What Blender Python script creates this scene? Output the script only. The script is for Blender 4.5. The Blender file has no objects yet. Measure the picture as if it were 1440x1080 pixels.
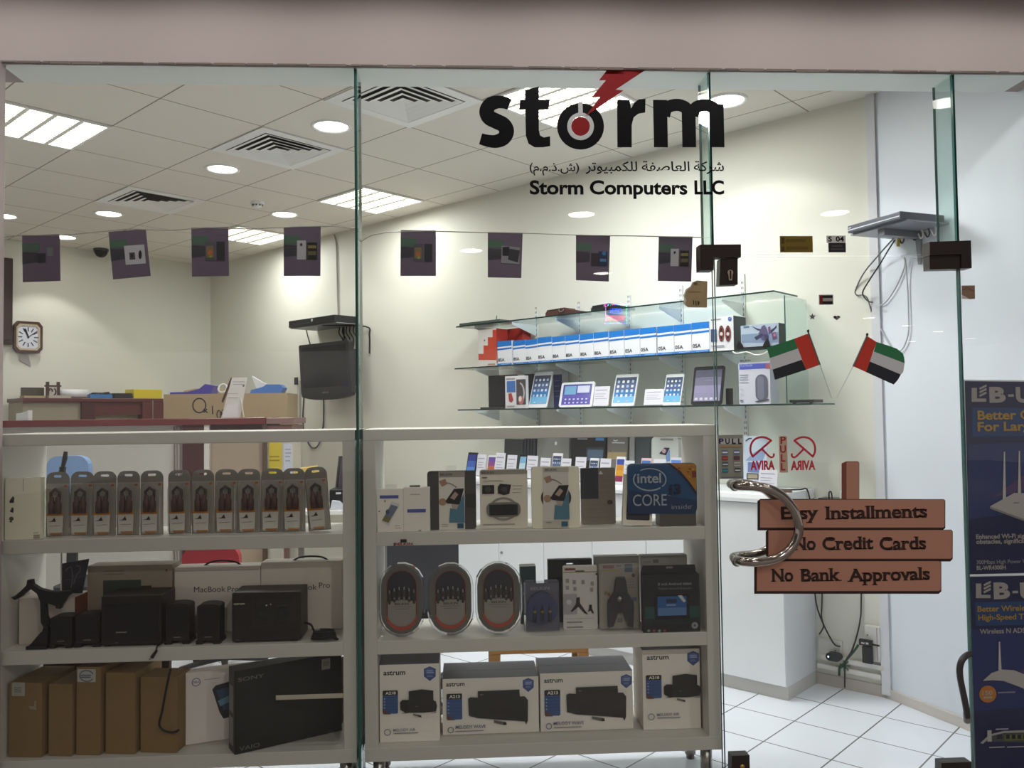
import bpy, bmesh, math, random
from mathutils import Vector as V, Matrix
from mathutils.geometry import tessellate_polygon
random.seed(7)
SC = bpy.context.scene
COL = SC.collection
PI = math.pi

# ------------------------------------------------------------------ camera, world, exposure
F_PX, YAW, PITCH, ROLL = 1178.6, 0.0570736, 0.0346832, -0.0128877
EYE = V((0.0, -3.35, 1.52))
cy, sy, cp, sp, cr, sr = math.cos(YAW), math.sin(YAW), math.cos(PITCH), math.sin(PITCH), math.cos(ROLL), math.sin(ROLL)
FWD = V((sy * cp, cy * cp, sp)); _r = V((cy, -sy, 0)); _u = _r.cross(FWD)
RGT = _r * cr + _u * sr; UPV = _u * cr - _r * sr
cam_data = bpy.data.cameras.new('camera'); cam = bpy.data.objects.new('camera', cam_data); COL.objects.link(cam)
cam_data.sensor_fit = 'HORIZONTAL'; cam_data.sensor_width = 36.0; cam_data.lens = 36.0 * F_PX / 1440.0; cam_data.clip_start = 0.05
cam.matrix_world = Matrix(((RGT.x, UPV.x, -FWD.x, EYE.x), (RGT.y, UPV.y, -FWD.y, EYE.y), (RGT.z, UPV.z, -FWD.z, EYE.z), (0, 0, 0, 1)))
SC.camera = cam
world = bpy.data.worlds.new('mall_ambience'); SC.world = world; world.use_nodes = True
world.node_tree.nodes['Background'].inputs[0].default_value = (0.86, 0.80, 0.78, 1)
world.node_tree.nodes['Background'].inputs[1].default_value = 0.4
SC.view_settings.view_transform = 'Standard'; SC.view_settings.look = 'None'; SC.view_settings.gamma = 1.0
SC.view_settings.use_curve_mapping = False
SC.view_settings.exposure = 0.42
SC.cycles.transparent_max_bounces = 32; SC.cycles.max_bounces = 8
POW_PANEL, POW_DOWN, MALL_EMIT, POW_MALL, POW_FRONT = 18.0, 7.0, 17.0, 68.0, 8.0

# ------------------------------------------------------------------ measuring: a pixel of the 1440x1080 photograph to a point on a plane
def ray(x, y): return FWD + RGT * ((x - 720) / F_PX) - UPV * ((y - 540) / F_PX)
def on(x, y, n, d):
    r = ray(x, y); return EYE + r * ((d - n.dot(EYE)) / n.dot(r))
def onY(x, y, d): return on(x, y, V((0, 1, 0)), d)
def onZ(x, y, z): return on(x, y, V((0, 0, 1)), z)
WA = 0.7749                                     # the shop's own grid is turned 44 degrees to its glass front
WN = V((math.cos(WA), math.sin(WA), 0)); WD = V((-math.sin(WA), math.cos(WA), 0))
def ab(a, b, z=0): return WD * a + WN * b + V((0, 0, z))
ZC = 3.205; WB = 2.271; WL = 6.33               # ceiling height, shelf wall, far wall
PW0 = V((2.207, .992, 0)); PWD = V((.307, -.952, 0)).normalized(); PWN = V((.952, .307, 0)).normalized(); PWd = PWN.dot(PW0)
FR = {'g': (V((0, 1, 0)), 0.0), 'w': (WN, WA - PI / 2), 'l': (WD, WA), 'p': (PWN, math.atan2(PWN.y, PWN.x) - PI / 2)}

# ------------------------------------------------------------------ materials
MATS = {}
def pale(h): return ''.join('%02x' % min(245, int(int(h[i:i + 2], 16) * 1.2)) for i in (0, 2, 4))   # clean white card stock
def lin(h):
    c = [int(h[i:i + 2], 16) / 255 for i in (0, 2, 4)]
    return tuple(x / 12.92 if x < .04045 else ((x + .055) / 1.055) ** 2.4 for x in c)
def mat(h, rough=.5, metal=0.0, emit=0.0, spec=.4, noise=0.0, bump=0.0, scale=30):
    k = (h, rough, metal, emit, spec, noise, bump)
    if k in MATS: return MATS[k]
    m = bpy.data.materials.new('surface_' + h); m.use_nodes = True; nt = m.node_tree; b = nt.nodes['Principled BSDF']
    c = lin(h); b.inputs['Base Color'].default_value = (*c, 1); b.inputs['Roughness'].default_value = rough
    b.inputs['Metallic'].default_value = metal; b.inputs['Specular IOR Level'].default_value = spec
    if emit: b.inputs['Emission Color'].default_value = (*c, 1); b.inputs['Emission Strength'].default_value = emit
    if noise or bump:
        tc = nt.nodes.new('ShaderNodeTexCoord'); n = nt.nodes.new('ShaderNodeTexNoise'); n.inputs['Scale'].default_value = scale; n.inputs['Detail'].default_value = 4
        nt.links.new(tc.outputs['Object'], n.inputs['Vector'])
        if noise:
            mx = nt.nodes.new('ShaderNodeMix'); mx.data_type = 'RGBA'
            mx.inputs[6].default_value = (*[x * (1 - noise) for x in c], 1); mx.inputs[7].default_value = (*[min(1, x * (1 + noise)) for x in c], 1)
            nt.links.new(n.outputs['Fac'], mx.inputs[0]); nt.links.new(mx.outputs[2], b.inputs['Base Color'])
        if bump:
            bp = nt.nodes.new('ShaderNodeBump'); bp.inputs['Strength'].default_value = bump; bp.inputs['Distance'].default_value = .004
            nt.links.new(n.outputs['Fac'], bp.inputs['Height']); nt.links.new(bp.outputs[0], b.inputs['Normal'])
    MATS[k] = m; return m
def P(h): return mat(h, .5, spec=.3)           # printed card
def glassmat(name, tint, refl=1.0, ior=1.45):
    if name in MATS: return MATS[name]
    m = bpy.data.materials.new(name); m.use_nodes = True; nt = m.node_tree; nt.nodes.clear()
    o = nt.nodes.new('ShaderNodeOutputMaterial'); t = nt.nodes.new('ShaderNodeBsdfTransparent'); g = nt.nodes.new('ShaderNodeBsdfGlossy')
    x = nt.nodes.new('ShaderNodeMixShader'); f = nt.nodes.new('ShaderNodeFresnel')
    ge = nt.nodes.new('ShaderNodeNewGeometry'); mr = nt.nodes.new('ShaderNodeMapRange')   # the same reflection on both faces of the sheet
    mr.inputs['To Min'].default_value = ior; mr.inputs['To Max'].default_value = 1 / ior
    nt.links.new(ge.outputs['Backfacing'], mr.inputs['Value']); nt.links.new(mr.outputs[0], f.inputs[0])
    mu = nt.nodes.new('ShaderNodeMath'); mu.operation = 'MULTIPLY'; mu.inputs[1].default_value = refl
    t.inputs[0].default_value = (*tint, 1); g.inputs['Roughness'].default_value = 0.0
    nt.links.new(f.outputs[0], mu.inputs[0]); nt.links.new(mu.outputs[0], x.inputs[0]); nt.links.new(t.outputs[0], x.inputs[1]); nt.links.new(g.outputs[0], x.inputs[2]); nt.links.new(x.outputs[0], o.inputs[0])
    MATS[name] = m; return m
def gridmat(name, base, line, size_a, size_b, off_a, off_b, wid, rough, spec, var=0.0, bump=0.0):
    m = bpy.data.materials.new(name); m.use_nodes = True; nt = m.node_tree; N = nt.nodes; L = nt.links; b = N['Principled BSDF']
    tc = N.new('ShaderNodeTexCoord'); mp = N.new('ShaderNodeMapping'); mp.vector_type = 'POINT'
    mp.inputs['Rotation'].default_value = (0, 0, -WA)
    L.new(tc.outputs['Object'], mp.inputs[0]); sx = N.new('ShaderNodeSeparateXYZ'); L.new(mp.outputs[0], sx.inputs[0])
    def ln(sock, size, off):
        a = N.new('ShaderNodeMath'); a.operation = 'SUBTRACT'; L.new(sock, a.inputs[0]); a.inputs[1].default_value = off
        p = N.new('ShaderNodeMath'); p.operation = 'PINGPONG'; L.new(a.outputs[0], p.inputs[0]); p.inputs[1].default_value = size / 2
        c = N.new('ShaderNodeMath'); c.operation = 'LESS_THAN'; L.new(p.outputs[0], c.inputs[0]); c.inputs[1].default_value = wid
        return c.outputs[0]
    # after turning by -WA the first axis runs across the shop (b) and the second along the shelf wall (a)
    q = N.new('ShaderNodeMath'); q.operation = 'MAXIMUM'; L.new(ln(sx.outputs[0], size_b, off_b), q.inputs[0]); L.new(ln(sx.outputs[1], size_a, off_a), q.inputs[1])
    n = N.new('ShaderNodeTexNoise'); n.inputs['Scale'].default_value = 3.0; L.new(tc.outputs['Object'], n.inputs[0])
    m1 = N.new('ShaderNodeMix'); m1.data_type = 'RGBA'; c = lin(base)
    m1.inputs[6].default_value = (*[x * (1 - var) for x in c], 1); m1.inputs[7].default_value = (*[min(1, x * (1 + var)) for x in c], 1); L.new(n.outputs['Fac'], m1.inputs[0])
    m2 = N.new('ShaderNodeMix'); m2.data_type = 'RGBA'; m2.inputs[7].default_value = (*lin(line), 1); L.new(m1.outputs[2], m2.inputs[6]); L.new(q.outputs[0], m2.inputs[0])
    L.new(m2.outputs[2], b.inputs['Base Color']); b.inputs['Roughness'].default_value = rough; b.inputs['Specular IOR Level'].default_value = spec
    if bump:
        bp = N.new('ShaderNodeBump'); bp.invert = True; bp.inputs['Strength'].default_value = bump; bp.inputs['Distance'].default_value = .003
        L.new(q.outputs[0], bp.inputs['Height']); L.new(bp.outputs[0], b.inputs['Normal'])
    return m
GLASS = glassmat('shopfront_glass', (.965, .972, .966))
GLASS_FIN = glassmat('fin_glass', (.82, .91, .885), .8)
GLASS_SHELF = glassmat('shelf_glass', (.90, .955, .945), 1.0)
CLEAR = glassmat('clear_plastic', (.90, .90, .90), 2.0)
CLEAR2 = glassmat('thin_clear_plastic', (.95, .95, .95), 1.4)
EDGE = mat('5f9c96', .15); EDGE_D = mat('2f5a55', .2); EDGE_DD = mat('14302c', .25)
WHITE = mat('f0efec', .35); WHITE_M = mat('e6e4de', .6); CHROME = mat('a89f97', .12, 1.0); STEEL = mat('a09c96', .3, 1.0)
BLACK = mat('141313', .4); BLACK_G = mat('0e0d0e', .15); DARK = mat('2a2a2d', .5)

# ------------------------------------------------------------------ mesh building
TXT = {}
def raw_text(s, off=0.0):
    k = (s, off)
    if k not in TXT:
        c = bpy.data.curves.new('t', 'FONT'); c.body = s; c.size = 1; c.offset = off; c.resolution_u = 4
        o = bpy.data.objects.new('t', c); COL.objects.link(o); dg = bpy.context.evaluated_depsgraph_get(); dg.update()
        e = o.evaluated_get(dg); me = e.to_mesh()
        TXT[k] = ([(v.co.x, v.co.y) for v in me.vertices], [tuple(p.vertices) for p in me.polygons])
        e.to_mesh_clear(); bpy.data.objects.remove(o); bpy.data.curves.remove(c)
    return TXT[k]
CAP = None
def cap_height():
    global CAP
    if CAP is None: CAP = max(v[1] for v in raw_text('H')[0])
    return CAP
def serifed(s, off):
    vs, fs = raw_text(s, off); vs = list(vs); fs = list(fs)
    cnt = {}
    for f in fs:
        for i in range(len(f)):
            e = tuple(sorted((f[i], f[(i + 1) % len(f)]))); cnt[e] = cnt.get(e, 0) + 1
    add = []
    for (a, b), c in cnt.items():
        if c != 1: continue
        (x0, z0), (x1, z1) = vs[a], vs[b]; w = abs(x1 - x0)
        if abs(z1 - z0) < .03 and .05 < w < .24:
            z = (z0 + z1) / 2; lo, hi = min(x0, x1), max(x0, x1)
            if z < .06: add.append((lo - .07, hi + .07, z, z + .055))
            elif z > .38: add.append((lo - .07, hi + .02, z - .055, z))
    for x0, x1, z0, z1 in add:
        n = len(vs); vs += [(x0, z0), (x1, z0), (x1, z1), (x0, z1)]; fs.append((n, n + 1, n + 2, n + 3))
    return vs, fs
def arc(cx, cz, r, a0, a1, n=12, rz=None):
    rz = r if rz is None else rz
    return [(cx + r * math.cos(math.radians(a0 + (a1 - a0) * i / n)), cz + rz * math.sin(math.radians(a0 + (a1 - a0) * i / n))) for i in range(n + 1)]
def rrect(x0, z0, x1, z1, r, n=5):
    r = min(r, abs(x1 - x0) / 2 * .999, abs(z1 - z0) / 2 * .999)
    return arc(x1 - r, z1 - r, r, 0, 90, n) + arc(x0 + r, z1 - r, r, 90, 180, n) + arc(x0 + r, z0 + r, r, 180, 270, n) + arc(x1 - r, z0 + r, r, 270, 360, n)

class MB:
    def __init__(s): s.v = []; s.f = []; s.mi = []; s.sm = []; s.ms = []; s.M = Matrix()
    def idx(s, m):
        if isinstance(m, str): m = P(m)
        if m not in s.ms: s.ms.append(m)
        return s.ms.index(m)
    def add(s, vs, fs, m, smooth=False):
        b = len(s.v); i = s.idx(m)
        for v in vs: s.v.append(tuple(s.M @ V(v)))
        for f in fs: s.f.append(tuple(b + k for k in f)); s.mi.append(i); s.sm.append(smooth)
        return s
    def box(s, x0, y0, z0, x1, y1, z1, m, bev=0):
        if bev:
            bm = bmesh.new(); bmesh.ops.create_cube(bm, size=1)
            for v in bm.verts: v.co = ((v.co.x + .5) * (x1 - x0) + x0, (v.co.y + .5) * (y1 - y0) + y0, (v.co.z + .5) * (z1 - z0) + z0)
            bmesh.ops.bevel(bm, geom=list(bm.edges), offset=bev, segments=2, affect='EDGES', profile=.5)
            bm.verts.index_update(); s.add([v.co.copy() for v in bm.verts], [[v.index for v in f.verts] for f in bm.faces], m); bm.free(); return s
        return s.add([(x0, y0, z0), (x1, y0, z0), (x1, y1, z0), (x0, y1, z0), (x0, y0, z1), (x1, y0, z1), (x1, y1, z1), (x0, y1, z1)],
                     [(0, 3, 2, 1), (4, 5, 6, 7), (0, 1, 5, 4), (1, 2, 6, 5), (2, 3, 7, 6), (3, 0, 4, 7)], m)
    def poly(s, pts, y, m):
        return s.add([(x, y, z) for x, z in pts], [tuple(range(len(pts)))], m)
    def prism(s, pts, y0, y1, m, holes=(), side=None, smooth=False):      # outline in x,z pushed along y
        loops = [list(pts)] + [list(h) for h in holes]
        tri = tessellate_polygon([[V((x, z, 0)) for x, z in l] for l in loops]); allp = [p for l in loops for p in l]; n = len(allp)
        s.add([(x, y0, z) for x, z in allp], tri, m); s.add([(x, y1, z) for x, z in allp], [t[::-1] for t in tri], m)
        for l in loops:
            k = len(l); s.add([(x, y0, z) for x, z in l] + [(x, y1, z) for x, z in l], [(i, (i + 1) % k, k + (i + 1) % k, k + i) for i in range(k)], side or m, smooth)
        return s
    def prismz(s, pts, z0, z1, m, side=None):                             # outline in x,y pushed along z
        k = len(pts); s.add([(x, y, z0) for x, y in pts], [tuple(range(k))[::-1]], m); s.add([(x, y, z1) for x, y in pts], [tuple(range(k))], m)
        return s.add([(x, y, z0) for x, y in pts] + [(x, y, z1) for x, y in pts], [(i, (i + 1) % k, k + (i + 1) % k, k + i) for i in range(k)], side or m)
    def tube(s, pts, r, m, n=8, cap=True):
        pts = [V(p) for p in pts]; rings = []; up = None
        for i, p in enumerate(pts):
            d = (pts[min(i + 1, len(pts) - 1)] - pts[max(i - 1, 0)]).normalized()
            if up is None: up = V((0, 0, 1)) if abs(d.z) < .9 else V((1, 0, 0))
            a = d.cross(up).normalized(); b = a.cross(d).normalized(); up = b
            rr = r[i] if isinstance(r, (list, tuple)) else r
            rings.append([p + (a * math.cos(2 * PI * k / n) + b * math.sin(2 * PI * k / n)) * rr for k in range(n)])
        vs = [v for q in rings for v in q]; fs = []
        for i in range(len(pts) - 1):
            for k in range(n): fs.append((i * n + k, i * n + (k + 1) % n, (i + 1) * n + (k + 1) % n, (i + 1) * n + k))
        s.add(vs, fs, m, True)
        if cap: s.add(rings[0], [tuple(range(n))[::-1]], m); s.add(rings[-1], [tuple(range(n))], m)
        return s
    def lathe(s, prof, m, n=20, axis='z', at=(0, 0, 0), smooth=True):
        vs = []; fs = []; o = V(at)
        for r, h in prof:
            for k in range(n):
                c, q = r * math.cos(2 * PI * k / n), r * math.sin(2 * PI * k / n)
                vs.append(o + (V((c, q, h)) if axis == 'z' else V((c, -h, q)) if axis == 'y' else V((h, c, q))))
        for i in range(len(prof) - 1):
            for k in range(n): fs.append((i * n + k, i * n + (k + 1) % n, (i + 1) * n + (k + 1) % n, (i + 1) * n + k))
        return s.add(vs, fs, m, smooth)
    def glyphs(s, vf, x0, x1, z, cap, y, m, mirror=False):               # text squeezed between x0 and x1, capital height cap
        vs, fs = vf
        if not vs: return s
        lo = min(v[0] for v in vs); hi = max(v[0] for v in vs); kx = (x1 - x0) / (hi - lo); kz = cap / cap_height()
        return s.add([((x1 - (a - lo) * kx) if mirror else (x0 + (a - lo) * kx), y, z + b * kz) for a, b in vs], fs, m)
    def build(s, name, parent=None, loc=None, rot=0):
        me = bpy.data.meshes.new(name); me.from_pydata(s.v, [], s.f)
        for m in s.ms: me.materials.append(m)
        me.polygons.foreach_set('material_index', s.mi); me.polygons.foreach_set('use_smooth', s.sm); me.update()
        o = bpy.data.objects.new(name, me); COL.objects.link(o); o.parent = parent
        if loc is not None: o.location = loc
        if rot: o.rotation_euler = (0, 0, rot)
        return o
def tag(o, label, cat, group=None, kind=None):
    o['label'] = label; o['category'] = cat
    if group: o['group'] = group
    o['kind'] = kind or 'thing'
    return o
def struct(o, label, cat):
    tag(o, label, cat); o['kind'] = 'structure'; return o
def thing(name, label, cat, loc=(0, 0, 0), rot=0, group=None):
    o = bpy.data.objects.new(name, None); COL.objects.link(o); o.empty_display_size = .05; o.location = loc; o.rotation_euler = (0, 0, rot)
    return tag(o, label, cat, group)
def dup(root, loc, rot=None, label=None):
    r = root.copy(); COL.objects.link(r); r.location = loc
    if rot is not None: r.rotation_euler = rot
    if label: r['label'] = label
    for ch in list(root.children):
        c = ch.copy(); COL.objects.link(c); c.parent = r
        for g in list(ch.children):
            d = g.copy(); COL.objects.link(d); d.parent = c
    return r
ORD = ['first', 'second', 'third', 'fourth', 'fifth', 'sixth', 'seventh', 'eighth', 'ninth', 'tenth', 'eleventh', 'twelfth', 'thirteenth', 'fourteenth']

class Item:
    """A thing measured from the photograph: its box in pixels, standing on height z or hanging on the plane d of a frame."""
    def __init__(s, name, label, cat, fr, box, d=None, z=None, lim=None, group=None, lean=0, sink=0):
        n, rot = FR[fr]; x0, y0, x1, y1 = box; xm, ym = (x0 + x1) / 2, (y0 + y1) / 2
        if d is None:
            d = n.dot(onZ(xm, y1, z))
            if lim: d = min(max(d, lim[0]), lim[1])
        A, B = on(x0, ym, n, d), on(x1, ym, n, d); T = on(xm, y0, n, d); Q = on(xm, y1, n, d)
        base = Q.z if z is None else z
        s.loc = V(((A.x + B.x) / 2, (A.y + B.y) / 2, base)); s.w = (B - A).length; s.h = T.z - base; s.n = n; s.d = d; s.rot = rot
        s.lean = lean; s.W = s.w / 2
        s.root = None
        if name:
            s.root = thing(name, label, cat, s.loc, rot, group)
            if lean: s.root.rotation_euler = (-lean, 0, rot)
        s.zoom(0, 0, 1)
    def zoom(s, ox, oy, k): s.o = (ox, oy, k); return s
    def q(s, X, Y):                                # zoomed photo coordinates to local x, z on the front plane
        p = on(s.o[0] + X / s.o[2], s.o[1] + Y / s.o[2], s.n, s.d) - s.loc
        c, t = math.cos(s.rot), math.sin(s.rot); return (p.x * c + p.y * t, p.z)
    def begin(s, y=0.0): s.mb = MB(); s.y = y - .0004; return s.mb
    def lay(s): s.y -= .0003; return s.y
    def r(s, x0, y0, x1, y1, m):
        a, b = s.q(x0, (y0 + y1) / 2)[0], s.q(x1, (y0 + y1) / 2)[0]; t, u = s.q((x0 + x1) / 2, y0)[1], s.q((x0 + x1) / 2, y1)[1]
        s.mb.poly([(a, u), (b, u), (b, t), (a, t)], s.lay(), m); return s
    def rr(s, x0, y0, x1, y1, rad, m):
        a, u = s.q(x0, y1); b, t = s.q(x1, y0); k = (b - a) / (x1 - x0); s.mb.poly(rrect(a, u, b, t, rad * k), s.lay(), m); return s
    def p(s, pts, m): s.mb.poly([s.q(*a) for a in pts], s.lay(), m); return s
    def c(s, cx, cy, rx, ry, m, n=20):
        s.mb.poly([s.q(cx + rx * math.cos(2 * PI * i / n), cy + ry * math.sin(2 * PI * i / n)) for i in range(n)], s.lay(), m); return s
    def ring(s, cx, cy, rx, ry, w, m, a0=0, a1=360, n=28):
        y = s.lay(); out = [s.q(cx + rx * math.cos(math.radians(a0 + (a1 - a0) * i / n)), cy - ry * math.sin(math.radians(a0 + (a1 - a0) * i / n))) for i in range(n + 1)]
        inn = [s.q(cx + (rx - w) * math.cos(math.radians(a0 + (a1 - a0) * i / n)), cy - (ry - w) * math.sin(math.radians(a0 + (a1 - a0) * i / n))) for i in range(n + 1)]
        s.mb.add([(x, y, z) for x, z in out + inn], [(i, i + 1, n + 2 + i, n + 1 + i) for i in range(n)], m); return s
    def l(s, pts, w, m):
        y = s.lay()
        for (x0, y0), (x1, y1) in zip(pts, pts[1:]):
            dx, dy = x1 - x0, y1 - y0; k = math.hypot(dx, dy) or 1; ox, oy = -dy / k * w / 2, dx / k * w / 2; ex, ey = dx / k * w * .2, dy / k * w * .2
            s.mb.poly([s.q(x0 + ox - ex, y0 + oy - ey), s.q(x1 + ox + ex, y1 + oy + ey), s.q(x1 - ox + ex, y1 - oy + ey), s.q(x0 - ox - ex, y0 - oy - ey)], y, m)
        return s
    def t(s, txt, x0, x1, yb, cap, m, off=0.0, serif=False, mirror=False):
        a, z = s.q(x0, yb); b = s.q(x1, yb)[0]; z2 = s.q(x0, yb - cap)[1]
        s.mb.glyphs(serifed(txt, off) if serif else raw_text(txt, off), a, b, z, z2 - z, s.lay(), m, mirror); return s
    def lines(s, x0, x1, ys, h, m):                # rows of print too small to read
        for y in ys: s.r(x0, y - h / 2, x1 - random.random() * .25 * (x1 - x0), y + h / 2, m)
        return s
    def end(s, name, parent=None): return s.mb.build(name, parent or s.root)
    def solo(s, name, label, cat, group=None):     # a thing that is one mesh
        o = s.mb.build(name, None, s.loc, s.rot); tag(o, label, cat, group)
        if s.lean: o.rotation_euler = (-s.lean, 0, s.rot)
        return o

# ------------------------------------------------------------------ the setting
GX0, GX1, HZ = -1.803, 2.533, 2.917              # left column face, far end of the glass line, underside of the bulkhead
paint = mat('e0dfd3', .55, spec=.35, noise=.02, bump=.05, scale=60); paint_w = mat('e0e6ee', .4, spec=.4, noise=.015, bump=.04, scale=60)
cornerR = PW0.copy(); cornerB = ab(6.33, WB); cornerL = ab(6.33, -1.9)
tile = gridmat('white_floor_tiles', 'e6ebf3', '6d6d6c', .3125, .3333, -.605, 1.635, .0035, .16, .5, .02, .3)
ctile = gridmat('ceiling_tiles', 'e9e3d8', '8f887c', .6, .6, 2.51, .25, .004, .8, .2, .03, .3)
m = MB(); m.add([(-6, -.02, 0), (2.56, -.02, 0), tuple(cornerR + V((.02, 0, 0))), tuple(cornerB), tuple(cornerL), (-6, 3, 0)], [(0, 1, 2, 3, 4, 5)], tile)
struct(m.build('floor'), 'white glossy square floor tiles with dark joints laid diagonally to the glass', 'floor')
m = MB(); m.add([(-6, .1, ZC), (2.56, .1, ZC), tuple(cornerR) [:2] + (ZC,), tuple(cornerB)[:2] + (ZC,), tuple(cornerL)[:2] + (ZC,), (-6, 3, ZC)], [(5, 4, 3, 2, 1, 0)], ctile)
struct(m.build('ceiling'), 'cream suspended ceiling of square tiles above the shop', 'ceiling')
def wall(name, label, p, q, z0, z1, th, mt):      # the shop side of the wall runs from p to q, thickness away from the room
    d = (q - p).normalized(); n = V((d.y, -d.x, 0)) * th
    m = MB(); m.prismz([(p.x, p.y), (q.x, q.y), (q.x + n.x, q.y + n.y), (p.x + n.x, p.y + n.y)], z0, z1, mt)
    return struct(m.build(name), label, 'wall')
wall('wall_right', 'pale cream wall carrying the slanting glass shelves', cornerB, cornerR, 0, ZC, -.1, paint)
wall('wall_back', 'cream far wall behind the reception desk', cornerL, cornerB, 0, ZC, -.1, paint)
wall('wall_front_right', 'glossy white angled wall beside the door', cornerR, PW0 + PWD * 1.04, 0, ZC, -.08, paint_w)
wall('wall_left', 'hidden side wall of the shop', V((-5.9, 0, 0)), cornerL, 0, ZC, -.1, paint)
m = MB(); m.box(-6, 0, 0, GX0 - .3, .12, ZC, paint); struct(m.build('wall_front_left'), 'shop front wall left of the glass', 'wall')
bulk = mat('a79c99', .7, spec=.2, noise=.015, bump=.03, scale=25)
m = MB(); m.box(-6, -.02, HZ, 4.5, .19, 4.2, bulk)
m.box(GX0, .0, HZ - .004, 2.4, .188, HZ, mat('eef1ee', .6))
struct(m.build('trim_1'), 'plain pinkish grey bulkhead above the glass shopfront', 'bulkhead')
m = MB()                                         # the crumbled bead of sealant along the top of the glass
x = GX0
while x < 2.5:
    w = random.uniform(.02, .16); m.box(x, -.023, HZ - random.uniform(.003, .010), x + w, -.018, HZ + .002, mat('6d635c', .8)); x += w + (random.uniform(0, .02) if random.random() < .8 else .06)
struct(m.build('trim_2'), 'dark crumbling sealant bead along the top edge of the glass', 'trim')
m = MB(); m.box(-2.5, -.03, 0, onY(4.5, 500, .012).x, .012, HZ, mat('a89a98', .6)); struct(m.build('trim_3'), 'pinkish grey column at the left edge of the glass', 'column')

def pane(name, label, x0, x1, z0, z1, cat='window', mt=None):
    m = MB(); m.box(x0, 0, z0, x1, .012, z1, mt or GLASS)
    e = .0016
    for a, b in ((x0, x0 + e), (x1 - e, x1)): m.box(a, -.0004, z0, b, .0124, z1, EDGE_D)
    return m.build(name)
JX1 = onY(502, 500, 0).x; JX2 = onY(1002.5, 345, 0).x; JX3 = onY(1350, 420, 0).x
DZ = 2.149
struct(pane('window_1', '', GX0, JX1 - .003, .0, HZ), 'large clear glass pane left of the green glass fin', 'window')
struct(pane('window_2', '', JX1 + .003, JX2 - .003, .0, HZ), 'large clear middle glass pane carrying most of the shop name lettering', 'window')
struct(pane('window_3', '', JX2 + .003, JX3 - .003, DZ + .006, HZ), 'clear glass transom above the glass door', 'window')
struct(pane('window_4', '', JX3 + .003, GX1 + .3, 0, HZ), 'clear glass side pane right of the glass door', 'window')
def fin(name, label, x, z0):
    m = MB(); m.box(x - .006, .014, z0, x + .006, .145, HZ, GLASS_FIN)
    m.box(x - .0055, .0125, z0, x + .0055, .0145, HZ, EDGE); m.box(x - .0055, .144, z0, x + .0055, .146, HZ, EDGE_D)
    return struct(m.build(name), label, 'glass fin')
fin('trim_4', 'green glass stiffening fin between the two large panes', JX1, .0)
fin('trim_5', 'short green glass fin hanging above the door lock', JX2, 2.19)
fin('trim_6', 'short green glass fin hanging above the door hinge', JX3, 2.19)
# the glass door
door = pane('door_1', '', JX2 + .005, JX3 - .005, .01, DZ - .003, 'door'); struct(door, 'frameless clear glass door with dark corner fittings', 'door')
def g(x, y, yy=-.02): return onY(x, y, yy)
m = MB(); path = [(1033, 683, -.001), (1036, 683, -.03), (1044, 683.5, -.055), (1060, 684, -.07), (1075, 686, -.07), (1090, 691, -.07), (1104, 701, -.07), (1115, 715, -.07), (1121, 729, -.07), (1123.5, 744, -.07), (1120, 758, -.07), (1112, 771, -.07), (1099, 782, -.07), (1083, 788, -.07), (1062, 790.5, -.07), (1047, 790, -.055), (1040, 789, -.03), (1036, 789, -.001)]
def smooth_path(p, n=4):
    p = [V(q) for q in p]; o = []
    for i in range(len(p) - 1):
        a, b, c, d = p[max(i - 1, 0)], p[i], p[i + 1], p[min(i + 2, len(p) - 1)]
        for k in range(n):
            t = k / n; o.append(.5 * ((2 * b) + (c - a) * t + (2 * a - 5 * b + 4 * c - d) * t * t + (3 * b - a - 3 * c + d) * t ** 3))
    return o + [p[-1]]
hp = [onY(x, y, d) for x, y, d in path]
m.tube(smooth_path(hp), .0185, CHROME, 14)
for q in (hp[0], hp[-1]): m.lathe([(.0, 0), (.022, 0), (.022, .006), (.018, .008)], STEEL, 16, 'y', q)
m.build('handle', door)
m = MB(); mirror = [V((p.x, .012 - p.y, p.z)) for p in hp]; m.tube(smooth_path(mirror), .0185, CHROME, 14); m.build('handle', door)
brown = mat('2a201e', .4, noise=.1, scale=12)
def fitting(m, pts, y0=-.018, y1=.03): m.prism([(onY(x, y, y0).x, onY(x, y, y0).z) for x, y in pts], y0, y1, brown)
m = MB(); fitting(m, [(1013, 364), (1037.5, 362.5), (1037.5, 400), (1012, 401)])
f = m.build('lock', door); m = MB(); k = onY(1027, 386, -.019)
m.prism(arc(k.x, k.z + .008, .011, -40, 220, 12) + [(k.x - .006, k.z - .024), (k.x + .006, k.z - .024)], -.022, -.017, mat('d9c9b0', .3, .8)); m.box(k.x - .003, -.0232, k.z - .018, k.x + .003, -.021, k.z + .016, BLACK); m.build('keyhole', f)
m = MB(); fitting(m, [(1307, 360), (1350, 358.5), (1350.5, 378), (1307.5, 379)]); m.build('top_patch', door)
m = MB(); fitting(m, [(1029, 1063), (1054, 1062), (1055, 1104), (1029, 1105)]); l = m.build('bottom_lock', door)
m = MB(); k = onY(1044, 1078, -.019); m.lathe([(0, .003), (.009, .003), (.009, 0)], mat('c9a35c', .3, .9), 12, 'y', (k.x, -.0185, k.z)); m.build('keyhole', l)
m = MB(); fitting(m, [(1324, 1073), (1366, 1071.5), (1367, 1100), (1324, 1102)]); m.build('bottom_patch', door)
m = MB(); fitting(m, [(984.5, 344), (1042, 343.5), (1042, 361.5), (1003.5, 361.5), (1003.5, 380), (985, 380)], -.024, .036); o = m.build('glass_clamp')
tag(o, 'dark brown L-shaped glass clamp above the door lock', 'clamp')
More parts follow.
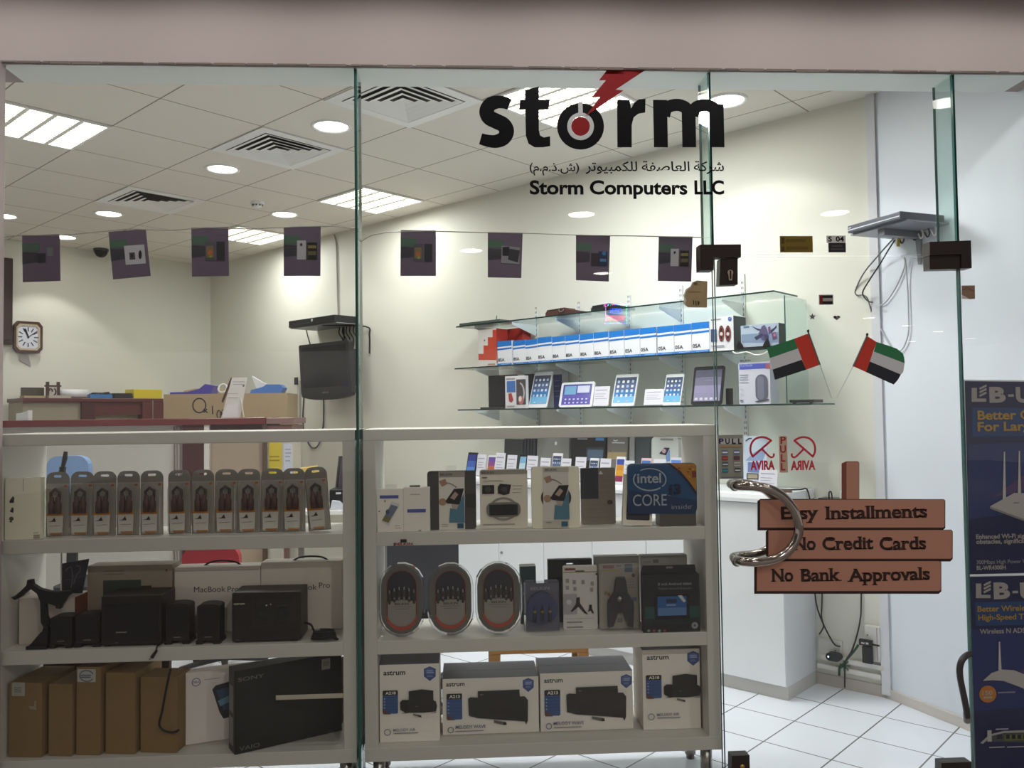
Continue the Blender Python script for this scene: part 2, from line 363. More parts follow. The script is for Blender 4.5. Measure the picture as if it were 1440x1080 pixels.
m = MB(); fitting(m, [(1307.5, 340), (1365.5, 338), (1366.5, 377), (1352, 377.5), (1352, 357.5), (1307.5, 359)], -.024, .036); o = m.build('glass_clamp')
tag(o, 'dark brown glass clamp above the door hinge corner', 'clamp')
# skirting where the angled wall meets the floor, conduit up the corner
m = MB(); c0 = PW0 - PWN * .012; c1 = PW0 + PWD * 1.02 - PWN * .012
m.prismz([(c0.x, c0.y), (c1.x, c1.y), (c1.x + PWN.x * .011, c1.y + PWN.y * .011), (c0.x + PWN.x * .011, c0.y + PWN.y * .011)], .001, .05, mat('cfc8c0', .6)); struct(m.build('baseboard_right'), 'thin pale skirting under the angled white wall', 'baseboard')
m = MB(); a = ab(-.835, WB - .016); m.M = Matrix.Translation(a) @ Matrix.Rotation(WA, 4, 'Z'); m.box(-.012, -.022, .02, .014, .022, ZC, mat('dadbe0', .4)); 
tag(m.build('cable_trunking'), 'white vertical cable trunking in the corner beside the angled wall', 'trunking')

# ------------------------------------------------------------------ ceiling fittings
def spot(name, loc, power, angle, parent, blend=.35, col=(1, .985, .95), size=.05):
    d = bpy.data.lights.new(name, 'SPOT'); d.energy = power; d.spot_size = math.radians(angle); d.spot_blend = blend; d.color = col; d.shadow_soft_size = size
    o = bpy.data.objects.new(name, d); COL.objects.link(o); o.location = loc; o.parent = parent; return o
def area(name, loc, power, size, parent, col=(.95, .985, 1)):
    d = bpy.data.lights.new(name, 'AREA'); d.energy = power; d.size = size; d.color = col
    o = bpy.data.objects.new(name, d); COL.objects.link(o); o.location = loc; o.parent = parent; return o
LAMP = mat('fffaf0', .5, emit=9.0); TUBE = mat('fff8ec', .5, emit=4.0)
louv_m = mat('f2f0ea', .35)
def louvre(a, b, label, gain=1.0):
    t = thing('louvre_light', label, 'ceiling light', ab(a, b, ZC), WA, 'square louvred ceiling lights')
    s = .297
    m = MB(); m.box(-s, -s, -.012, s, -s + .018, .0, WHITE); m.box(-s, s - .018, -.012, s, s, 0, WHITE); m.box(-s, -s + .018, -.012, -s + .018, s - .018, 0, WHITE); m.box(s - .018, -s + .018, -.012, s, s - .018, 0, WHITE)
    m.build('frame', t)
    m = MB(); m.add([(-s + .015, -s + .015, -.002), (s - .015, -s + .015, -.002), (s - .015, s - .015, -.002), (-s + .015, s - .015, -.002)], [(0, 3, 2, 1)], TUBE); m.build('diffuser', t)
    m = MB()
    for k in range(1, 4): x = -s + .018 + k * (2 * s - .036) / 4; m.box(x - .012, -s + .018, -.012, x + .012, s - .018, -.0025, louv_m)
    for k in range(1, 14): y = -s + .018 + k * (2 * s - .036) / 14; m.box(-s + .018, y - .002, -.011, s - .018, y + .002, -.003, mat('b9b6ae', .4))
    m.build('louvre_blades', t)
    area('panel_glow', (0, 0, -.03), POW_PANEL * gain, .54, t)
    return t
louvre(.4, 1.15, 'square louvred ceiling light behind the shop name lettering', 1.9)
louvre(2.81, 1.75, 'square louvred ceiling light beside the top of the tall glass fin', .5)
louvre(2.81, -.65, 'square louvred ceiling light at the upper left corner of the glass', .7)
louvre(4.61, 1.75, 'farthest square louvred ceiling light, above the wall television', .55)
dark_slot = mat('2b2b2c', .6)
def diffuser(a, b, label):
    t = thing('air_diffuser', label, 'air vent', ab(a, b, ZC), WA, 'square four-way ceiling air vents')
    m = MB()
    def ringbox(o, i, z0, z1, mt):
        m.box(-o, -o, z0, o, -i, z1, mt); m.box(-o, i, z0, o, o, z1, mt); m.box(-o, -i, z0, -i, i, z1, mt); m.box(i, -i, z0, o, i, z1, mt)
    ringbox(.298, .235, -.008, 0, WHITE); m.build('frame', t)
    m = MB(); m.add([(-.236, -.236, -.0005), (.236, -.236, -.0005), (.236, .236, -.0005), (-.236, .236, -.0005)], [(0, 3, 2, 1)], dark_slot)
    m.build('duct_opening', t)
    m = MB()
    for k in range(5):                            # sloping square vanes, each a flared ring
        o = .236 - k * .047; i = o - .040; zo, zi = -.010, -.002
        vs = []
        for r, z in ((o - .008, zo), (i, zi)): vs += [(-r, -r, z), (r, -r, z), (r, r, z), (-r, r, z)]
        m.add(vs, [(j, (j + 1) % 4, 4 + (j + 1) % 4, 4 + j) for j in range(4)], WHITE)
    m.add([(-.02, -.02, -.006), (.02, -.02, -.006), (.02, .02, -.006), (-.02, .02, -.006)], [(0, 3, 2, 1)], WHITE)
    m.build('vanes', t)
diffuser(1.01, .56, 'square ceiling air vent beside the tall glass fin')
diffuser(2.21, .55, 'square ceiling air vent in the middle of the row of three')
diffuser(4.01, .55, 'farthest square ceiling air vent of the row of three')
def downlight(p, label, power, group, emit=None, r=.1, angle=118):
    t = thing('downlight', label, 'downlight', p, 0, group)
    m = MB(); m.lathe([(r + .016, 0), (r + .014, -.008), (r, -.010), (r - .004, -.004), (r - .01, -.001)], WHITE, 24); m.build('trim_ring', t)
    m = MB(); m.lathe([(0, -.003), (r * .5, -.0035), (r - .005, -.003)], emit or LAMP, 24); m.build('lens', t)
    if power: spot('downlight_beam', (0, 0, -.02), power, angle, t, .25)
    return t
DL = 'round recessed downlights in the shop ceiling'
for (x, y), lab in (((466, 177), 'round downlight close to the tall glass fin'), ((313, 237), 'round downlight under the middle air vent'), ((153, 300), 'round downlight below the farthest air vent'),
                    ((400, 301), 'round downlight beside the smoke detector'), ((4, 303), 'round downlight cut off by the left column'), ((90, 333), 'round downlight peeping out beside the first hanging card'),
                    ((1021, 141), 'round downlight behind the top right end of the shop name lettering')):
    k = 1.5 if x == 1021 else 2.4 if x == 90 else 1.0
    p = onZ(x, y, ZC); downlight(p, lab, POW_DOWN * k, DL, None, .1, 96 if x == 90 else 120)
for X, w in ((-.45, 'the oval tool cases'), (.55, 'the processor sign'), (1.5, 'the door handle')): downlight(V((X, .45, ZC)), 'round downlight just inside the glass above ' + w, POW_DOWN * 1.7, DL)  # unseen lamps added behind the bulkhead to brighten the counter front and wall
p = onZ(362, 284, ZC); t = thing('smoke_detector', 'small white smoke detector on the ceiling', 'smoke detector', p)
m = MB(); m.lathe([(.052, 0), (.052, -.018), (.046, -.022)], WHITE, 20); m.build('base', t)
m = MB(); m.lathe([(.036, -.02), (.036, -.034), (.028, -.042), (0, -.044)], WHITE, 20)
for k in range(8): a = k * PI / 4; m.box(.036 * math.cos(a) - .004, .036 * math.sin(a) - .004, -.034, .036 * math.cos(a) + .004, .036 * math.sin(a) + .004, -.024, DARK)
m.build('sensor_cap', t)
p = onZ(142, 350, ZC); t = thing('dome_camera', 'black dome security camera on the ceiling near the far wall', 'security camera', p)
m = MB(); m.lathe([(.07, 0), (.07, -.02)], mat('55565a', .4), 20); m.build('base', t)
m = MB(); m.lathe([(.064, -.02), (.060, -.045), (.042, -.072), (.02, -.084), (0, -.087)], mat('26262a', .1), 20); m.build('dome', t)

# ------------------------------------------------------------------ the mall side, seen as reflections in the glass, plus unseen added lamps
MZ = 3.3
m = MB(); m.box(-9, -20, -.06, 15, -.02, 0, mat('8d8782', .4, noise=.05)); struct(m.build('floor_mall'), 'mall walkway floor in front of the shop', 'floor')
MALL = mat('fff3e6', .5, emit=MALL_EMIT)
MG = 'mall ceiling downlights reflected in the glass'
for k in range(8): downlight(V((-2.5 + .75 * k, -.62, MZ)), '%s downlight of the row lighting the shopfront from the walkway ceiling' % ORD[k], POW_FRONT, 'shopfront downlights', None, .09, 172)  # lamp row added out of view to brighten the bulkhead
m = MB(); m.box(-9, -20, MZ, 15, -.03, MZ + .05, mat('b8b0aa', .8)); struct(m.build('ceiling_mall'), 'mall ceiling in front of the shop', 'ceiling')
for (x, y), lab in (((663, 352), 'reflection lamp, mall downlight mirrored between the second and third cards of the middle pane'), ((818, 301), 'mall downlight mirrored below the shop name lettering'), ((848, 384), 'mall downlight mirrored on the third card of the middle pane'),
                    ((1175, 299), 'mall downlight mirrored above the small S 04 sticker'), ((1070, 423), 'mall downlight mirrored at the end of the top glass shelf'), ((1222, 447), 'mall downlight mirrored just left of the cable trunking'),
                    ((1276, 458), 'mall downlight mirrored between the trunking and the hinge'), ((1320, 466), 'mall downlight mirrored below the door hinge'), ((1365, 476), 'mall downlight mirrored right of the door edge'), ((1282, 480), 'faint mall downlight mirrored above the right flag')):
    p = onZ(x, y, MZ - .003); downlight(V((p.x, -p.y, MZ)), lab.replace('reflection lamp, ', ''), POW_MALL, MG, MALL, .125, 150)

# ------------------------------------------------------------------ lettering, stickers and flags on the glass
INK = mat('09080a', .5, spec=.12); RED = mat('801a1d', .5, spec=.15); SILVER = mat('b9b9ba', .4, spec=.4)
def decal(box, y=-.0012): return Item(None, None, None, 'g', box, y)
D = decal((674, 97, 1019, 278)); T = thing('shop_lettering', 'black and red shop name lettering with a lightning bolt on the glass', 'sign', D.loc)
def glyph(D, ch, x0, x1, yt, yb, m, off, y=None):
    vs, fs = raw_text(ch, off); lo, hi = min(v[0] for v in vs), max(v[0] for v in vs); bo, to = min(v[1] for v in vs), max(v[1] for v in vs)
    a, u = D.q(x0, yb); b = D.q(x1, yb)[0]; t = D.q(x0, yt)[1]
    D.mb.add([(a + (v[0] - lo) / (hi - lo) * (b - a), y or D.y, u + (v[1] - bo) / (to - bo) * (t - u)) for v in vs], fs, m)
D.zoom(660, 80, 3.6); D.begin()
# s, t, r, m drawn as outlines
def stroke(D, pts, w, m):                          # thick curved stroke
    P2 = [V((p.x, p.y, 0)) for p in smooth_path([(x, y, 0) for x, y in pts], 8)]; L = []; R = []
    for i, p in enumerate(P2):
        d = (P2[min(i + 1, len(P2) - 1)] - P2[max(i - 1, 0)]).normalized(); ww = w(i / (len(P2) - 1)) if callable(w) else w
        L.append((p.x - d.y * ww / 2, p.y + d.x * ww / 2)); R.append((p.x + d.y * ww / 2, p.y - d.x * ww / 2))
    y = D.lay(); n = len(P2); A = [D.q(*q) for q in L + R]
    D.mb.add([(x, y, z) for x, z in A], [(i, i + 1, n + i + 1, n + i) for i in range(n - 1)], m)
stroke(D, [(203, 242), (178, 232), (140, 229), (104, 243), (88, 275), (101, 307), (137, 326), (173, 345), (189, 378), (172, 413), (134, 428), (95, 425), (57, 415)], lambda t: 56 + 22 * math.sin(PI * t), INK); D.end('logo_letter', T); D.begin()
D.p([(282, 168), (352, 150), (352, 217), (407, 217), (400, 267), (352, 267), (352, 370), (358, 398), (377, 408), (409, 402), (409, 452), (372, 458), (330, 458), (300, 440), (286, 400), (283, 267), (252, 267), (258, 217), (282, 217)], INK); D.end('logo_letter', T); D.begin()
D.p([(748, 218), (812, 218), (818, 262), (835, 232), (858, 215), (892, 213), (890, 282), (856, 288), (832, 306), (822, 345), (822, 458), (749, 458)], INK); D.end('logo_letter', T); D.begin()
for x0, x1, yt in ((932, 1003, 218), (1076, 1146, 240), (1220, 1289, 240)): D.r(x0, yt, x1, 458, INK)
stroke(D, [(985, 300), (997, 262), (1030, 246), (1068, 246), (1100, 265), (1111, 310)], lambda t: 62, INK)
stroke(D, [(1130, 300), (1142, 262), (1176, 246), (1212, 248), (1244, 268), (1254, 312)], lambda t: 62, INK)
D.end('logo_letter', T)
D.begin(); D.ring(563, 352, 119, 118, 58, INK); D.ring(563, 352, 68, 70, 20, SILVER); D.c(563, 352, 47, 48, RED, 32)
D.rr(552, 228, 573, 300, 4, SILVER); D.end('power_ring', T)
D.begin(-.004); D.p([(697, 68), (892, 68), (740, 168), (780, 172), (588, 302), (660, 206), (618, 206), (690, 121), (655, 121)], RED); D.end('lightning_bolt', T)
D.begin()
ar = lambda s: s[::-1]
for w, x0, x1, cap in ((ar('\uFEB7\uFEAE\uFEDB\uFE94'), 1137, 1289, 46), (ar('\uFE8D\uFEDF\uFECC\uFE8E\uFEBB\uFED4\uFE94'), 873, 1115, 46), (ar('\uFEDF\uFEE0\uFEDC\uFEE4\uFE92\uFEF4\uFEEE\uFE97\uFEAE'), 588, 850, 46), ('(' + ar('\uFEB5.\uFEAB.\uFEE1.\uFEE1') + ')', 305, 556, 40)):
    D.begin(); D.t(w, x0, x1, 577, cap, INK, .012); D.end('arabic_word', T)
for w, x0, x1 in (('Storm', 306, 578), ('Computers', 610, 1104), ('LLC', 1140, 1290)):
    D.begin(); D.t(w, x0, x1, 694, 66, INK, .03); D.end('latin_word', T)

# wooden look finger-post sign, a flat die-cut sticker
W1, W2_, W3 = mat('b07d68', .45, noise=.05, scale=9), mat('7a4233', .5), mat('2c1510', .5)
D = decal((1062, 649, 1339, 833)); T = thing('installment_sign', 'brown sticker of three wooden boards on a post on the glass door', 'sign', D.loc); D.zoom(1060, 660, 4.8)
D.begin(); D.p([(592, -40), (625, -55), (700, -55), (712, -45), (712, 205), (592, 205)], W2_); D.p([(625, -52), (700, -52), (710, -44), (710, 205), (625, 205)], W1); D.end('post', T)
def board(x0, y0, x1, y1, txts):
    D.begin(-.0004); D.p([(x0 - 8, y0 + 12), (x0 + 12, y0 - 3), (x1 - 8, y0 - 1), (x1 + 2, y0 + 10), (x1 + 2, y1 - 3), (x1 - 16, y1 + 14), (x0 - 8, y1 + 14)], W3)
    D.p([(x0 + 10, y0 + 3), (x1 - 12, y0 + 1), (x1 - 3, y0 + 10), (x1 - 3, y1 - 14), (x1 - 12, y1 - 5), (x0 + 10, y1 - 5)], W1)
    b = D.end('board', T)
    for s, a, c, yb, cap in txts:
        D.begin(-.0016); D.t(s, a, c, yb, cap, W3, .028, True); D.end('lettering', b)
board(32, 202, 1290, 398, [('Easy', 183, 436, 335, 80), ('Installments', 478, 1170, 335, 80)])
board(88, 408, 1340, 608, [('No', 262, 418, 542, 80), ('Credit', 462, 806, 542, 80), ('Cards', 848, 1162, 542, 80)])
board(10, 618, 1263, 826, [('No', 116, 266, 755, 80), ('Bank', 310, 592, 755, 80), ('Approvals', 630, 1188, 755, 80)])

# PULL sticker with payment cards
D = decal((1009, 611, 1045, 674)); D.zoom(1000, 600, 9); D.begin(); D.r(88, 105, 405, 660, mat('8f8f83', .5)); D.r(96, 150, 400, 220, mat('b8b6ad', .5))
for i, (a, b) in enumerate(((98, 158), (178, 235), (262, 312), (340, 388))): D.t('PULL'[i], a, b, 215, 62, '1b1d4d', .035)
D.r(102, 236, 385, 256, 'a98b62')
for X, Y, c1, c2 in ((172, 325, '5a6a92', 'dfe3ea'), (320, 322, '5a6a92', 'dfe3ea'), (172, 398, '8a3230', 'b9594b'), (320, 395, '7a4046', '3d4c63'), (175, 475, '4c5560', 'c3c6c6'), (325, 472, 'b9bab4', '7b7d78'), (175, 555, '2d6b7c', '4a8fa0'), (330, 550, '2d3138', 'd5d6d2')):
    D.r(X - 38, Y - 25, X + 38, Y + 25, c1); D.r(X - 34, Y - 8, X + 34, Y + 10, c2)
D.r(120, 632, 395, 648, '6d7078'); D.solo('pull_card_sticker', 'grey PULL sticker showing rows of payment cards on the door glass', 'sticker')
# vertical PULL
D = decal((1096, 613, 1108, 664)); D.begin(); D.r(865, 125, 965, 580, mat('c2a48c', .5)); 
D = decal((1096, 613, 1108, 664)); D.zoom(1000, 600, 9); D.begin(); D.r(862, 122, 966, 582, mat('bda08c', .5))
for i, (a, b, yb) in enumerate(((878, 946, 215), (874, 946, 328), (884, 940, 440), (884, 940, 550))): D.t('PULL'[i], a, b, yb, 88, 'a01f22', .02)
D.solo('pull_sticker', 'narrow beige sticker reading PULL downwards in red letters', 'sticker')
CRIM = mat('c02a3e', .45)
def umbrella(mx, label):
    D = decal((1054, 613, 1090, 661) if not mx else (1111, 613, 1147, 661)); D.zoom(1000, 600, 9); D.begin()
    X = (lambda x: x) if not mx else (lambda x: 1812 - x)
    stroke(D, [(X(x), y) for x, y in ((527, 378), (503, 330), (497, 270), (515, 205), (560, 155), (625, 134), (690, 140), (755, 172))], 26, CRIM)
    D.l([(X(522), 382), (X(762), 172)], 26, CRIM); stroke(D, [(X(640), 282), (X(690, ), 332), (X(735), 375), (X(765), 388), (X(790), 372), (X(792), 338)], 24, CRIM)
    D.t('AVIRA', min(X(495), X(805)), max(X(495), X(805)), 545, 108, CRIM, .045, mirror=mx); D.solo('umbrella_sticker', label, 'sticker')
umbrella(False, 'red umbrella sticker with its lettering the right way round on the door')
umbrella(True, 'red umbrella sticker with mirrored lettering on the door')
# small stickers above
D = decal((1097, 332, 1142, 356)); D.zoom(1040, 80, 3.6); D.begin(); D.r(204, 907, 370, 990, mat('8a7434', .35, .5)); D.r(208, 911, 366, 986, mat('7c6829', .4, .4))
for yb in (938, 975): D.t('UAE 04 S', 240, 350, yb, 18, '5b4a1a', .01) if False else D.lines(235, 355, [yb - 8], 14, '5f4d1d')
D.r(212, 915, 226, 945, '4c3d16'); D.r(212, 960, 226, 984, '4c3d16'); D.solo('gold_plate_sticker', 'small gold plate-like sticker high on the transom glass', 'sticker')
D = decal((1162, 331, 1190, 356)); D.zoom(1040, 80, 3.6); D.begin(); D.r(440, 905, 537, 942, mat('c8c8c6', .5)); D.t('S', 449, 467, 934, 24, INK, .03); D.t('04', 487, 528, 934, 24, INK, .03)
D.r(449, 942, 537, 990, mat('1f1c1d', .5)); D.lines(465, 525, [958], 9, '4a4748'); D.lines(460, 532, [974], 9, '4a4748'); D.solo('unit_number_sticker', 'white S 04 number sticker over a black label on the transom', 'sticker')
D = decal((1151, 414, 1172, 429)); D.zoom(1060, 380, 6); D.begin(); D.r(548, 206, 671, 292, mat('d9d9d6', .5)); D.r(554, 212, 665, 237, '1d1f1c'); D.r(580, 235, 665, 264, 'a9a59c'); D.r(554, 262, 665, 286, '15110f'); D.r(554, 212, 580, 286, '7a1a24')
D.solo('flag_sticker', 'tiny red, black and white flag sticker above the star and heart', 'sticker')
D = decal((1137, 440, 1147, 451)); D.zoom(1060, 380, 6); D.begin()
star = lambda r0, r1: [(493 + (r0 if i % 2 == 0 else r1) * math.sin(i * PI / 5), 392 - (r0 if i % 2 == 0 else r1) * math.cos(i * PI / 5)) for i in range(10)]
D.p(star(32, 15), mat('e2e0de', .5)); D.p(star(27, 11), '2a2022'); D.r(483, 384, 508, 402, '8a7672'); D.solo('star_sticker', 'tiny dark star sticker on the door glass', 'sticker')
D = decal((1172, 441, 1182, 450)); D.zoom(1060, 380, 6); D.begin()
heart = lambda k: [(699 + k * 1.55 * 16 * math.sin(a) ** 3 / 16 * 16 / 16, 400 - k * (13 * math.cos(a) - 5 * math.cos(2 * a) - 2 * math.cos(3 * a) - math.cos(4 * a)) / 14) for a in [i * 2 * PI / 28 for i in range(28)]]
D.p(heart(21), mat('e2e0de', .5)); D.p(heart(17), '211a1b'); D.r(692, 395, 716, 408, '8a7f7a'); D.solo('heart_sticker', 'tiny dark heart sticker on the door glass', 'sticker')
D = decal((961, 395, 995, 433)); D.zoom(900, 320, 4.5); D.begin(); D.p([(330, 348), (360, 335), (426, 340), (424, 507), (302, 505), (272, 480), (280, 455), (274, 430), (290, 390), (318, 372)], mat('a8926d', .7, noise=.12, scale=40))
D.p([(272, 480), (280, 455), (274, 430), (290, 390), (318, 372), (330, 348), (336, 352), (322, 378), (296, 396), (284, 432), (292, 460), (285, 488), (304, 505)], 'd8d3c6')
D.l([(338, 462), (340, 488)], 5, '2a2018'); D.l([(352, 464), (355, 492)], 5, '2a2018'); D.l([(366, 466), (368, 490), (374, 470)], 5, '2a2018'); D.lines(300, 400, [405], 4, '9a8460'); D.r(340, 348, 362, 362, '6e5b40')
D.solo('torn_paper_sticker', 'torn tan paper label stuck on the glass beside the last hanging card', 'sticker')
D = decal((1352, 401, 1372, 421)); D.zoom(1160, 280, 5.143); D.begin(); D.p([(988, 625), (1084, 624), (1085, 722), (1045, 724), (1020, 708), (988, 690)], mat('8d735d', .7, noise=.12, scale=40)); D.p([(988, 690), (1020, 708), (1045, 724), (988, 722)], 'cfc9c2'); D.l([(990, 660), (1030, 640), (1080, 668)], 4, '6b5543')
D.solo('brown_label', 'small torn brown label right of the door hinge', 'sticker')
# two table flags stuck to the glass by their sticks
FG, FR_, FB, FW = mat('2f7a4c', .6), mat('c93a28', .6), mat('23242c', .6), mat('cfd0d4', .6)
STICK = mat('c9c9c7', .4)
def flag(label, red, green, white, black, s0, s1, s2):
    D = decal((1060, 465, 1300, 560), -.012); D.zoom(1060, 380, 6); T = thing('table_flag', label, 'flag', D.loc, 0, 'table flags crossed on the door')
    D.begin(); q = lambda p: (lambda a: (a[0], 0, a[1]))(D.q(*p))
    m = MB(); m.tube([q(s0), q(s1)], .0035, mat('6a6a6c', .4), 8); m.tube([q(s1), q(s2)], .0016, STICK, 6); s = q(s0); m.lathe([(0, .012), (.005, .008), (.005, 0)], BLACK, 8, 'z', (s[0], 0, s[2] - .002)); m.build('stick', T)
    c = MB()
    for pts, mt in ((red, FR_), (green, FG), (white, FW), (black, FB)): c.prism([D.q(*p) for p in pts], -.0012, -.0004, mt)
    c.build('cloth', T)
flag('flag whose red band is on its outer right edge, beside the long glass shelves', [(340, 578), (455, 535), (558, 797), (440, 840)], [(108, 652), (225, 617), (340, 578), (372, 660), (135, 742)], [(135, 742), (372, 660), (405, 755), (158, 838)], [(158, 838), (405, 755), (440, 840), (178, 925)], (458, 518), (558, 797), (655, 1078))
flag('flag drooping to the right from a red band, in front of the cable trunking', [(960, 558), (1035, 605), (948, 860), (838, 810)], [(1035, 605), (1130, 635), (1205, 662), (1255, 700), (1268, 735), (1272, 785), (1010, 685)], [(1010, 685), (1272, 785), (1260, 860), (1240, 880), (978, 770)], [(978, 770), (1240, 880), (1215, 925), (1180, 965), (948, 860)], (957, 548), (838, 810), (695, 1080))

# ------------------------------------------------------------------ hanging cards behind the glass on a clear line
YB = .12
def bq(x, y): p = onY(x, y, YB); return p
m = MB(); pts = [(0, 334), (30, 331), (60, 331), (100, 330), (180, 322), (240, 324), (290, 320), (350, 322), (420, 319), (470, 318), (497, 321), (507, 324)]
m.tube([bq(x, y) for x, y in pts], .0022, mat('a9a69c', .3), 6)
tag(m.build('hanging_line'), 'clear line carrying the four cards in the left pane', 'line')
m = MB(); pts = [(508, 340), (513, 336), (522, 331), (545, 326.5), (600, 325), (680, 327), (740, 328), (830, 331), (900, 332), (990, 334)]
m.tube([bq(x, y) for x, y in pts], .0022, mat('a9a69c', .3), 6)
tag(m.build('hanging_line'), 'clear line carrying the four cards in the middle pane', 'line')
CARD, CARD2, CARD3 = mat('685b6c', .5), mat('4c6655', .5), mat('3f3c45', .5)
def card(corners, pic, label):
    x0 = min(c[0] for c in corners); x1 = max(c[0] for c in corners); y0 = min(c[1] for c in corners); y1 = max(c[1] for c in corners)
    D = Item('hanging_card', label, 'card', 'g', (x0, y0, x1, y1), YB, group='dark purple cards hanging on the line')
    tl, tr, br, bl = corners
    def B(u, v): return (tl[0] + (tr[0] - tl[0]) * u + (bl[0] - tl[0]) * v, tl[1] + (tr[1] - tl[1]) * u + (bl[1] - tl[1]) * v)
    m = D.begin(); m.prism([D.q(*c) for c in corners], .0, .0012, CARD)
    D.p([B(.0, .17), B(.46, .19), B(.46, .36), B(0, .34)], CARD2); D.p([B(.0, .36), B(.4, .38), B(.4, .58), B(0, .62)], CARD3)
    D.p([B(.7, .12), B(.92, .12), B(.92, .16), B(.7, .16)], '6a6170')
    for k in range(3): D.p([B(.04, .42 + k * .05), B(.32, .42 + k * .05), B(.32, .44 + k * .05), B(.04, .44 + k * .05)], '4a4750')
    D.end('sheet'); D.begin(-.001)
    G = lambda u0, v0, u1, v1, mt: D.p([B(u0, v0), B(u1, v0), B(u1, v1), B(u0, v1)], mt)
    if pic == 'phone': G(.36, .28, .60, .67, 'b6b1b8'); G(.64, .32, .9, .67, '2a2a24'); G(.66, .38, .88, .44, '8a7b4a'); G(.66, .5, .88, .58, '6a6246'); G(.45, .34, .5, .39, '2b2b2b'); D.c(*B(.48, .36), 1.3, 1.3, '1c1c1e', 10)
    if pic == 'pods': G(.38, .32, .92, .72, 'bdb8bf'); G(.5, .47, .65, .62, '55505a'); G(.54, .5, .60, .58, '2b2a2e'); D.c(*B(.79, .53), 2.3, 6.2, '26252a', 14)
    if pic == 'colour': G(.37, .30, .62, .68, '57545c'); G(.40, .38, .60, .62, '7d6b52'); D.c(*B(.5, .52), 3.2, 3.6, 'b5653a', 12); D.c(*B(.52, .6), 2, 2, '8a9a3e', 10); G(.68, .3, .9, .68, '36343b')
    if pic == 'tablet': D.p([B(.4, .30), B(.92, .33), B(.9, .7), B(.38, .68)], '8d8990'); D.p([B(.42, .33), B(.62, .32), B(.6, .52), B(.42, .52)], '26262b'); D.p([B(.62, .36), B(.92, .4), B(.86, .66), B(.58, .6)], '3a393f')
    if pic == 'blue': G(.44, .4, .66, .68, '3a3238'); G(.66, .36, .92, .68, '24364f'); D.c(*B(.82, .4), 3, 3, '3f6fa0', 12); G(.7, .52, .88, .58, '5a7fa8')
    if pic == 'dim': G(.66, .28, .82, .46, '77757a'); G(.4, .4, .62, .6, '38353b')
    D.end('printed_picture')
card([(31, 331), (84, 329), (85, 395), (32, 397)], 'dim', 'first hanging card from the left column, showing a dim picture')
card([(152.5, 326), (205, 322), (212, 388), (159, 393)], 'pods', 'tilted hanging card showing a white box and a black earpiece')
card([(269, 320), (321, 319), (322, 388), (270, 389)], 'colour', 'hanging card with a colourful phone beside the farthest square light')
card([(399, 319), (451, 319), (450.5, 388), (399, 388)], 'phone', 'hanging card with a white phone just left of the tall fin')
card([(563.5, 323.5), (613, 324), (613, 388), (563, 388)], 'colour', 'hanging card with a colourful phone just right of the tall fin')
card([(686, 326), (735, 327), (733, 391), (686, 390)], 'tablet', 'hanging card showing a tablet and case')
card([(810, 330), (858, 331), (856, 396), (810, 394)], 'blue', 'hanging card with a blue picture crossed by a lamp reflection')
card([(926.5, 332), (974, 332.5), (972, 396), (925, 395)], 'phone', 'hanging card with a white phone beside the dark glass clamp')

# ------------------------------------------------------------------ router posters inside the side pane
NAVY, NAVY2, GOLD, PGREY = mat('1c2350', .35), mat('1d4378', .35), mat('b58e34', .4), mat('aaa4a0', .4)
YP = .02
def logo(D, X, yb, cap, k):
    D.p([(X, yb - cap), (X + 7.5 * k, yb - cap), (X + 7.5 * k, yb - 4.6 * k), (X + 20.5 * k, yb - 4.6 * k), (X + 20.5 * k, yb), (X, yb)], PGREY)
    for j in range(3): D.p([(X + 10.5 * k, yb - 11 * k - j * 5 * k + 1.5 * k), (X + 20.5 * k, yb - 16 * k - j * 5 * k + 1.5 * k), (X + 21 * k, yb - 13 * k - j * 5 * k + 1.5 * k), (X + 11.5 * k, yb - 8.2 * k - j * 5 * k + 1.5 * k)], PGREY)
    D.t('B', X + 25 * k, X + 48 * k, yb, cap, PGREY, .05); D.r(X + 51 * k, yb - 10.5 * k, X + 59 * k, yb - 7 * k, PGREY); D.t('U', X + 62 * k, X + 84 * k, yb, cap, PGREY, .05)
D = Item('router_poster', 'upper navy router poster inside the side pane, white router with tall aerials', 'poster', 'g', (1355, 534, 1560, 809), YP)
m = D.begin(); m.prism([D.q(1354.5, 534), D.q(1560, 536), D.q(1560, 805), D.q(1360.5, 809)], 0, .002, mat('e8e9ee', .4))
D.p([(1356.5, 536), (1560, 538), (1560, 803), (1363.5, 807.5)], NAVY); D.p([(1367, 573), (1560, 575), (1560, 612), (1367, 614)], NAVY2)
D.p([(1362, 625), (1560, 618), (1560, 705), (1362, 730)], mat('26356d', .35)); D.p([(1395, 700), (1440, 668), (1560, 640), (1560, 664), (1440, 690)], mat('55406f', .35))
D.end('sheet'); D.begin(-.001); logo(D, 1366, 565, 19.5, 1.0)
D.t('Better C', 1374, 1448, 590, 12, GOLD, .03); D.t('For Larg', 1374, 1448, 606, 12, GOLD, .03)
for x, yt, yb in ((1411.5, 635, 702), (1432.5, 634, 695)): D.p([(x - .8, yt), (x + .8, yt), (x + 2.2, yb), (x - 2.2, yb)], 'c9c4c0')
D.p([(1391, 712), (1425, 693), (1470, 694), (1520, 700), (1470, 740), (1440, 730)], 'b9b4b0'); D.p([(1391, 712), (1440, 730), (1470, 740), (1440, 733), (1391, 715)], '8e8987'); D.r(1424, 706, 1432, 708, '8f8a88')
D.t('Enhanced Wi-Fi sign', 1371.5, 1443, 757.5, 6, PGREY, .03); D.t('obstacles, significan', 1371.5, 1443, 764.5, 6, PGREY, .03)
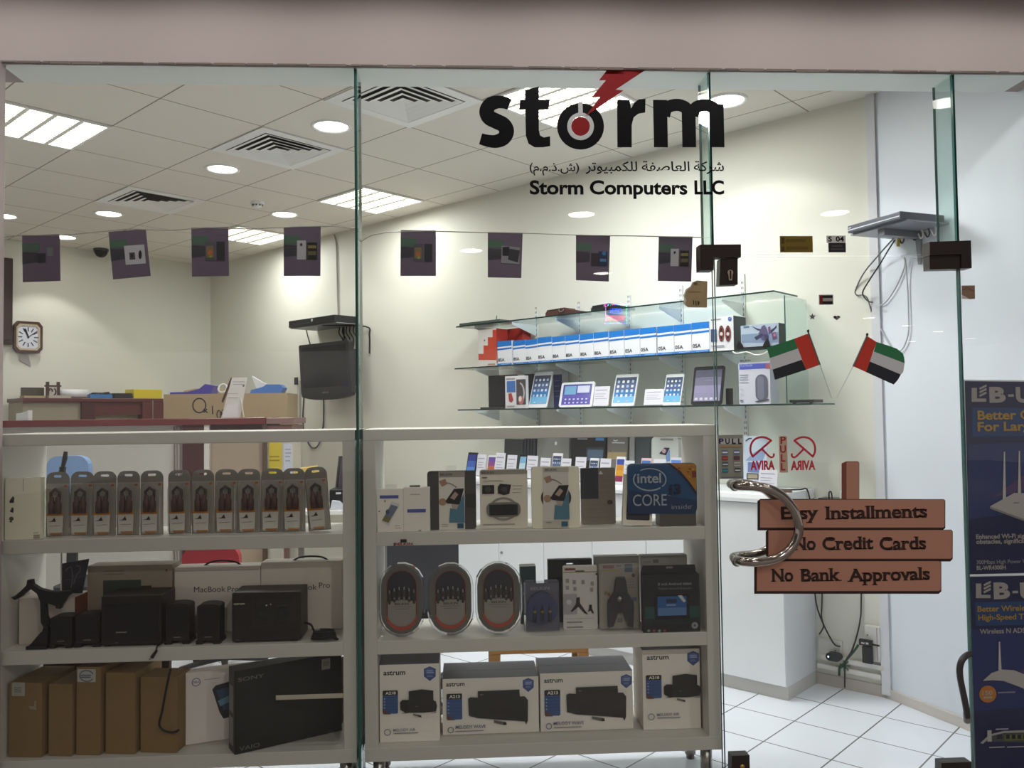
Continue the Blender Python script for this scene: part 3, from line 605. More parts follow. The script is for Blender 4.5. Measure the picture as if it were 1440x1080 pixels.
D.t('300Mbps High Power W', 1372, 1444, 793, 5.5, PGREY, .0); D.t('BL-WR4300H', 1372, 1413, 801, 5.5, PGREY, .03); D.end('print')
D = Item('router_poster', 'lower navy router poster with an orange 150 disc', 'poster', 'g', (1361, 808, 1560, 1112), YP)
m = D.begin(); m.prism([D.q(1360.6, 809.5), D.q(1560, 805.5), D.q(1560, 1110), D.q(1367, 1112)], 0, .002, mat('e8e9ee', .4))
D.p([(1363.7, 811), (1560, 807), (1560, 1108), (1370, 1110)], NAVY); D.p([(1371, 847), (1560, 842), (1560, 876), (1372, 880)], NAVY2); D.p([(1366, 885), (1560, 880), (1560, 985), (1368, 1000)], mat('24316a', .35)); D.p([(1420, 955), (1440, 940), (1560, 900), (1560, 925), (1440, 958)], mat('573f6b', .35))
D.end('sheet'); D.begin(-.001); logo(D, 1372, 841, 20.5, 1.0)
D.t('Better Wirele', 1374, 1441, 860, 7.6, GOLD, .02); D.t('High-Speed Tr', 1375, 1444, 872, 7.6, GOLD, .02); D.t('Wireless N ADS', 1377, 1441, 891, 6.6, PGREY, .02)
D.p([(1403.6, 902), (1405.2, 902), (1407.5, 942), (1403, 942)], 'c9c4c0')
D.p([(1381, 957), (1393, 946), (1408, 941), (1425, 942), (1440, 948), (1500, 980), (1460, 978), (1432, 965), (1410, 957), (1395, 956)], 'b9b4b0'); D.c(1388, 975.5, 12, 12, 'c07a2c', 24); D.t('150', 1380.5, 1394.5, 977, 6, PGREY, .02); D.r(1382, 979, 1394, 981.5, PGREY); D.lines(1402, 1430, [973], 2, '8b8ba0')
D.p([(1377, 1044), (1390, 1032), (1410, 1027), (1500, 1024), (1500, 1044), (1385, 1042)], '4b4e57'); D.p([(1377, 1044), (1390, 1032), (1410, 1027), (1500, 1024), (1500, 1027), (1410, 1030), (1393, 1034), (1381, 1045)], 'a9a6a4'); D.r(1387, 1026, 1393, 1042, 'b5b2b0'); D.r(1400, 1032, 1408, 1038, '2a2c30'); D.r(1411, 1031, 1500, 1039, '6a6e3e')
for k in range(5): D.r(1413 + k * 8, 1032, 1418 + k * 8, 1038, '22242a')
D.lines(1389, 1416, [1049.5], 1.6, 'a3a3b0'); D.lines(1414, 1444, [1048.8], 1.6, 'a3a3b0'); D.lines(1398, 1417, [1024], 1.8, 'a3a3b0'); D.end('print')
m = MB(); m.tube(smooth_path([onY(x, y, d) for x, y, d in ((1364, 920, -.004), (1360, 921, -.03), (1353, 928, -.045), (1349.5, 940, -.045), (1350.5, 955, -.045), (1354.5, 975, -.045), (1358.5, 995, -.045), (1360, 1008, -.03))]), .0125, mat('3a3737', .35), 10)
m.tube([onY(1359.5, 1003, -.032), onY(1360, 1014, -.012)], .014, mat('8d8a86', .4), 10)
m.build('handle', bpy.data.objects['window_4'])

# ------------------------------------------------------------------ two white display units behind the glass
UW = mat('cecbc1', .45, spec=.35, noise=.02, scale=8); UD = .35; UY = .03
ROWZ = (1.05, .623, .205)
def unit(px0, px1, name_label, legs):
    x0, x1 = onY(px0, 800, UY).x, onY(px1, 800, UY).x; xm = (x0 + x1) / 2; T = thing('display_unit', name_label, 'shelving unit', (xm, UY, 0), 0, 'white display units in the window'); w = (x1 - x0) / 2; t = .05
    for n, a in (('side_panel', -w), ('side_panel', w - t)): m = MB(); m.box(a, 0, .152, a + t, UD, 1.461, UW, .002); m.build(n, T)
    m = MB(); m.box(-w, -.001, 1.416, w, UD, 1.462, UW, .003); m.build('top_board', T)
    for z in (1.05, .623): m = MB(); m.box(-w + t, .001, z - .053, w - t, UD, z, UW, .002); m.build('shelf_board', T)
    m = MB(); m.box(-w, -.001, .152, w, UD, .205, UW, .002); m.build('bottom_board', T)
    for sx in (-w + .05, w - .05):
        for y in (.05, UD - .05):
            m = MB(); m.lathe([(.0, .152), (.024, .152), (.024, .02), (.018, .018), (.018, .0), (0, 0)], STEEL, 14, 'z', (sx, y, 0)); m.build('leg', T)
    return T
unit(-17, 500.2, 'white display unit behind the left pane, holding blister packs, speakers and cartons', 4)
UR = unit(511.5, 1009.5, 'white display unit behind the middle pane, holding tool cases and white speaker cartons', 4)
LIM = (.045, .30)
def it(name, label, cat, box, row, d=None, group=None, lean=0, lim=LIM): return Item(name, label, cat, 'g', box, d, ROWZ[row] + .0012, lim, group, lean)
def carton(I, m0, dep, side=None, top=None, bev=0):
    w, h = I.W, I.h; m = I.begin()
    if bev: m.box(-w, 0, 0, w, dep, h, m0, bev)
    else:
        m.box(-w, 0, 0, w, dep, h, m0)
        if top: m.box(-w, .0, h, w, dep, h + .0006, top)
        if side: m.box(-w - .0005, .0, 0, -w, dep, h, side); m.box(w, .0, 0, w + .0005, dep, h, side)
    return I.end('carton')

# ---- left unit, upper row
I = it('white_carton', 'plain cream carton with three dark pictures at the far left of the blister packs', 'carton', (7, 672, 57, 762), 0); carton(I, P(pale('cfc8b4')), .03); I.zoom(0, 640, 5.538)
I.begin(); I.p([(75, 355), (100, 320), (112, 330), (108, 372), (75, 372)], '3a3733'); I.p([(78, 440), (95, 405), (108, 415), (104, 450)], '3a3733'); I.c(90, 495, 18, 16, '57544f'); I.p([(72, 520), (90, 505), (95, 525)], '26231f'); I.r(262, 618, 310, 650, 'aaa492'); I.lines(262, 312, [605], 5, '8f8976'); I.r(180, 185, 186, 280, 'bdb59f'); I.end('print')
GREY_C, SHELLC = mat('8f8b82', .55), CLEAR2
def blister(x0, x1, y0, y1):
    I = it('blister_pack', '', 'blister pack', (x0, y0, x1, y1), 0, .10, 'orange-banded blister packs in a row'); W, H = I.W, I.h; I.zoom(0, 640, 5.538)
    X = lambda u: -W + 2 * W * u
    m = MB(); out = [(-W, 0), (W, 0)] + arc(W - .03, H - .03, .03, 0, 90, 6) + arc(-W + .03, H - .03, .03, 90, 180, 6)
    slot = rrect(-.016, H - .022, .016, H - .013, .004)[::-1]; m.prism(out, .010, .012, GREY_C, [slot]); m.build('backing_card', I.root)
    m = MB(); m.poly([(-W + .003, .003), (W - .003, .003), (W - .003, H * .82), (-W + .003, H * .82)], .0096, mat('b9b4a6', .5)); m.poly([(W - .020, H * .80), (W - .008, H * .80), (W - .008, H * .765), (W - .020, H * .765)], .0092, 'c06a3c'); m.build('printed_face', I.root)
    m = MB()                                     # two short brown plugs bound with a dark loop
    for sx in (-.012, .012): m.lathe([(0, H * .36), (.013, H * .36), (.0135, H * .52), (.009, H * .56), (.009, H * .62), (0, H * .63)], mat('5b3c30', .35), 12, 'z', (sx, -.014, 0))
    m.tube([(-.014, -.014, H * .6), (-.016, -.014, H * .68), (0, -.015, H * .74), (.018, -.014, H * .69), (.016, -.012, H * .58)], .006, mat('3a3230', .3), 8); m.build('plug_pair', I.root)
    m = MB(); a, b = X(.10), X(.80)
    m.prism(arc((a + b) / 2, H * .345, (b - a) / 2, 0, 180, 8, H * .075) + [(a, H * .345), (a + .003, H * .03), (b - .003, H * .03)], -.003, -.002, mat('e6e2d6', .5))
    m.poly(arc((a + b) / 2, H * .345, (b - a) / 2, 0, 180, 8, H * .075) + [(a, H * .325), (b, H * .325)], -.0034, 'e6942f'); m.poly([(a + .012, H * .065), (b - .003, H * .065), (b - .006, H * .03), (a + .016, H * .03)], -.0034, 'c98337')
    m.poly([(a + .004, H * .235), (a + .02, H * .25), (a + .03, H * .30), (a + .036, H * .235)], -.0036, '2f2b28'); m.poly([(a + .01, H * .17), (b - .01, H * .18), (b - .01, H * .172), (a + .01, H * .162)], -.0036, '8f8b80'); m.build('insert_card', I.root)
    m = MB(); w2 = W - .006; f = [(-w2, .006), (w2, .006), (w2, H * .70), (w2 - .012, H * .80), (-w2 + .012, H * .80), (-w2, H * .70)]
    b2 = [(x * .82, .012 + z * .955) for x, z in f]; k = len(f)
    m.add([(x, .0095, z) for x, z in f] + [(x, -.032, z) for x, z in b2], [(i, (i + 1) % k, k + (i + 1) % k, k + i) for i in range(k)] + [tuple(range(k, 2 * k))], SHELLC); m.build('blister_shell', I.root)
    return I.root, I
PK = [(63, 96, 664, 760), (96, 129, 664, 759), (129, 161, 667, 759), (162, 194, 664, 758), (195, 229, 665, 757.5), (235, 267, 669, 757), (268, 301, 667, 755.5), (301, 333, 665, 754.5), (333, 366, 665, 754), (366, 397, 664, 752.5), (397, 429, 664, 752), (430, 462, 664, 750.5)]
proto, PI0 = blister(*PK[0])
for i, (x0, x1, y0, y1) in enumerate(PK):
    lab = '%s orange-banded grey blister pack counting from the cream carton' % ORD[i]
    if i == 11: lab = 'leaning orange-banded blister pack at the right end of its row'
    if i == 0: proto['label'] = lab; continue
    A = onY((x0 + x1) / 2, 757, .10); dup(proto, (A.x + (.008 if i == 11 else 0), .10 + (.004 if i % 2 else 0), ROWZ[0] + .0012 if i != 11 else ROWZ[0] + .0045), (0, -.07 if i == 11 else random.uniform(-.012, .012), random.uniform(-.08, .05)), lab)

# ---- left unit, middle row: speakers in front of boxes
SPK, SPK2 = mat('231b1b', .45), mat('171314', .5)
I = it('laptop_carton', 'white laptop carton with a strap handle, behind the small speakers', 'carton', (245, 797, 366, 889), 1, .24); W, H = I.W, I.h
m = MB(); m.box(-W, 0, 0, W, .09, H, mat(pale('c9c1b6'), .5), .003); m.build('carton', I.root)
I.zoom(230, 640, 4.966); I.begin(); I.t('MacBook', 213, 432, 958, 38, '3d3833', .0); I.t('Pro', 448, 525, 955, 38, '3d3833', .0); I.r(70, 800, 668, 808, 'bdb5aa'); I.end('print')
a = I.q(255, 790); b = I.q(525, 782); m = MB(); m.tube(smooth_path([(a[0], .045, H - .004), (a[0] + .03, .045, H + .012), (0, .045, H + .018), (b[0] - .03, .045, H + .012), (b[0], .045, H - .004)]), .004, SPK2, 6); m.build('strap_handle', I.root)
I = it('laptop_carton', 'white laptop carton, its lettering half hidden by the wide black speaker', 'carton', (367, 790, 481, 882), 1, .24); W, H = I.W, I.h
m = MB(); m.box(-W, 0, 0, W, .09, H, mat(pale('c6beb2'), .5), .003); m.build('carton', I.root)
I.zoom(230, 640, 4.966); I.begin(); I.t('MacBook', 846, 1070, 945, 38, '3d3833', .0); I.t('Pro', 1086, 1162, 928, 38, '3d3833', .0); I.end('print')
a = I.q(885, 760); b = I.q(1140, 748); m = MB(); m.tube(smooth_path([(a[0], .045, H - .004), (a[0] + .03, .045, H + .011), ((a[0] + b[0]) / 2, .045, H + .015), (b[0] - .03, .045, H + .011), (b[0], .045, H - .004)]), .004, SPK2, 6); m.build('strap_handle', I.root)
I = it('speaker_carton', 'large tan carton with a dark green panel behind the subwoofer', 'carton', (123, 795, 242, 891), 1, .235); carton(I, P('a99a87'), .10); I.zoom(0, 780, 5.538); I.begin(); I.r(803, 198, 1100, 340, '3f4a42'); I.r(1100, 240, 1180, 340, '463c38'); I.lines(805, 975, [128, 152], 6, '8a7b69'); I.r(1290, 110, 1305, 132, '7b5a4b'); I.end('print')
I = it('white_box', 'white box with an orange side standing under the black bracket', 'box', (27, 841, 105, 901), 1, .13); W, H = I.W, I.h
m = MB(); m.box(-W, 0, 0, W, .13, H, mat(pale('b5ada2'), .5)); m.box(W, .001, .001, W + .0008, .129, H - .001, mat('8a4a2a', .45)); m.box(-W, .0, H, W, .13, H + .0006, mat(pale('c3bcb2'), .5)); m.build('carton', I.root)
PT = I.loc.z + H + .0016
I = Item('picture_sheet', 'dark square sheet with a pale figure standing on the white box', 'card', 'g', (85, 787, 123, 834), .20, PT, None, None, .12); I.zoom(0, 780, 5.538); c = [I.q(*p) for p in ((470, 72), (680, 35), (640, 285), (480, 285))]
m = I.begin(); m.prism([c[0], c[1], (c[2][0], 0), (c[3][0], 0)], 0, .003, mat('35323a', .4)); I.end('sheet'); I.begin(-.0005); stroke(I, [(500, 130), (540, 100), (560, 180), (550, 260)], 9, '6d6a76'); stroke(I, [(580, 90), (610, 95), (615, 130), (590, 160), (570, 230)], 8, '6d6a76'); stroke(I, [(500, 200), (560, 195), (620, 170)], 6, '5c5966'); I.end('print')
I = it('headphone_bracket', 'black swooping bracket on a stem at the left end of the speakers', 'bracket', (11, 815, 100, 909), 1, .075); I.zoom(0, 780, 5.538); W, H = I.W, I.h
m = MB(); top = [(60, 330), (90, 318), (140, 275), (180, 235), (187, 195), (220, 192), (225, 228), (280, 262), (360, 282), (440, 285), (520, 278), (555, 262), (540, 290), (490, 330), (450, 390), (440, 418), (410, 415), (405, 395), (360, 380), (290, 372), (262, 300), (210, 262), (175, 290), (130, 330), (90, 350)]
m.prism([I.q(*p) for p in top], -.012, .012, SPK2); m.build('canopy', I.root)
m = MB(); m.prism([I.q(*p) for p in ((285, 360), (325, 360), (335, 480), (355, 520), (345, 560), (352, 600), (300, 600), (310, 560), (290, 525))], -.01, .01, SPK2); m.build('stem', I.root)
m = MB(); a = I.q(318, 600)[0]; m.prismz([(a - .06, -.03), (a + .018, -.03), (a + .018, .042), (a - .06, .042)], 0, .012, SPK2); m.prism([I.q(300, 595), I.q(352, 595), (a + .016, .01), (a - .055, .01)], -.02, .02, SPK2); m.build('base', I.root); I.root.location.x += .018
def small_speaker(px, row, label, d=.08, stand=True):
    I = it('small_speaker', label, 'speaker', px, row, d, 'small black speakers'); W, H = I.W, I.h
    m = MB(); m.prism([(-W * .92, .012), (W * .92, .012), (W * .94, H * .93)] + arc(0, H * .93, W * .92, 0, 180, 8, H * .06) + [(-W * .94, H * .93)], 0, .07, SPK); m.build('cabinet', I.root)
    m = MB(); m.prism(rrect(-W * .78, .03, W * .78, H * .93, .012), -.003, 0, SPK2); m.build('grille', I.root)
    m = MB(); m.box(-W, -.006, 0, -W * .45, .08, .014, SPK2); m.build('foot', I.root); m = MB(); m.box(W * .45, -.006, 0, W, .08, .014, SPK2); m.build('foot', I.root)
    m = MB(); m.poly([(-W * .3, .026), (W * .3, .026), (W * .3, .0285), (-W * .3, .0285)], -.0035, '8d8580'); m.build('badge', I.root)
small_speaker((70, 866, 102, 912), 1, 'small black speaker in front of the white box', .06); small_speaker((105, 863, 141, 910), 1, 'small black speaker between the orange box side and the subwoofer', .065)
small_speaker((232, 848, 267, 909), 1, 'small black speaker right beside the subwoofer', .07); small_speaker((276, 849, 310, 911), 1, 'small black speaker in front of the first laptop carton', .06)
I = it('subwoofer', 'big black subwoofer cube with a slanting top in front of the tan carton', 'subwoofer', (142, 838, 227, 913), 1, .055); W, H = I.W, I.h
m = MB(); m.box(-W, 0, .006, W, .16, H, SPK, .004); m.build('cabinet', I.root); m = MB(); m.box(-W + .012, -.003, .02, W - .012, 0, H - .03, SPK2); m.build('grille', I.root)
I.zoom(0, 780, 5.538); I.begin(-.0035); I.t('astrum', 905, 990, 608, 12, 'b9b0aa', .02); I.ring(930, 520, 32, 30, 5, '332a2a'); I.c(912, 683, 8, 4, '6f6865'); I.end('badge')
for sx in (-1, 1): m = MB(); m.box(sx * (W - .02) - .012, .01, 0, sx * (W - .02) + .012, .04, .007, SPK2); m.build('foot', I.root)
I = it('wide_subwoofer', 'wide black subwoofer with a glossy control panel in front of the laptop cartons', 'subwoofer', (326, 833, 423, 908), 1, .06); W, H = I.W, I.h
m = MB(); m.box(-W, 0, .005, W, .15, H, SPK, .004); m.build('cabinet', I.root)
I.zoom(230, 800, 4.955); I.begin(); I.r(630, 205, 915, 385, mat('2f2d2c', .12)); I.end('glass_panel'); I.begin(-.0015); I.t('astrum', 490, 566, 250, 15, 'cfc6be', .02); I.c(718, 253, 6, 5, 'd5cfc9', 10); I.c(748, 246, 5, 5, 'b5aea8', 10); I.l([(790, 260), (860, 250)], 3, '57524e'); I.c(690, 310, 25, 22, '262423'); I.c(840, 300, 30, 28, '262423'); I.l([(500, 495), (530, 492)], 4, '6f6863'); I.end('badge')
for sx in (-1, 1): m = MB(); m.box(sx * (W - .03) - .015, .01, 0, sx * (W - .03) + .015, .04, .006, SPK2); m.build('foot', I.root)
def coil(pts, r, mt, name, label, cat):
    m = MB(); m.tube(smooth_path(pts), r, mt, 6); return tag(m.build(name), label, cat)
c = onZ(455, 902, ROWZ[1]); rz = ROWZ[1] + .006; P3 = []
for k in range(40):
    a = k * 2 * PI / 9; P3.append((c.x + .05 * math.cos(a) * (1 - .006 * k), c.y + .02 * math.sin(a) + .01, rz + .0009 * k))
p0 = onY(423, 883, .12); coil([(p0.x, .14, rz + .05), (p0.x + .04, .12, rz + .045), (c.x - .03, c.y + .02, rz + .02)] + P3, .0045, SPK2, 'cable_coil', 'coiled black cable lying beside the wide subwoofer', 'cable')
p = onY(222, 900, .05); m = MB(); m.tube(smooth_path([(p.x + .008, .06, ROWZ[1] + .05), (p.x + .01, .05, ROWZ[1] + .012), (p.x + .006, .026, ROWZ[1] + .006), (p.x + .004, .022, ROWZ[1] - .012)]), .003, SPK2, 6)
m.tube([(p.x + .006, .022, ROWZ[1] - .008), (p.x - .012, .02, ROWZ[1] - .035)], [.005, .007], SPK2, 8); m.tube([(p.x - .012, .02, ROWZ[1] - .035), (p.x - .022, .02, ROWZ[1] - .043)], .003, STEEL, 6)
tag(m.build('audio_plug'), 'black cable plug hanging over the shelf edge below the subwoofer', 'cable')

# ---- left unit, bottom row: cartons standing like books
KRAFT = mat('8b6f47', .75, noise=.06, scale=20); KRAFT2 = mat('7d623e', .75, noise=.05, scale=20)
def kraft(px, label, yaw, dep, extra=None):
    I = it('kraft_carton', label, 'carton', px, 2, None, 'brown laptop cartons standing upright', lim=(.062, .10)); W, H = I.W, I.h; I.root.rotation_euler = (0, 0, yaw)
    m = MB(); m.box(-W, 0, 0, W, dep, H, KRAFT, .002); m.build('carton', I.root); I.zoom(0, 900, 5.538)
    if extra: extra(I)
def lab1(I): I.begin(); I.rr(85, 330, 195, 440, 8, 'b3b0a4'); I.lines(105, 180, [375, 390, 405], 6, '7d7b78'); I.end('label'); I.begin(-.0003); I.p([(222, 512), (275, 512), (275, 470), (288, 470), (290, 540), (240, 535)], 'a39482'); I.end('tape')
def lab2(I):
    I.begin(); I.rr(598, 225, 750, 330, 8, 'b9b9b4'); I.ring(675, 280, 62, 46, 8, '5f6470', 20, 330); I.lines(625, 725, [275, 290], 10, '6d717c'); I.end('label')
I = it('kraft_carton', 'dark brown carton filling the space behind the standing brown cartons', 'carton', (60, 930, 238, 1040), 2, .318, lim=None); m = MB(); m.box(-I.W, 0, 0, I.W, .03, min(I.h, .357), mat('4a3a28', .8, noise=.06), .002); m.build('carton', I.root)  # made-up dark block that stops light showing above the standing cartons
kraft((10, 960, 60, 1070), 'brown carton with a small square label, first on the bottom shelf', -.12, .22, lab1)
kraft((67, 962, 102, 1066), 'brown carton without a label, between the two labelled ones', -.12, .22)
kraft((106, 938, 142, 1064), 'brown carton with an oval-ring label near its top', -.12, .22, lab2)
kraft((147, 946, 191, 1066), 'brown carton without a label, right of the oval-labelled one', -.12, .22)
kraft((196, 952, 250, 1064), 'brown carton beside the white laptop carton, with a black strap', -.12, .12)
m = MB(); m.tube(smooth_path([onY(x, y, d) for x, y, d in ((240, 940, .036), (235, 962, .036), (228, 1000, .036), (224, 1018, .036), (230, 1027, .036), (244, 1030, .036), (252, 1026, .036))]), .0045, SPK2, 8); tag(m.build('carry_strap'), 'black looping strap hanging in front of the last brown carton', 'strap')
def angled(name, label, cat, pbl, pbr, ptl, th, mt, z=ROWZ[2] + .0012):
    a = onZ(*pbl, z); b = onZ(*pbr, z); h = (onY(ptl[0], ptl[1], a.y)).z - z; d = b - a; rot = math.atan2(d.y, d.x); T = thing(name, label, cat, a, rot)
    m = MB(); m.box(0, 0, 0, d.length, th, h, mt, .002); m.build('carton', T); return T, d.length, h
def angled_at(name, label, cat, xl, yl, xr, yr, top, th, mt):
    z = ROWZ[2] + .0012; a = V((onY(xl, 1000, yl).x, yl, z)); b = V((onY(xr, 1000, yr).x, yr, z)); h = onY(xl, top, yl).z - z; d = b - a; T = thing(name, label, cat, a, math.atan2(d.y, d.x)); m = MB(); m.box(0, 0, 0, d.length, th, h, mt, .002); m.build('carton', T); return T, d.length, h
T, w, h = angled_at('laptop_carton', 'white laptop carton with a tablet picture beside the big black carton', 'carton', 261, .125, 372, .225, 947, .06, mat(pale('c9c1bb'), .5))
E_ = math
class Face:                                       # print laid out on the front of an angled carton, 0..1 across and up
    def __init__(s, T, w, h, y=-.0006): s.T = T; s.w = w; s.h = h; s.y = y; s.mb = MB()
    def p(s, pts, m): s.y -= .0003; s.mb.poly([(u * s.w, v * s.h) for u, v in pts], s.y, m); return s
    def r(s, a, b, c, d, m): return s.p([(a, b), (c, b), (c, d), (a, d)], m)
    def t(s, txt, a, c, v, cap, m, off=0): s.y -= .0003; s.mb.glyphs(raw_text(txt, off), a * s.w, c * s.w, v * s.h, cap * s.h, s.y, m); return s
    def ring(s, u, v, r, wd, m):
        s.y -= .0003; o = arc(u * s.w, v * s.h, r, 0, 360, 24); i = arc(u * s.w, v * s.h, r - wd, 0, 360, 24); s.mb.add([(x, s.y, z) for x, z in o + i], [(k, k + 1, 26 + k, 25 + k) for k in range(24)], m); return s
    def end(s, name): return s.mb.build(name, s.T)
F = Face(T, w, h); F.ring(.13, .86, .017, .003, '6d6f8c'); F.t('DELL', .08, .18, .848, .03, '6d6f8c', .02); F.r(.23, .875, .42, .885, 'aca5a2'); F.p([(.33, .73), (.37, .78), (.8, .86), (.8, .33), (.47, .30), (.42, .40)], mat('2a2d33', .3)); F.p([(.38, .71), (.8, .79), (.8, .42), (.47, .42)], mat('35536f', .3)); F.p([(.40, .56), (.8, .72), (.8, .62), (.43, .48)], mat('6d97ad', .3)); F.end('print')
T, w, h = angled('laptop_carton', 'big black laptop carton set at an angle on the bottom shelf', 'carton', (330, 1062), (481, 1027), (329, 944), .085, mat('222120', .45))
F = Face(T, w, h); F.t('SONY', .03, .26, .865, .045, '77736f', .01); F.t('VAIO', .04, .22, .035, .05, '77736f', .0); F.r(.80, .82, .885, .955, 'a29d96'); F.r(.815, .86, .87, .92, '8b8680'); F.end('print')
F = MB()
for v0, v1 in ((.08, .42), (.48, .80)): F.add([(-.0006, .02, v0 * h), (-.0006, .075, v0 * h), (-.0006, .075, v1 * h), (-.0006, .02, v1 * h)], [(3, 2, 1, 0)], P('8d8781'))
F.build('side_labels', T)
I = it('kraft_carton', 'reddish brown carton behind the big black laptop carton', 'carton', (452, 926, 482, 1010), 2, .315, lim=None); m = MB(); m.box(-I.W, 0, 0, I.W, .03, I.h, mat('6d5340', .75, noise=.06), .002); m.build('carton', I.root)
a = onY(388, 981, .045); b = onY(485, 980.5, .045); m = MB(); m.box(a.x, .042, a.z - .009, b.x + .012, .046, a.z + .009, mat('c3bba6', .35), .0015); m.box(b.x + .0, .04, a.z - .02, b.x + .012, .048, a.z + .02, mat('c3bba6', .35)); tag(m.build('shelf_strip'), 'pale plastic strip sticking out from the unit side across the black carton', 'strip')

# ---- right unit, upper row
I = it('phone_box', 'white phone box showing a tilted phone, at the left end of the upper shelf', 'box', (531, 688, 567, 749.6), 0, .038); carton(I, P(pale('cbc5bb')), .025); I.zoom(500, 560, 5.143)
I.begin(); I.r(175, 702, 311, 725, '5a64a8'); I.c(213, 744, 6, 8, '8d8a88', 10); I.p([(186, 890), (262, 745), (322, 768), (240, 925)], 'd9d7d2'); I.p([(192, 884), (258, 768), (308, 785), (238, 902)], '76798f'); I.p([(192, 884), (212, 848), (256, 868), (238, 902)], '7c7a4a'); I.c(232, 822, 14, 18, '525a70'); I.c(172, 818, 7, 6, '9a9792', 10); I.lines(285, 332, [922, 938], 5, 'a7a39d'); I.end('print')
m = MB(); m.box(-.02, .02, I.h, .025, .024, I.h + .018, CLEAR2); m.build('hang_tab', I.root)
I = it('phone_box', 'white phone box with one blue stripe, beside the dark tablet-strap pack', 'box', (567.8, 685.5, 604.6, 748.8), 0); carton(I, P(pale('c6c1b8')), .05); I.zoom(500, 560, 5.143)
I.begin(); I.r(374, 802, 508, 826, '565fa6'); I.lines(395, 480, [695], 5, 'b0aba4'); I.r(455, 952, 475, 958, '6d6a66'); I.end('print'); m = MB(); m.box(-.03, .025, I.h, .012, .03, I.h + .007, P('6a675f')); m.build('flap', I.root)
ZA = (500, 560, 5.143); ZB = (740, 560, 5.143)
def arm(I, o, sc=1.0):                            # the hand, phone and sleeve picture the three packs share
    f = lambda x, y: (o[0] + x * sc, o[1] + y * sc)
    I.p([f(0, 0), f(48, -18), f(60, 22), f(22, 40)], 'a8876e'); stroke(I, [f(55, 10), f(90, 20), f(130, 45)], 6 * sc, '6d6a68'); I.c(*f(28, 150), 28 * sc, 26 * sc, 'ac8a70')
    I.p([f(48, 145), f(110, 55), f(182, 52), f(150, 170), f(60, 160)], '2b2728'); I.p([f(82, 120), f(118, 75), f(142, 95), f(112, 135)], 'b39a8a'); I.p([f(90, 165), f(145, 168), f(128, 205), f(98, 195)], 'b5a59a'); I.p([f(75, 300), f(82, 195), f(130, 205), f(182, 85), f(188, 300)], '557f92')
I = it('strap_pack', 'dark-sided tablet-strap pack with a white centre panel', 'pack', (601, 662.5, 669.5, 744.5), 0, group='tablet-strap packs'); I.zoom(*ZA); m = I.begin(); m.prism(rrect(-I.W, 0, I.W, I.h, .012), 0, .035, mat('4a4745', .5)); I.end('carton'); I.begin(-.0005)
I.r(603, 528, 790, 950, mat(pale('bdb8ae'), .5)); I.r(603, 528, 790, 572, 'a19c92'); I.t('BELKIN', 612, 698, 561, 16, '4c4a48', .02); arm(I, (602, 600)); I.r(737, 905, 782, 940, '27506b'); I.lines(625, 680, [912, 925], 4, '9a958c'); I.end('print'); I.begin(-.0005); I.r(800, 690, 872, 790, mat('3a3735', .4)); I.end('side_print')
m = MB(); m.box(-.025, .01, I.h, .02, .013, I.h + .022, CLEAR2); m.build('hang_tab', I.root)
I = it('camera_pack', 'grey card showing two cameras and a round black hand strap', 'pack', (675, 660.5, 742, 743.5), 0); I.zoom(*ZA); m = I.begin(); m.prism(rrect(-I.W, 0, I.W, I.h, .01), 0, .03, mat(pale('c0b9ab'), .5)); I.end('carton'); I.begin(-.0005)
I.rr(903, 516, 1242, 552, 10, '9a9488'); I.t('BELKIN', 912, 998, 546, 15, '4c4a48', .02); I.lines(915, 960, [575], 8, '6f6b64'); I.lines(920, 1080, [595, 602], 3, 'a59f93'); I.r(916, 628, 1003, 692, '2b2828'); I.c(958, 660, 24, 22, '4b4848'); I.p([(1028, 640), (1045, 618), (1125, 625), (1112, 690), (1075, 700), (1030, 688)], '2b2828'); I.c(1075, 660, 24, 20, '464344')
I.ring(1070, 800, 105, 85, 16, '8d8a82'); I.rr(948, 750, 1192, 860, 40, '7d7a72'); I.rr(968, 765, 1172, 848, 8, '2a2727'); I.lines(920, 1210, [912], 10, 'aaa598'); I.lines(1135, 1215, [632, 655, 680], 4, 'a59f93'); I.end('print')
I = it('strap_pack', 'pale tablet-strap pack with a white centre and round side cut-outs', 'pack', (748, 656.5, 815.5, 743), 0, group='tablet-strap packs'); I.zoom(*ZB); m = I.begin(); m.prism(rrect(-I.W, 0, I.W, I.h, .012), 0, .035, mat(pale('cbc5b2'), .5)); I.end('carton'); I.begin(-.0005)
I.c(216, 720, 110, 92, '413c38', 28); I.r(122, 500, 306, 938, mat(pale('b3aea5'), .5)); I.r(122, 500, 306, 535, 'b9b4a8'); I.t('BELKIN', 136, 217, 526, 16, '4c4a48', .02); arm(I, (125, 575), 1.0); I.r(122, 885, 306, 938, 'c6c0ae'); I.r(253, 890, 300, 928, '27607f'); I.lines(145, 185, [898], 6, '7c776d'); I.end('print')
m = MB(); m.box(I.W * .35, -.0015, I.h - .008, I.W * .72, -.0005, I.h - .004, mat('f2f0ea', .2)); m.build('foil_seal', I.root)
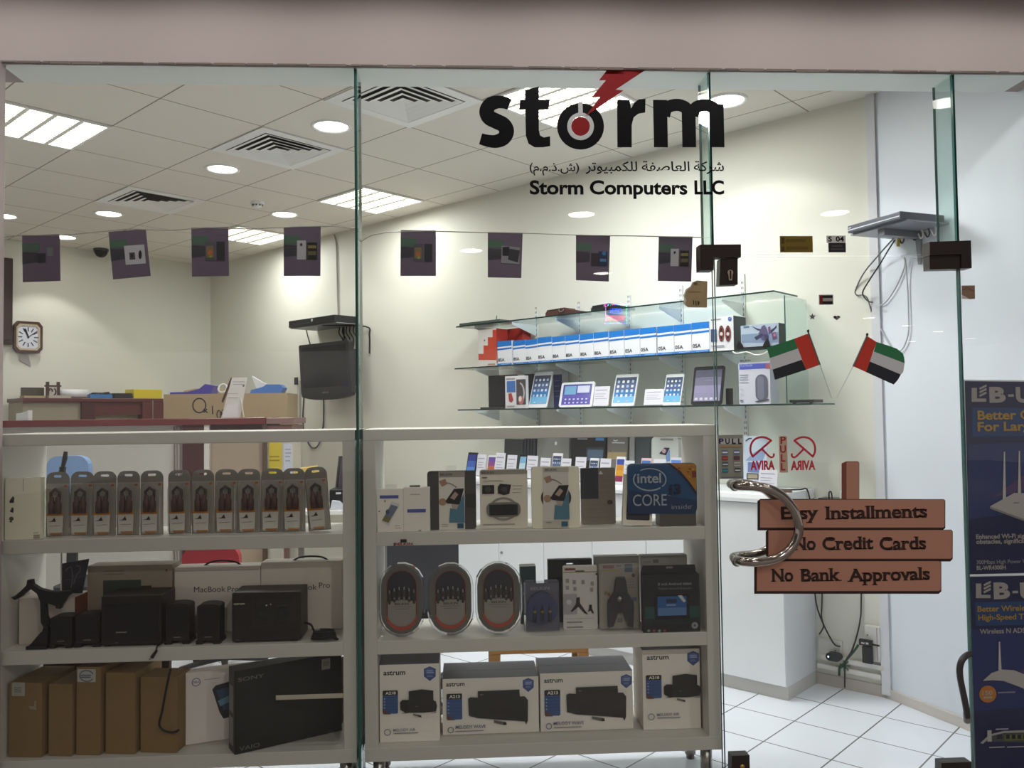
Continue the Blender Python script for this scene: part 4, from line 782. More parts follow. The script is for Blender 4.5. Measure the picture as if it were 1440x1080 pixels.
I = it('case_pack', 'narrow grey-brown case pack half covered by a dark sleeve', 'pack', (817, 658, 865.5, 737), 0); I.zoom(*ZB); m = I.begin(); m.prism(rrect(-I.W, 0, I.W, I.h, .008), 0, .012, mat('857c72', .5, noise=.1, scale=60)); I.end('case'); I.begin(-.0005); I.r(392, 505, 521, 728, mat('383a41', .55)); I.end('sleeve'); I.begin(-.0005); I.c(605, 752, 20, 18, '54423a'); I.r(525, 538, 552, 550, 'dcd9d2'); I.c(537, 534, 8, 7, 'dcd9d2', 10); I.lines(400, 630, [770, 800, 830, 860], 2, '786f66'); I.lines(530, 640, [570, 600, 640, 680], 2, '786f66'); I.end('print')
I = it('tablet_box', 'white tablet box tilted behind the blue processor sign', 'box', (875, 669, 916, 740), 0, lean=.02); I.root.rotation_euler = (-.02, .06, 0); I.root.location.z += .004; I.zoom(*ZB); carton(I, P(pale('cdc6b7')), .03); I.begin(); I.rr(720, 600, 885, 890, 10, mat('35333a', .3)); I.end('print')
I = it('grey_box', 'low dark grey box under the blue processor sign', 'box', (928, 722, 979, 741), 0); carton(I, mat('55504a', .5), .08); GB = I
I = Item('processor_sign', 'big blue rounded-square processor sign with a yellow corner', 'sign', 'g', (883, 651.5, 980, 723.5), None, ROWZ[0] + GB.h + .003, LIM); I.d = .046; I.loc.y = .046; I.root.location = I.loc
I = Item('processor_sign', '', 'sign', 'g', (883, 651.5, 980, 723.5), .058, ROWZ[0] + GB.h + .0005) if False else I
I.zoom(850, 600, 9); W, H = I.W, I.h; m = I.begin(); m.prism(rrect(-W, 0, W, H, .02, 6), 0, .02, mat('1d4a74', .3), side=mat('2a3c52', .35)); I.end('panel'); I.begin(-.0006)
B1, B2, B3 = mat('245a88', .3), mat('16345a', .3), mat('0f2138', .3); SG = mat('a5adb4', .35)
x0, x1, y0, y1 = 292, 1165, 462, 1108
I.p([(300, 800), (1160, 930), (1160, 1085), (1140, 1104), (320, 1104), (300, 1085)], B2)
I.p([(785, 464), (1135, 464), (1163, 495), (1163, 870), (1100, 770), (1020, 660), (920, 550)], 'b07a2a'); I.p([(785, 464), (830, 464), (960, 560), (1070, 690), (1163, 820), (1163, 880), (1100, 775), (1015, 665), (905, 550)], B3)
for k in range(16):
    a, b = random.uniform(860, 1130), random.uniform(470, 640); 
    if (a - 800) * 1.0 > (b - 440) * .75: I.r(a, b, a + random.uniform(8, 40), b + random.uniform(6, 22), random.choice(['8a2b25', 'c9962f', '7a2530', 'd0a848']))
I.r(1105, 560, 1155, 640, '7a2f2c'); I.ring(568, 668, 215, 146, 13, SG, 62, 298 - 360 + 360 - 0) if False else None
I.ring(568, 668, 212, 146, 14, SG, -70 + 30, 125); I.ring(568, 668, 212, 146, 17, SG, 150, 312)
I.t('intel', 412, 712, 710, 118, SG, .02); I.t('CORE', 358, 785, 1002, 142, SG, .0); I.t('inside', 845, 1090, 1042, 60, SG, -.012); I.t('i3', 820, 965, 850, 120, B3, .03); I.lines(1085, 1115, [995], 4, SG); I.lines(800, 830, [870], 4, SG); I.end('print')
D = Item(None, None, None, 'g', (553, 757, 581, 769), UY - .0015); D.zoom(500, 560, 5.143); D.begin(); D.r(325, 1020, 370, 1043, '2a2625'); D.r(276, 1045, 284, 1068, '2a2625'); D.t('BELKIN', 285, 412, 1064, 18, '8a3a2e', .03); D.solo('shelf_tag', 'tiny red-lettered tag on the front edge of the upper shelf board', 'tag')

# ---- right unit, middle row
ORG, TRAY, GLS = mat('b34a30', .4), mat('6b675f', .45), mat('2a2c3a', .2)
def oval(px, label):
    I = it('tool_case', label, 'tool set', px, 1, .09, 'oval clear-cased tool sets'); W, H = I.W, I.h; c = H / 2; rr_ = W * .985
    def oblong(w, h, n=9): r = min(w, h); return arc(0, c + (h - r), r, 0, 180, n) + arc(0, c - (h - r), r, 180, 360, n)
    def ringp(m, o, i, y0, y1, mt): m.prism(o, y0, y1, mt, [i[::-1]])
    m = MB(); ringp(m, oblong(W, H / 2), oblong(W * .97, H / 2 - W * .03), -.012, .012, CLEAR); k = oblong(W, H / 2); k2 = oblong(W * .88, H / 2 - W * .12); n = len(k)
    m.add([(x, -.012, z) for x, z in k] + [(x, -.034, z) for x, z in k2], [(i, (i + 1) % n, n + (i + 1) % n, n + i) for i in range(n)] + [tuple(range(n, 2 * n))], CLEAR2); m.build('clear_shell', I.root)
    s = .90; m = MB(); ringp(m, oblong(W * .9, H / 2 - W * .1), oblong(W * .66, H / 2 - W * .34), -.006, .014, TRAY); m.build('tray', I.root)
    m = MB(); ringp(m, oblong(W * .68, H / 2 - W * .31), oblong(W * .645, H / 2 - W * .345), -.009, -.004, mat('8d4a38', .4)); o = oblong(W * .70, H / 2 - W * .28); lo = [p for p in o if p[1] < c - H * .14]; 
    xs = W * .70; m.prism(arc(0, c - (H / 2 - W * .28 - W * .7), W * .70, 190, 350, 12) + arc(0, c - (H / 2 - W * .28 - W * .7) + W * .12, W * .66, 345, 195, 12), -.0105, -.007, ORG); m.build('orange_rim', I.root)
    m = MB(); m.prism(oblong(W * .66, H / 2 - W * .34), .004, .010, GLS); m.build('dark_liner', I.root)
    m = MB(); r = W * .62; zc = c - (H / 2 - W * .4 - r) - .008; m.prism(arc(0, zc, r, 180, 360, 14, r * .95) + [(r, c - H * .03), (0, c - H * .005), (-r, c - H * .03)], -.004, .003, mat('9a968c', .45)); m.glyphs(raw_text('BELKIN', .02), -r * .5, r * .5, c - H * .075, .009, -.0046, '43403c'); m.box(-r * .7, -.0045, c - H * .10, r * .7, -.004, c - H * .095, P('5a564f')); m.box(-r * .45, -.0045, c - H * .13, r * .5, -.004, c - H * .125, P('5a564f'))
    m.build('label_card', I.root)
    for kx in range(6):
        x = (kx - 2.5) * W * .215; zt = c + H * .19 - abs(kx - 2.5) * H * .022; m = MB()
        m.lathe([(0, zt), (.0028, zt - .004), (.0028, zt - H * .10)], STEEL, 8, 'z', (x, -.002, 0)); m.lathe([(.0055, zt - H * .045), (.0065, zt - H * .07), (.0055, zt - H * .19), (0, zt - H * .2)], mat('3a3733', .4), 8, 'z', (x, -.002, 0)); m.lathe([(.003, c + H * .06), (.0042, c + H * .03), (.0036, c - H * .01)], mat('8d877c', .4), 8, 'z', (x, -.004, 0)); m.build('screwdriver', I.root)
oval((533, 791, 597, 896), 'oval clear tool case leaning at the left end of its shelf'); oval((601, 791, 666, 893), 'oval clear tool case in the middle of the three'); oval((668, 789, 734, 890.5), 'oval clear tool case next to the small blue cable pack')
ZD = (740, 740, 5.333)
I = it('green_carton', 'small dark green carton peeping over the blue cable pack', 'carton', (732, 796.5, 754, 886), 1, .24); carton(I, mat('2d4b50', .5), .06, top=P('a9b0a8'))
I = it('cable_pack', 'clear blue cable pack with three grey plugs', 'blister pack', (737, 816, 787, 888), 1, .12); W, H = I.W, I.h; I.zoom(*ZD)
m = MB(); m.prism([(-W, 0), (W, 0), (W, H - .01), (W - .01, H), (.012, H), (.012, H - .014), (-.03, H - .014), (-.03, H), (-W + .01, H), (-W, H - .01)], .012, .014, mat('67687a', .5)); m.build('backing_card', I.root)
m = MB(); m.prism(arc(0, H * .42, W * .86, 0, 180, 14, H * .36) + arc(0, H * .42, W * .86, 180, 360, 14, H * .28), -.016, .011, mat('3a4470', .35)); m.build('blue_capsule', I.root)
for kx in range(3):
    x = (kx - 1) * W * .42; m = MB(); m.lathe([(0, H * .2), (.007, H * .2), (.007, H * .42), (.004, H * .46), (.004, H * .52), (0, H * .53)], mat('2a2b33', .3), 10, 'z', (x, -.018, 0)); m.lathe([(.0074, H * .38), (.0074, H * .42)], mat('b9a468', .3, .8), 10, 'z', (x, -.018, 0)); m.build('plug', I.root)
m = MB(); m.glyphs(raw_text('BELKIN', .02), -W * .62, W * .45, H * .80, .012, .011, 'a3a3a8'); m.box(W * .45, .0105, H * .68, W * .72, .0112, H * .72, P('8a5a4a')); m.build('print', I.root)
m = MB(); f = [(-W, 0), (W, 0), (W, H * .98), (-W, H * .98)]; m.add([(x, .0115, z) for x, z in f] + [(x * .93, -.03, .006 + z * .96) for x, z in f], [(i, (i + 1) % 4, 4 + (i + 1) % 4, 4 + i) for i in range(4)] + [(4, 5, 6, 7)], CLEAR2); m.build('clear_shell', I.root)
I = it('black_hang_box', 'flat black hanging box behind the tripod pack', 'box', (771, 786.5, 833, 887), 1, .25); W, H = I.W, I.h; m = MB(); m.prism([(-W, 0), (W, 0), (W, H), (-W, H)], 0, .03, mat('262528', .45), [rrect(-.016, H - .026, .016, H - .016, .004)[::-1]]); m.build('carton', I.root)
I = it('tripod_pack', 'white card pack showing two black mini tripods', 'blister pack', (792, 795, 840, 887), 1, .12); W, H = I.W, I.h; I.zoom(*ZD); m = I.begin(); m.prism(rrect(-W, 0, W, H, .008), 0, .010, mat(pale('c9c5bf'), .5), [rrect(-.02, H - .030, .02, H - .021, .004)[::-1]]); I.end('backing_card'); I.begin()
I.r(288, 315, 368, 332, '8a3a34'); I.r(280, 340, 533, 347, 'a9a552'); 
for X, Y in ((308, 410), (360, 420), (425, 420), (495, 430), (308, 462), (365, 470), (490, 475)): I.r(X - 12, Y - 16, X + 12, Y + 14, '9f9b97')
I.r(280, 508, 380, 660, 'aba7ab'); I.p([(375, 535), (400, 530), (402, 575), (462, 660), (435, 652), (392, 602), (345, 640), (330, 640), (372, 580)], '2d2a2a'); I.p([(472, 588), (490, 586), (492, 612), (508, 655), (495, 652), (482, 630), (462, 642), (470, 615)], '2d2a2a'); I.c(320, 568, 20, 20, 'cfccd2'); I.lines(290, 520, [690], 3, 'a9a5a0'); I.lines(305, 430, [718, 755], 9, '8a8681'); I.c(525, 357, 7, 8, '3a3735', 10); I.end('print')
m = MB(); m.box(-W - .002, -.002, .002, W + .002, -.0012, H - .004, CLEAR2); m.build('clear_sleeve', I.root)
I = it('grey_carton', 'grey carton with a pale rim behind the clamp pack', 'carton', (837.5, 782.5, 899.5, 889), 1, .20); carton(I, mat('8b8780', .5), .05, top=P('c9c6be')); 
I = it('clamp_pack', 'clear pack holding a big black spring clamp', 'blister pack', (843, 793, 899, 887.5), 1, .10); W, H = I.W, I.h; I.zoom(*ZD); m = I.begin(); m.prism(rrect(-W, 0, W, H, .008), .008, .012, mat('a8a294', .5)); I.end('backing_card'); I.begin(.007)
I.r(577, 297, 662, 318, '8a3f34'); I.r(575, 330, 700, 337, 'a9a552'); I.lines(675, 722, [300], 10, '6d6a64'); I.r(740, 285, 798, 345, '5f6b80'); I.c(805, 370, 14, 14, '5d5a55'); I.r(588, 490, 612, 518, '8a7a5a'); I.r(612, 500, 632, 525, '9a5a3a'); I.r(795, 535, 830, 565, '6d7390'); I.lines(755, 820, [400, 420, 440, 460], 5, '8d887c'); I.r(685, 690, 720, 722, '7d786d'); I.end('print')
m = MB()
for sx in (-1, 1): m.prism([I.q(*p) for p in [(705 + sx * x, y) for x, y in ((0, 560), (-8, 640), (20, 640), (55, 745), (92, 752), (98, 610), (95, 560), (50, 490), (38, 400), (0, 400))]], -.018, .004, mat('26252a', .4))
m.build('jaws', I.root); m = MB(); m.prism([I.q(*p) for p in ((672, 380), (735, 380), (742, 430), (750, 480), (660, 480), (668, 430))], -.024, .004, mat('313035', .35)); m.lathe([(0, .004), (.012, .003), (.012, 0)], STEEL, 12, 'y', (I.q(697, 540)[0], -.018, I.q(697, 540)[1])); m.build('spring_head', I.root)
m = MB(); f = [(-W + .002, .003), (W - .002, .003), (W - .002, H - .004), (-W + .002, H - .004)]; m.add([(x, .0078, z) for x, z in f] + [(x * .9, -.03, .008 + z * .94) for x, z in f], [(i, (i + 1) % 4, 4 + (i + 1) % 4, 4 + i) for i in range(4)] + [(4, 5, 6, 7)], CLEAR2); m.build('clear_shell', I.root)
I = it('grey_carton', 'light grey carton behind the black tablet pack', 'carton', (902, 781, 967, 889), 1, .22); carton(I, mat('a5a198', .5), .05); I.zoom(*ZD); I.begin(); I.r(950, 248, 993, 275, '75716a'); I.lines(878, 935, [268], 9, '8d8a82'); I.end('print')
I = it('tablet_pack', 'black tablet pack with a hanging flap at the right end of its shelf', 'box', (904, 808, 984, 890), 1, .042); W, H = I.W, I.h; I.zoom(*ZD); carton(I, mat('1d1c20', .4), .032)
m = MB(); a = I.q(870, 360)[0]; b = I.q(1295, 360)[0]; zt = I.q(1060, 298)[1]; m.prism([(-W, H), (W, H), (W - .008, H + .008), (W - .012, zt), (-W + .006, zt), (-W - .002, H + .006)], .02, .024, mat('1a191c', .4), [rrect(-.014, zt - .014, .016, zt - .006, .003)[::-1]]); m.build('hang_flap', I.root)
I.begin(); I.r(890, 600, 1305, 705, mat('1d4540', .4)); I.r(892, 690, 1305, 735, mat('182826', .4)); I.t('8 inch Android tablet', 988, 1240, 444, 20, 'a3a3a3', .0); I.t('Tablette Android 8 pouces', 988, 1238, 476, 16, '7d7d7d', .0); I.rr(965, 508, 1222, 700, 14, mat('111114', .2)); I.rr(985, 522, 1200, 672, 4, mat('2c5a94', .25)); I.r(985, 610, 1200, 668, mat('5577a8', .25)); I.r(1048, 545, 1128, 575, '22304a'); I.lines(1050, 1130, [590], 8, '8aa0be'); I.p([(1135, 518), (1165, 516), (1196, 560), (1180, 570)], 'b9bfc6'); I.c(1222, 560, 16, 18, '0d0d0f'); I.ring(1222, 560, 16, 18, 3, '3d3d42'); I.c(1262, 742, 25, 25, '8f8f90'); I.c(1262, 742, 8, 8, '4d3d3d', 10)
for k, cc in enumerate(('7d8a80', '8f4a44', '8f968f', '8f4a44')): I.c(917 + k * 40, 782, 11, 11, cc, 10)
I.end('print')

# ---- right unit, bottom row: speaker cartons
AW, AT, ABL, ABK = mat(pale('c9c4bb'), .5), mat('5c5a60', .4), mat('3f5f94', .4), mat('2b2827', .5)
def shield(I, x0, y0, x1, y1, c1='4a5f96'):
    w, h = x1 - x0, y1 - y0; xm = (x0 + x1) / 2
    I.p([(x0, y0 + .17 * h), (xm, y0), (x1, y0 + .17 * h), (x1, y0 + .68 * h), (xm, y1), (x0, y0 + .68 * h)], c1); I.p([(x0 + .12 * w, y0 + .22 * h), (xm, y0 + .1 * h), (x1 - .12 * w, y0 + .22 * h), (x1 - .12 * w, y0 + .5 * h), (x0 + .12 * w, y0 + .5 * h)], '5f78b0'); I.lines(x0 + .25 * w, x1 - .15 * w, [y0 + .3 * h, y0 + .42 * h], .06 * h, 'aeb8cf'); I.lines(x0 + .25 * w, x1 - .2 * w, [y0 + .6 * h, y0 + .68 * h], .04 * h, '8a9ac0')
def panel(I, x0, y0, x1, y1, txt):
    I.rr(x0, y0, x1, y1, 10, ABL); h = y1 - y0; I.rr(x0, y0, x1, y0 + .23 * h, 8, ABK); w = x1 - x0; I.t(txt, x0 + .17 * w, x1 - .14 * w, y0 + .18 * h, .11 * h, pale('c9c4bb'), .03)
    for k in range(5): yy = y0 + (.30 + .125 * k) * h; I.r(x0, yy - .005 * h, x1, yy + .006 * h, '2a3d66'); I.c(x0 + .12 * w, yy + .06 * h, .05 * w, .03 * h, '9fb0cf', 8)
    I.p([(x0, y1 - .22 * h), (x0 + .55 * w, y1), (x0 + .05 * w, y1)], '6d4a3a')
def astrum218(px, z, label, ox, oy):
    I = it('speaker_carton', label, 'carton', px, 2, None, 'white speaker cartons on the bottom shelf', lim=(.06, .12)); I.root['box'] = 0; del I.root['box']
    m = MB(); W, H = I.W, I.h; m.box(-W, 0, 0, W, .20, H, AW); m.box(-W, .0, H, W, .20, H + .0008, AT); m.build('carton', I.root); I.zoom(*z)
    f = lambda x, y: (ox + x, oy + y); I.begin(); k = z[2] / 5.538
    g_ = lambda x, y: (ox + x * k, oy + y * k); R_ = lambda a, b, c, d: (*g_(a, b), *g_(c, d))
    q = g_(30, 85); e = g_(200, 85); I.t('astrum', q[0], e[0], q[1], 38 * k, '24272b', .02); I.p([g_(28, 60), g_(55, 60), g_(55, 86), g_(28, 86)], '3f6f86') if False else None
    shield(I, *R_(345, 15, 437, 130)); panel(I, *R_(25, 200, 143, 385), 'A218')
    I.p([g_(*p) for p in ((228, 205), (330, 190), (418, 200), (420, 275), (440, 285), (448, 320), (440, 362), (350, 372), (200, 372), (162, 350), (160, 290), (178, 272), (228, 272))], ABK); I.c(*g_(195, 320), 32 * k, 45 * k, '24211f'); I.p([g_(*p) for p in ((165, 378), (220, 366), (225, 374))], ABK); I.p([g_(*p) for p in ((385, 372), (442, 366), (440, 372))], ABK); I.p([g_(*p) for p in ((262, 378), (325, 392), (328, 408), (262, 392))], '77716a'); I.p([g_(*p) for p in ((300, 386), (325, 392), (328, 408), (300, 400))], '3a3633'); I.c(*g_(288, 322), 10 * k, 3 * k, '6d6a68', 8)
    I.ring(*g_(63, 523), 26 * k, 26 * k, 6 * k, '7f8190'); a, b = g_(108, 516); I.t('MELODY AIR', a, g_(280, 0)[0], b, 20 * k, '7d7f96', .01); I.lines(g_(112, 0)[0], g_(340, 0)[0], [g_(0, 528)[1]], 8 * k, '9a9a9f'); I.end('print')
def astrum213(px, z, ox, oy, label):
    I = it('speaker_carton', label, 'carton', px, 2, None, 'white speaker cartons on the bottom shelf', lim=(.075, .14)); m = MB(); W, H = I.W, I.h; m.box(-W, 0, 0, W, .22, H, AW); m.box(-W, 0, H, W, .22, H + .0008, AT); m.box(-W, .105, H + .0008, W, .112, H + .0012, P('77757c')); m.build('carton', I.root); I.zoom(*z)
    k = z[2] / 5.538; g_ = lambda x, y: (ox + x * k, oy + y * k); R_ = lambda a, b, c, d: (*g_(a, b), *g_(c, d)); I.begin()
    q = g_(28, 62); I.t('astrum', q[0], g_(172, 0)[0], q[1], 34 * k, '24272b', .02); shield(I, *R_(625, -5, 710, 105)); panel(I, *R_(32, 115, 152, 320), 'A213')
    I.p([g_(*p) for p in ((275, 95), (598, 82), (602, 135), (640, 135), (665, 165), (664, 320), (652, 355), (640, 330), (500, 320), (275, 305), (205, 285), (200, 152), (220, 142), (275, 145))], ABK); I.p([g_(*p) for p in ((398, 318), (495, 335), (500, 355), (478, 358), (400, 340))], '6d6862'); I.p([g_(*p) for p in ((470, 332), (495, 335), (500, 355), (478, 358))], '2f2b29'); I.r(*R_(292, 118, 318, 124), '8d8781'); I.c(*g_(498, 160), 14 * k, 14 * k, '33302e'); I.lines(g_(215, 0)[0], g_(300, 0)[0], [g_(0, 288)[1]], 4 * k, '4a4644')
    I.ring(*g_(64, 396), 24 * k, 24 * k, 6 * k, '70728c'); a, b = g_(100, 386); I.t('MELODY WAVE', a, g_(336, 0)[0], b, 24 * k, '62648a', .01, True); I.lines(g_(102, 0)[0], g_(340, 0)[0], [g_(0, 402)[1]], 8 * k, '9a9a9f'); I.end('print')
Z3, Z4 = (510, 890, 5.538), (750, 890, 4.966)
astrum218((534, 934, 618, 1043), Z3, 'tall white speaker carton at the left end of the bottom shelf', 132, 245)
astrum213((622.5, 953, 757.5, 1029), Z3, 622, 355, 'wide white speaker carton next to the left tall one')
astrum213((760, 945, 890, 1023), Z4, 50, 292, 'wide white speaker carton nearer the right end of the shelf')
astrum218((904, 913, 984.5, 1019), Z4, 'tall white speaker carton at the right end of the bottom shelf', 765, 112)

# ------------------------------------------------------------------ the shelf wall: counter, glass shelves and what stands on them
RW = WA - PI / 2
CT = 1.075; CB = 1.87; CA0, CA1 = -.46, 2.03
GLOSS = mat('eceff2', .18, spec=.5)
def wbox(m, a0, a1, b0, b1, z0, z1, mt, bev=0):   # a box in shop coordinates, written local to a frame at the shop origin turned by RW
    m.box(-a1, b0, z0, -a0, b1, z1, mt, bev); return m
def wth(name, label, cat, group=None): return thing(name, label, cat, (0, 0, 0), RW, group)
T = thing('counter', 'long glossy white counter under the glass shelves', 'counter', ab((CA0 + CA1) / 2, CB), RW); w = (CA1 - CA0) / 2; dp = WB - CB - .004
m = MB(); m.box(-w, .02, .0, w, dp, .07, mat('c4c2bd', .4)); m.build('plinth', T)
m = MB(); m.box(-w + .002, .012, .07, w - .002, dp, CT - .05, mat('dadcdf', .3)); m.build('carcass', T)
m = MB(); pr = [(-.02, CT - .05), (-.02, CT - .03), (-.012, CT - .008), (.006, CT), (dp, CT), (dp, CT - .05)]
k = len(pr); m.add([(-w - .008, y, z) for y, z in pr] + [(w + .008, y, z) for y, z in pr], [(i, k + i, k + (i + 1) % k, (i + 1) % k) for i in range(k)] + [tuple(range(k)), tuple(range(k, 2 * k))[::-1]], GLOSS); m.build('countertop', T)
am = (CA0 + CA1) / 2; seams = [CA0, -.06, .387, .786, 1.181, 1.584, CA1]
for i in range(6):
    a0, a1 = seams[i], seams[i + 1]; m = MB(); m.box(am - a1 + .002, -.004, .075, am - a0 - .002, .012, CT - .055, GLOSS, .002); d = m.build('cabinet_door', T)
    if i == 4: m = MB(); p = V((am - 1.563, -.004, .63)); q = on(705.5, 777, WN, CB - .004); m.lathe([(0, .006), (.010, .005), (.011, 0)], STEEL, 12, 'y', (am - q.dot(WD), -.004, q.z)); m.build('lock', d)
# slotted uprights
for i, (a, lab) in enumerate(((-.066, 'white slotted upright nearest the door behind the glass shelves'), (.355, 'white slotted upright second from the door'), (.748, 'white slotted upright behind the mirrored neon sign'), (1.164, 'white slotted upright behind the brown pouch'), (1.556, 'white slotted upright farthest from the door'))):
    m = MB(); c = ab(a, WB); m.box(-.013, -.012, 1.09, .013, -.001, 2.33 - .02 * i, mat('dfe0de', .4))
    z = 1.12
    while z < 2.28: m.box(-.007, -.0126, z, -.003, -.0118, z + .014, mat('4b4c4d', .6)); m.box(.003, -.0126, z, .007, -.0118, z + .014, mat('4b4c4d', .6)); z += .032
    tag(m.build('slotted_upright', None, c, RW), lab, 'shelf upright', 'slotted uprights on the shelf wall')
SZ = (2.166, 1.857, 1.552); SA0, SA1, SB0 = (-.405, -.44, -.60), (2.07, 2.09, 2.06), 1.95
BRK = mat('e3e6e7', .35)
for i, lab in enumerate(('top glass shelf holding the pouches', 'middle glass shelf holding the blue toner boxes', 'bottom glass shelf holding the tablets')):
    a0, a1, z = SA0[i], SA1[i], SZ[i]; T = thing('glass_shelf', lab, 'shelf', ab((a0 + a1) / 2, SB0, z), RW, 'glass shelves on the wall'); w = (a1 - a0) / 2; d = WB - SB0 - .016
    m = MB(); m.box(-w, 0, -.009, w, d, 0, GLASS_SHELF); m.box(-w, -.0012, -.009, w, .0, 0, EDGE_DD); m.box(w, 0, -.009, w + .0012, d, 0, EDGE_D); m.box(-w - .0012, 0, -.009, -w, d, 0, EDGE_D); m.build('glass_pane', T)
    for a in (-.066, .355, .748, 1.164, 1.556, 1.93):
        x = (a0 + a1) / 2 - a; m = MB(); m.M = Matrix.Translation((x, 0, 0)) @ Matrix.Rotation(PI / 2, 4, 'Z')
        m.prism([(.05, -.010), (d + .003, -.010), (d + .003, -.085), (d - .02, -.085), (.05, -.022)], -.0015, .0015, BRK); m.build('bracket', T)
m = MB(); m.box(-.003, 0, SZ[2] + .002, .003, .28, SZ[0] - .03, GLASS_SHELF); m.box(-.003, -.0015, SZ[2] + .002, .003, 0, SZ[0] - .03, EDGE_D)
tag(m.build('glass_end_panel', None, ab(-.452, 1.98), RW), 'upright glass panel closing the door end of the glass shelves', 'glass panel')
def wi(name, label, cat, box, d, z, group=None, lean=0): return Item(name, label, cat, 'w', box, d, z, None, group, lean)
# top shelf
Z0, Z1, Z2 = [z + .0005 for z in SZ]
def pouch(px, label, c, open_=False):
    I = wi('pouch', label, 'pouch', px, 2.0, Z0); W, H = I.W, I.h; m = MB(); m.prism([(-W, 0), (W, 0), (W, H * .5), (W * .5, H * .75), (W * .2, H), (-W * .9, H * .85), (-W, H * .6)], 0, .15, c); m.build('body', I.root)
    m = MB(); m.prism([(-W * .9, H * .86), (W * .2, H * 1.0), (W * .2, H * 1.12), (-W * .88, H * 1.0)], -.003, .12, c); m.build('flap', I.root); m = MB(); m.tube(smooth_path([(-W * .1, -.006, H * .9), (0, -.012, H * .55), (W * .15, -.012, H * .6), (W * .2, -.006, H * .85)]), .004, STEEL, 6); m.build('clasp', I.root)
pouch((767, 434, 812, 446), 'brown leather pouch with a shiny clasp on the top glass shelf', mat('4d2d28', .45)); pouch((831, 428, 874, 437), 'black pouch on the top glass shelf beside the mirrored neon sign', mat('1d1b1e', .45))
I = wi('flat_pack', 'flat grey-green pack at the left end of the top glass shelf', 'pack', (646, 449, 703, 460), 1.97, Z0); W, H = I.W, I.h; m = MB(); m.prism(rrect(-W, 0, W, .02, .006), 0, .2, mat('4d5a54', .4)); m.build('body', I.root); m = MB(); m.box(-W * .55, .02, .02, W * .1, .16, .0208, mat('5f8c6c', .4)); m.build('green_panel', I.root)
m = MB(); m.tube([(W * .6, .05, .02), (W * .62, .05, .055)], .004, STEEL, 6); m.build('pin', I.root)
# middle shelf
I = wi('red_box', 'white box with red stepped squares at the left end of the toner boxes', 'box', (672.5, 463, 698, 515), 1.985, Z1); W, H = I.W, I.h; m = MB(); m.box(-W, 0, 0, W, .12, H, P('d8d2cc')); m.box(W, 0.001, .02, W + .0008, .119, H - .001, P('b5362e')); m.build('carton', I.root)
I.zoom(640, 420, 5.538); I.begin(); R1 = mat('c0452f', .45); I.p([(183, 430), (222, 430), (222, 365), (255, 365), (255, 300), (292, 300), (292, 243), (322, 243), (322, 478), (183, 478)], R1); I.r(255, 505, 312, 518, 'b88a80'); I.c(230, 325, 6, 8, '6d6a66', 8); I.end('print')
I = wi('red_box', 'deep red box standing behind the first toner boxes', 'box', (700, 462.5, 735, 512), 2.14, Z1); m = MB(); m.box(-I.W, 0, 0, I.W, .09, I.h, mat('b5362e', .45)); m.build('carton', I.root)
TE = [(699.6, 719.5, 479.5, '85A'), (721.5, 738.8, 478.5, '85A'), (739, 755.8, 477.5, '85A'), (756.2, 776, 474, '85A'), (776.5, 794.8, 473, '80A'), (795.2, 814.6, 471, '80A'), (815.4, 834.5, 469.5, '80A'), (835, 855.8, 467, '80A'), (856.7, 877.4, 465.5, '85A'), (878.2, 899.6, 463, '05A'), (900.2, 923, 460.8, '05A'), (924.5, 947.6, 458.6, '05A'), (948.2, 972.3, 456.3, '05A'), (973, 997.4, 453.2, '05A')]
TB, TW_ = mat('1f74c4', .4), mat('dfe0e4', .45)
for i, (x0, x1, y0, s) in enumerate(TE):
    I = wi('toner_box', 'blue and white toner box, %s in the row counting from the red box' % ORD[i], 'toner box', (x0, y0, x1, y0 + 36), 1.985, Z1, 'blue and white toner boxes'); W, H = I.W, I.h
    m = MB(); m.box(-W, 0, 0, W, .26 if i > 2 else .12, H, TW_); m.box(-W, .0005, H, W, (.26 if i > 2 else .12) - .0005, H + .0005, TB); m.build('carton', I.root)
    m = MB(); y = -.0006; m.poly([(-W, H * .63), (W, H * .655), (W, H), (-W, H)], y, TB); m.poly([(-W, H * .765), (W, H * .79), (W, H * .725), (-W, H * .70)], y - .0004, TW_); m.poly([(-W, H * .62 + .0), (W, H * .65), (W, H * .70), (-W, H * .67)], y - .0004, TB) if False else None
    m.poly([(-W, .001), (W, .001), (W, H * .085), (-W, H * .085)], y, TB); m.poly([(-W * .5, H * .035), (W * .8, H * .045), (W * .8, H * .06), (-W * .5, H * .05)], y - .0004, 'a9c6e6')
    m.glyphs(raw_text(s, .03), -W * .92, W * .02, H * .17, H * .12, y - .0004, mat('26272b', .5)); m.build('print', I.root)
I = wi('mouse_box', 'white box showing two red and black devices beside the last toner box', 'box', (998, 445, 1031.5, 492), 1.985, Z1); W, H = I.W, I.h; m = MB(); m.box(-W, 0, 0, W, .15, H, P('d9d9db')); m.box(W, .001, .001, W + .0008, .149, H - .001, mat('3d4147', .4)); m.build('carton', I.root)
I.zoom(880, 420, 5.143); I.begin(); I.t('astrum', 616, 688, 160, 13, '3a3b40', .03); shield(I, 740, 132, 766, 166, '3a5aa6'); I.r(616, 222, 637, 312, '3a4a66'); I.r(640, 222, 660, 312, '56739f'); 
for X in (693, 741): I.c(X, 252, 20, 58, '2d2226', 20); I.ring(X, 252, 17, 50, 5, 'a8443c'); I.c(X, 255, 11, 13, 'c9c5c6', 12)
I.lines(640, 735, [342], 9, '8a93b0'); I.c(627, 344, 8, 9, 'b5b5bc', 10); I.end('print')
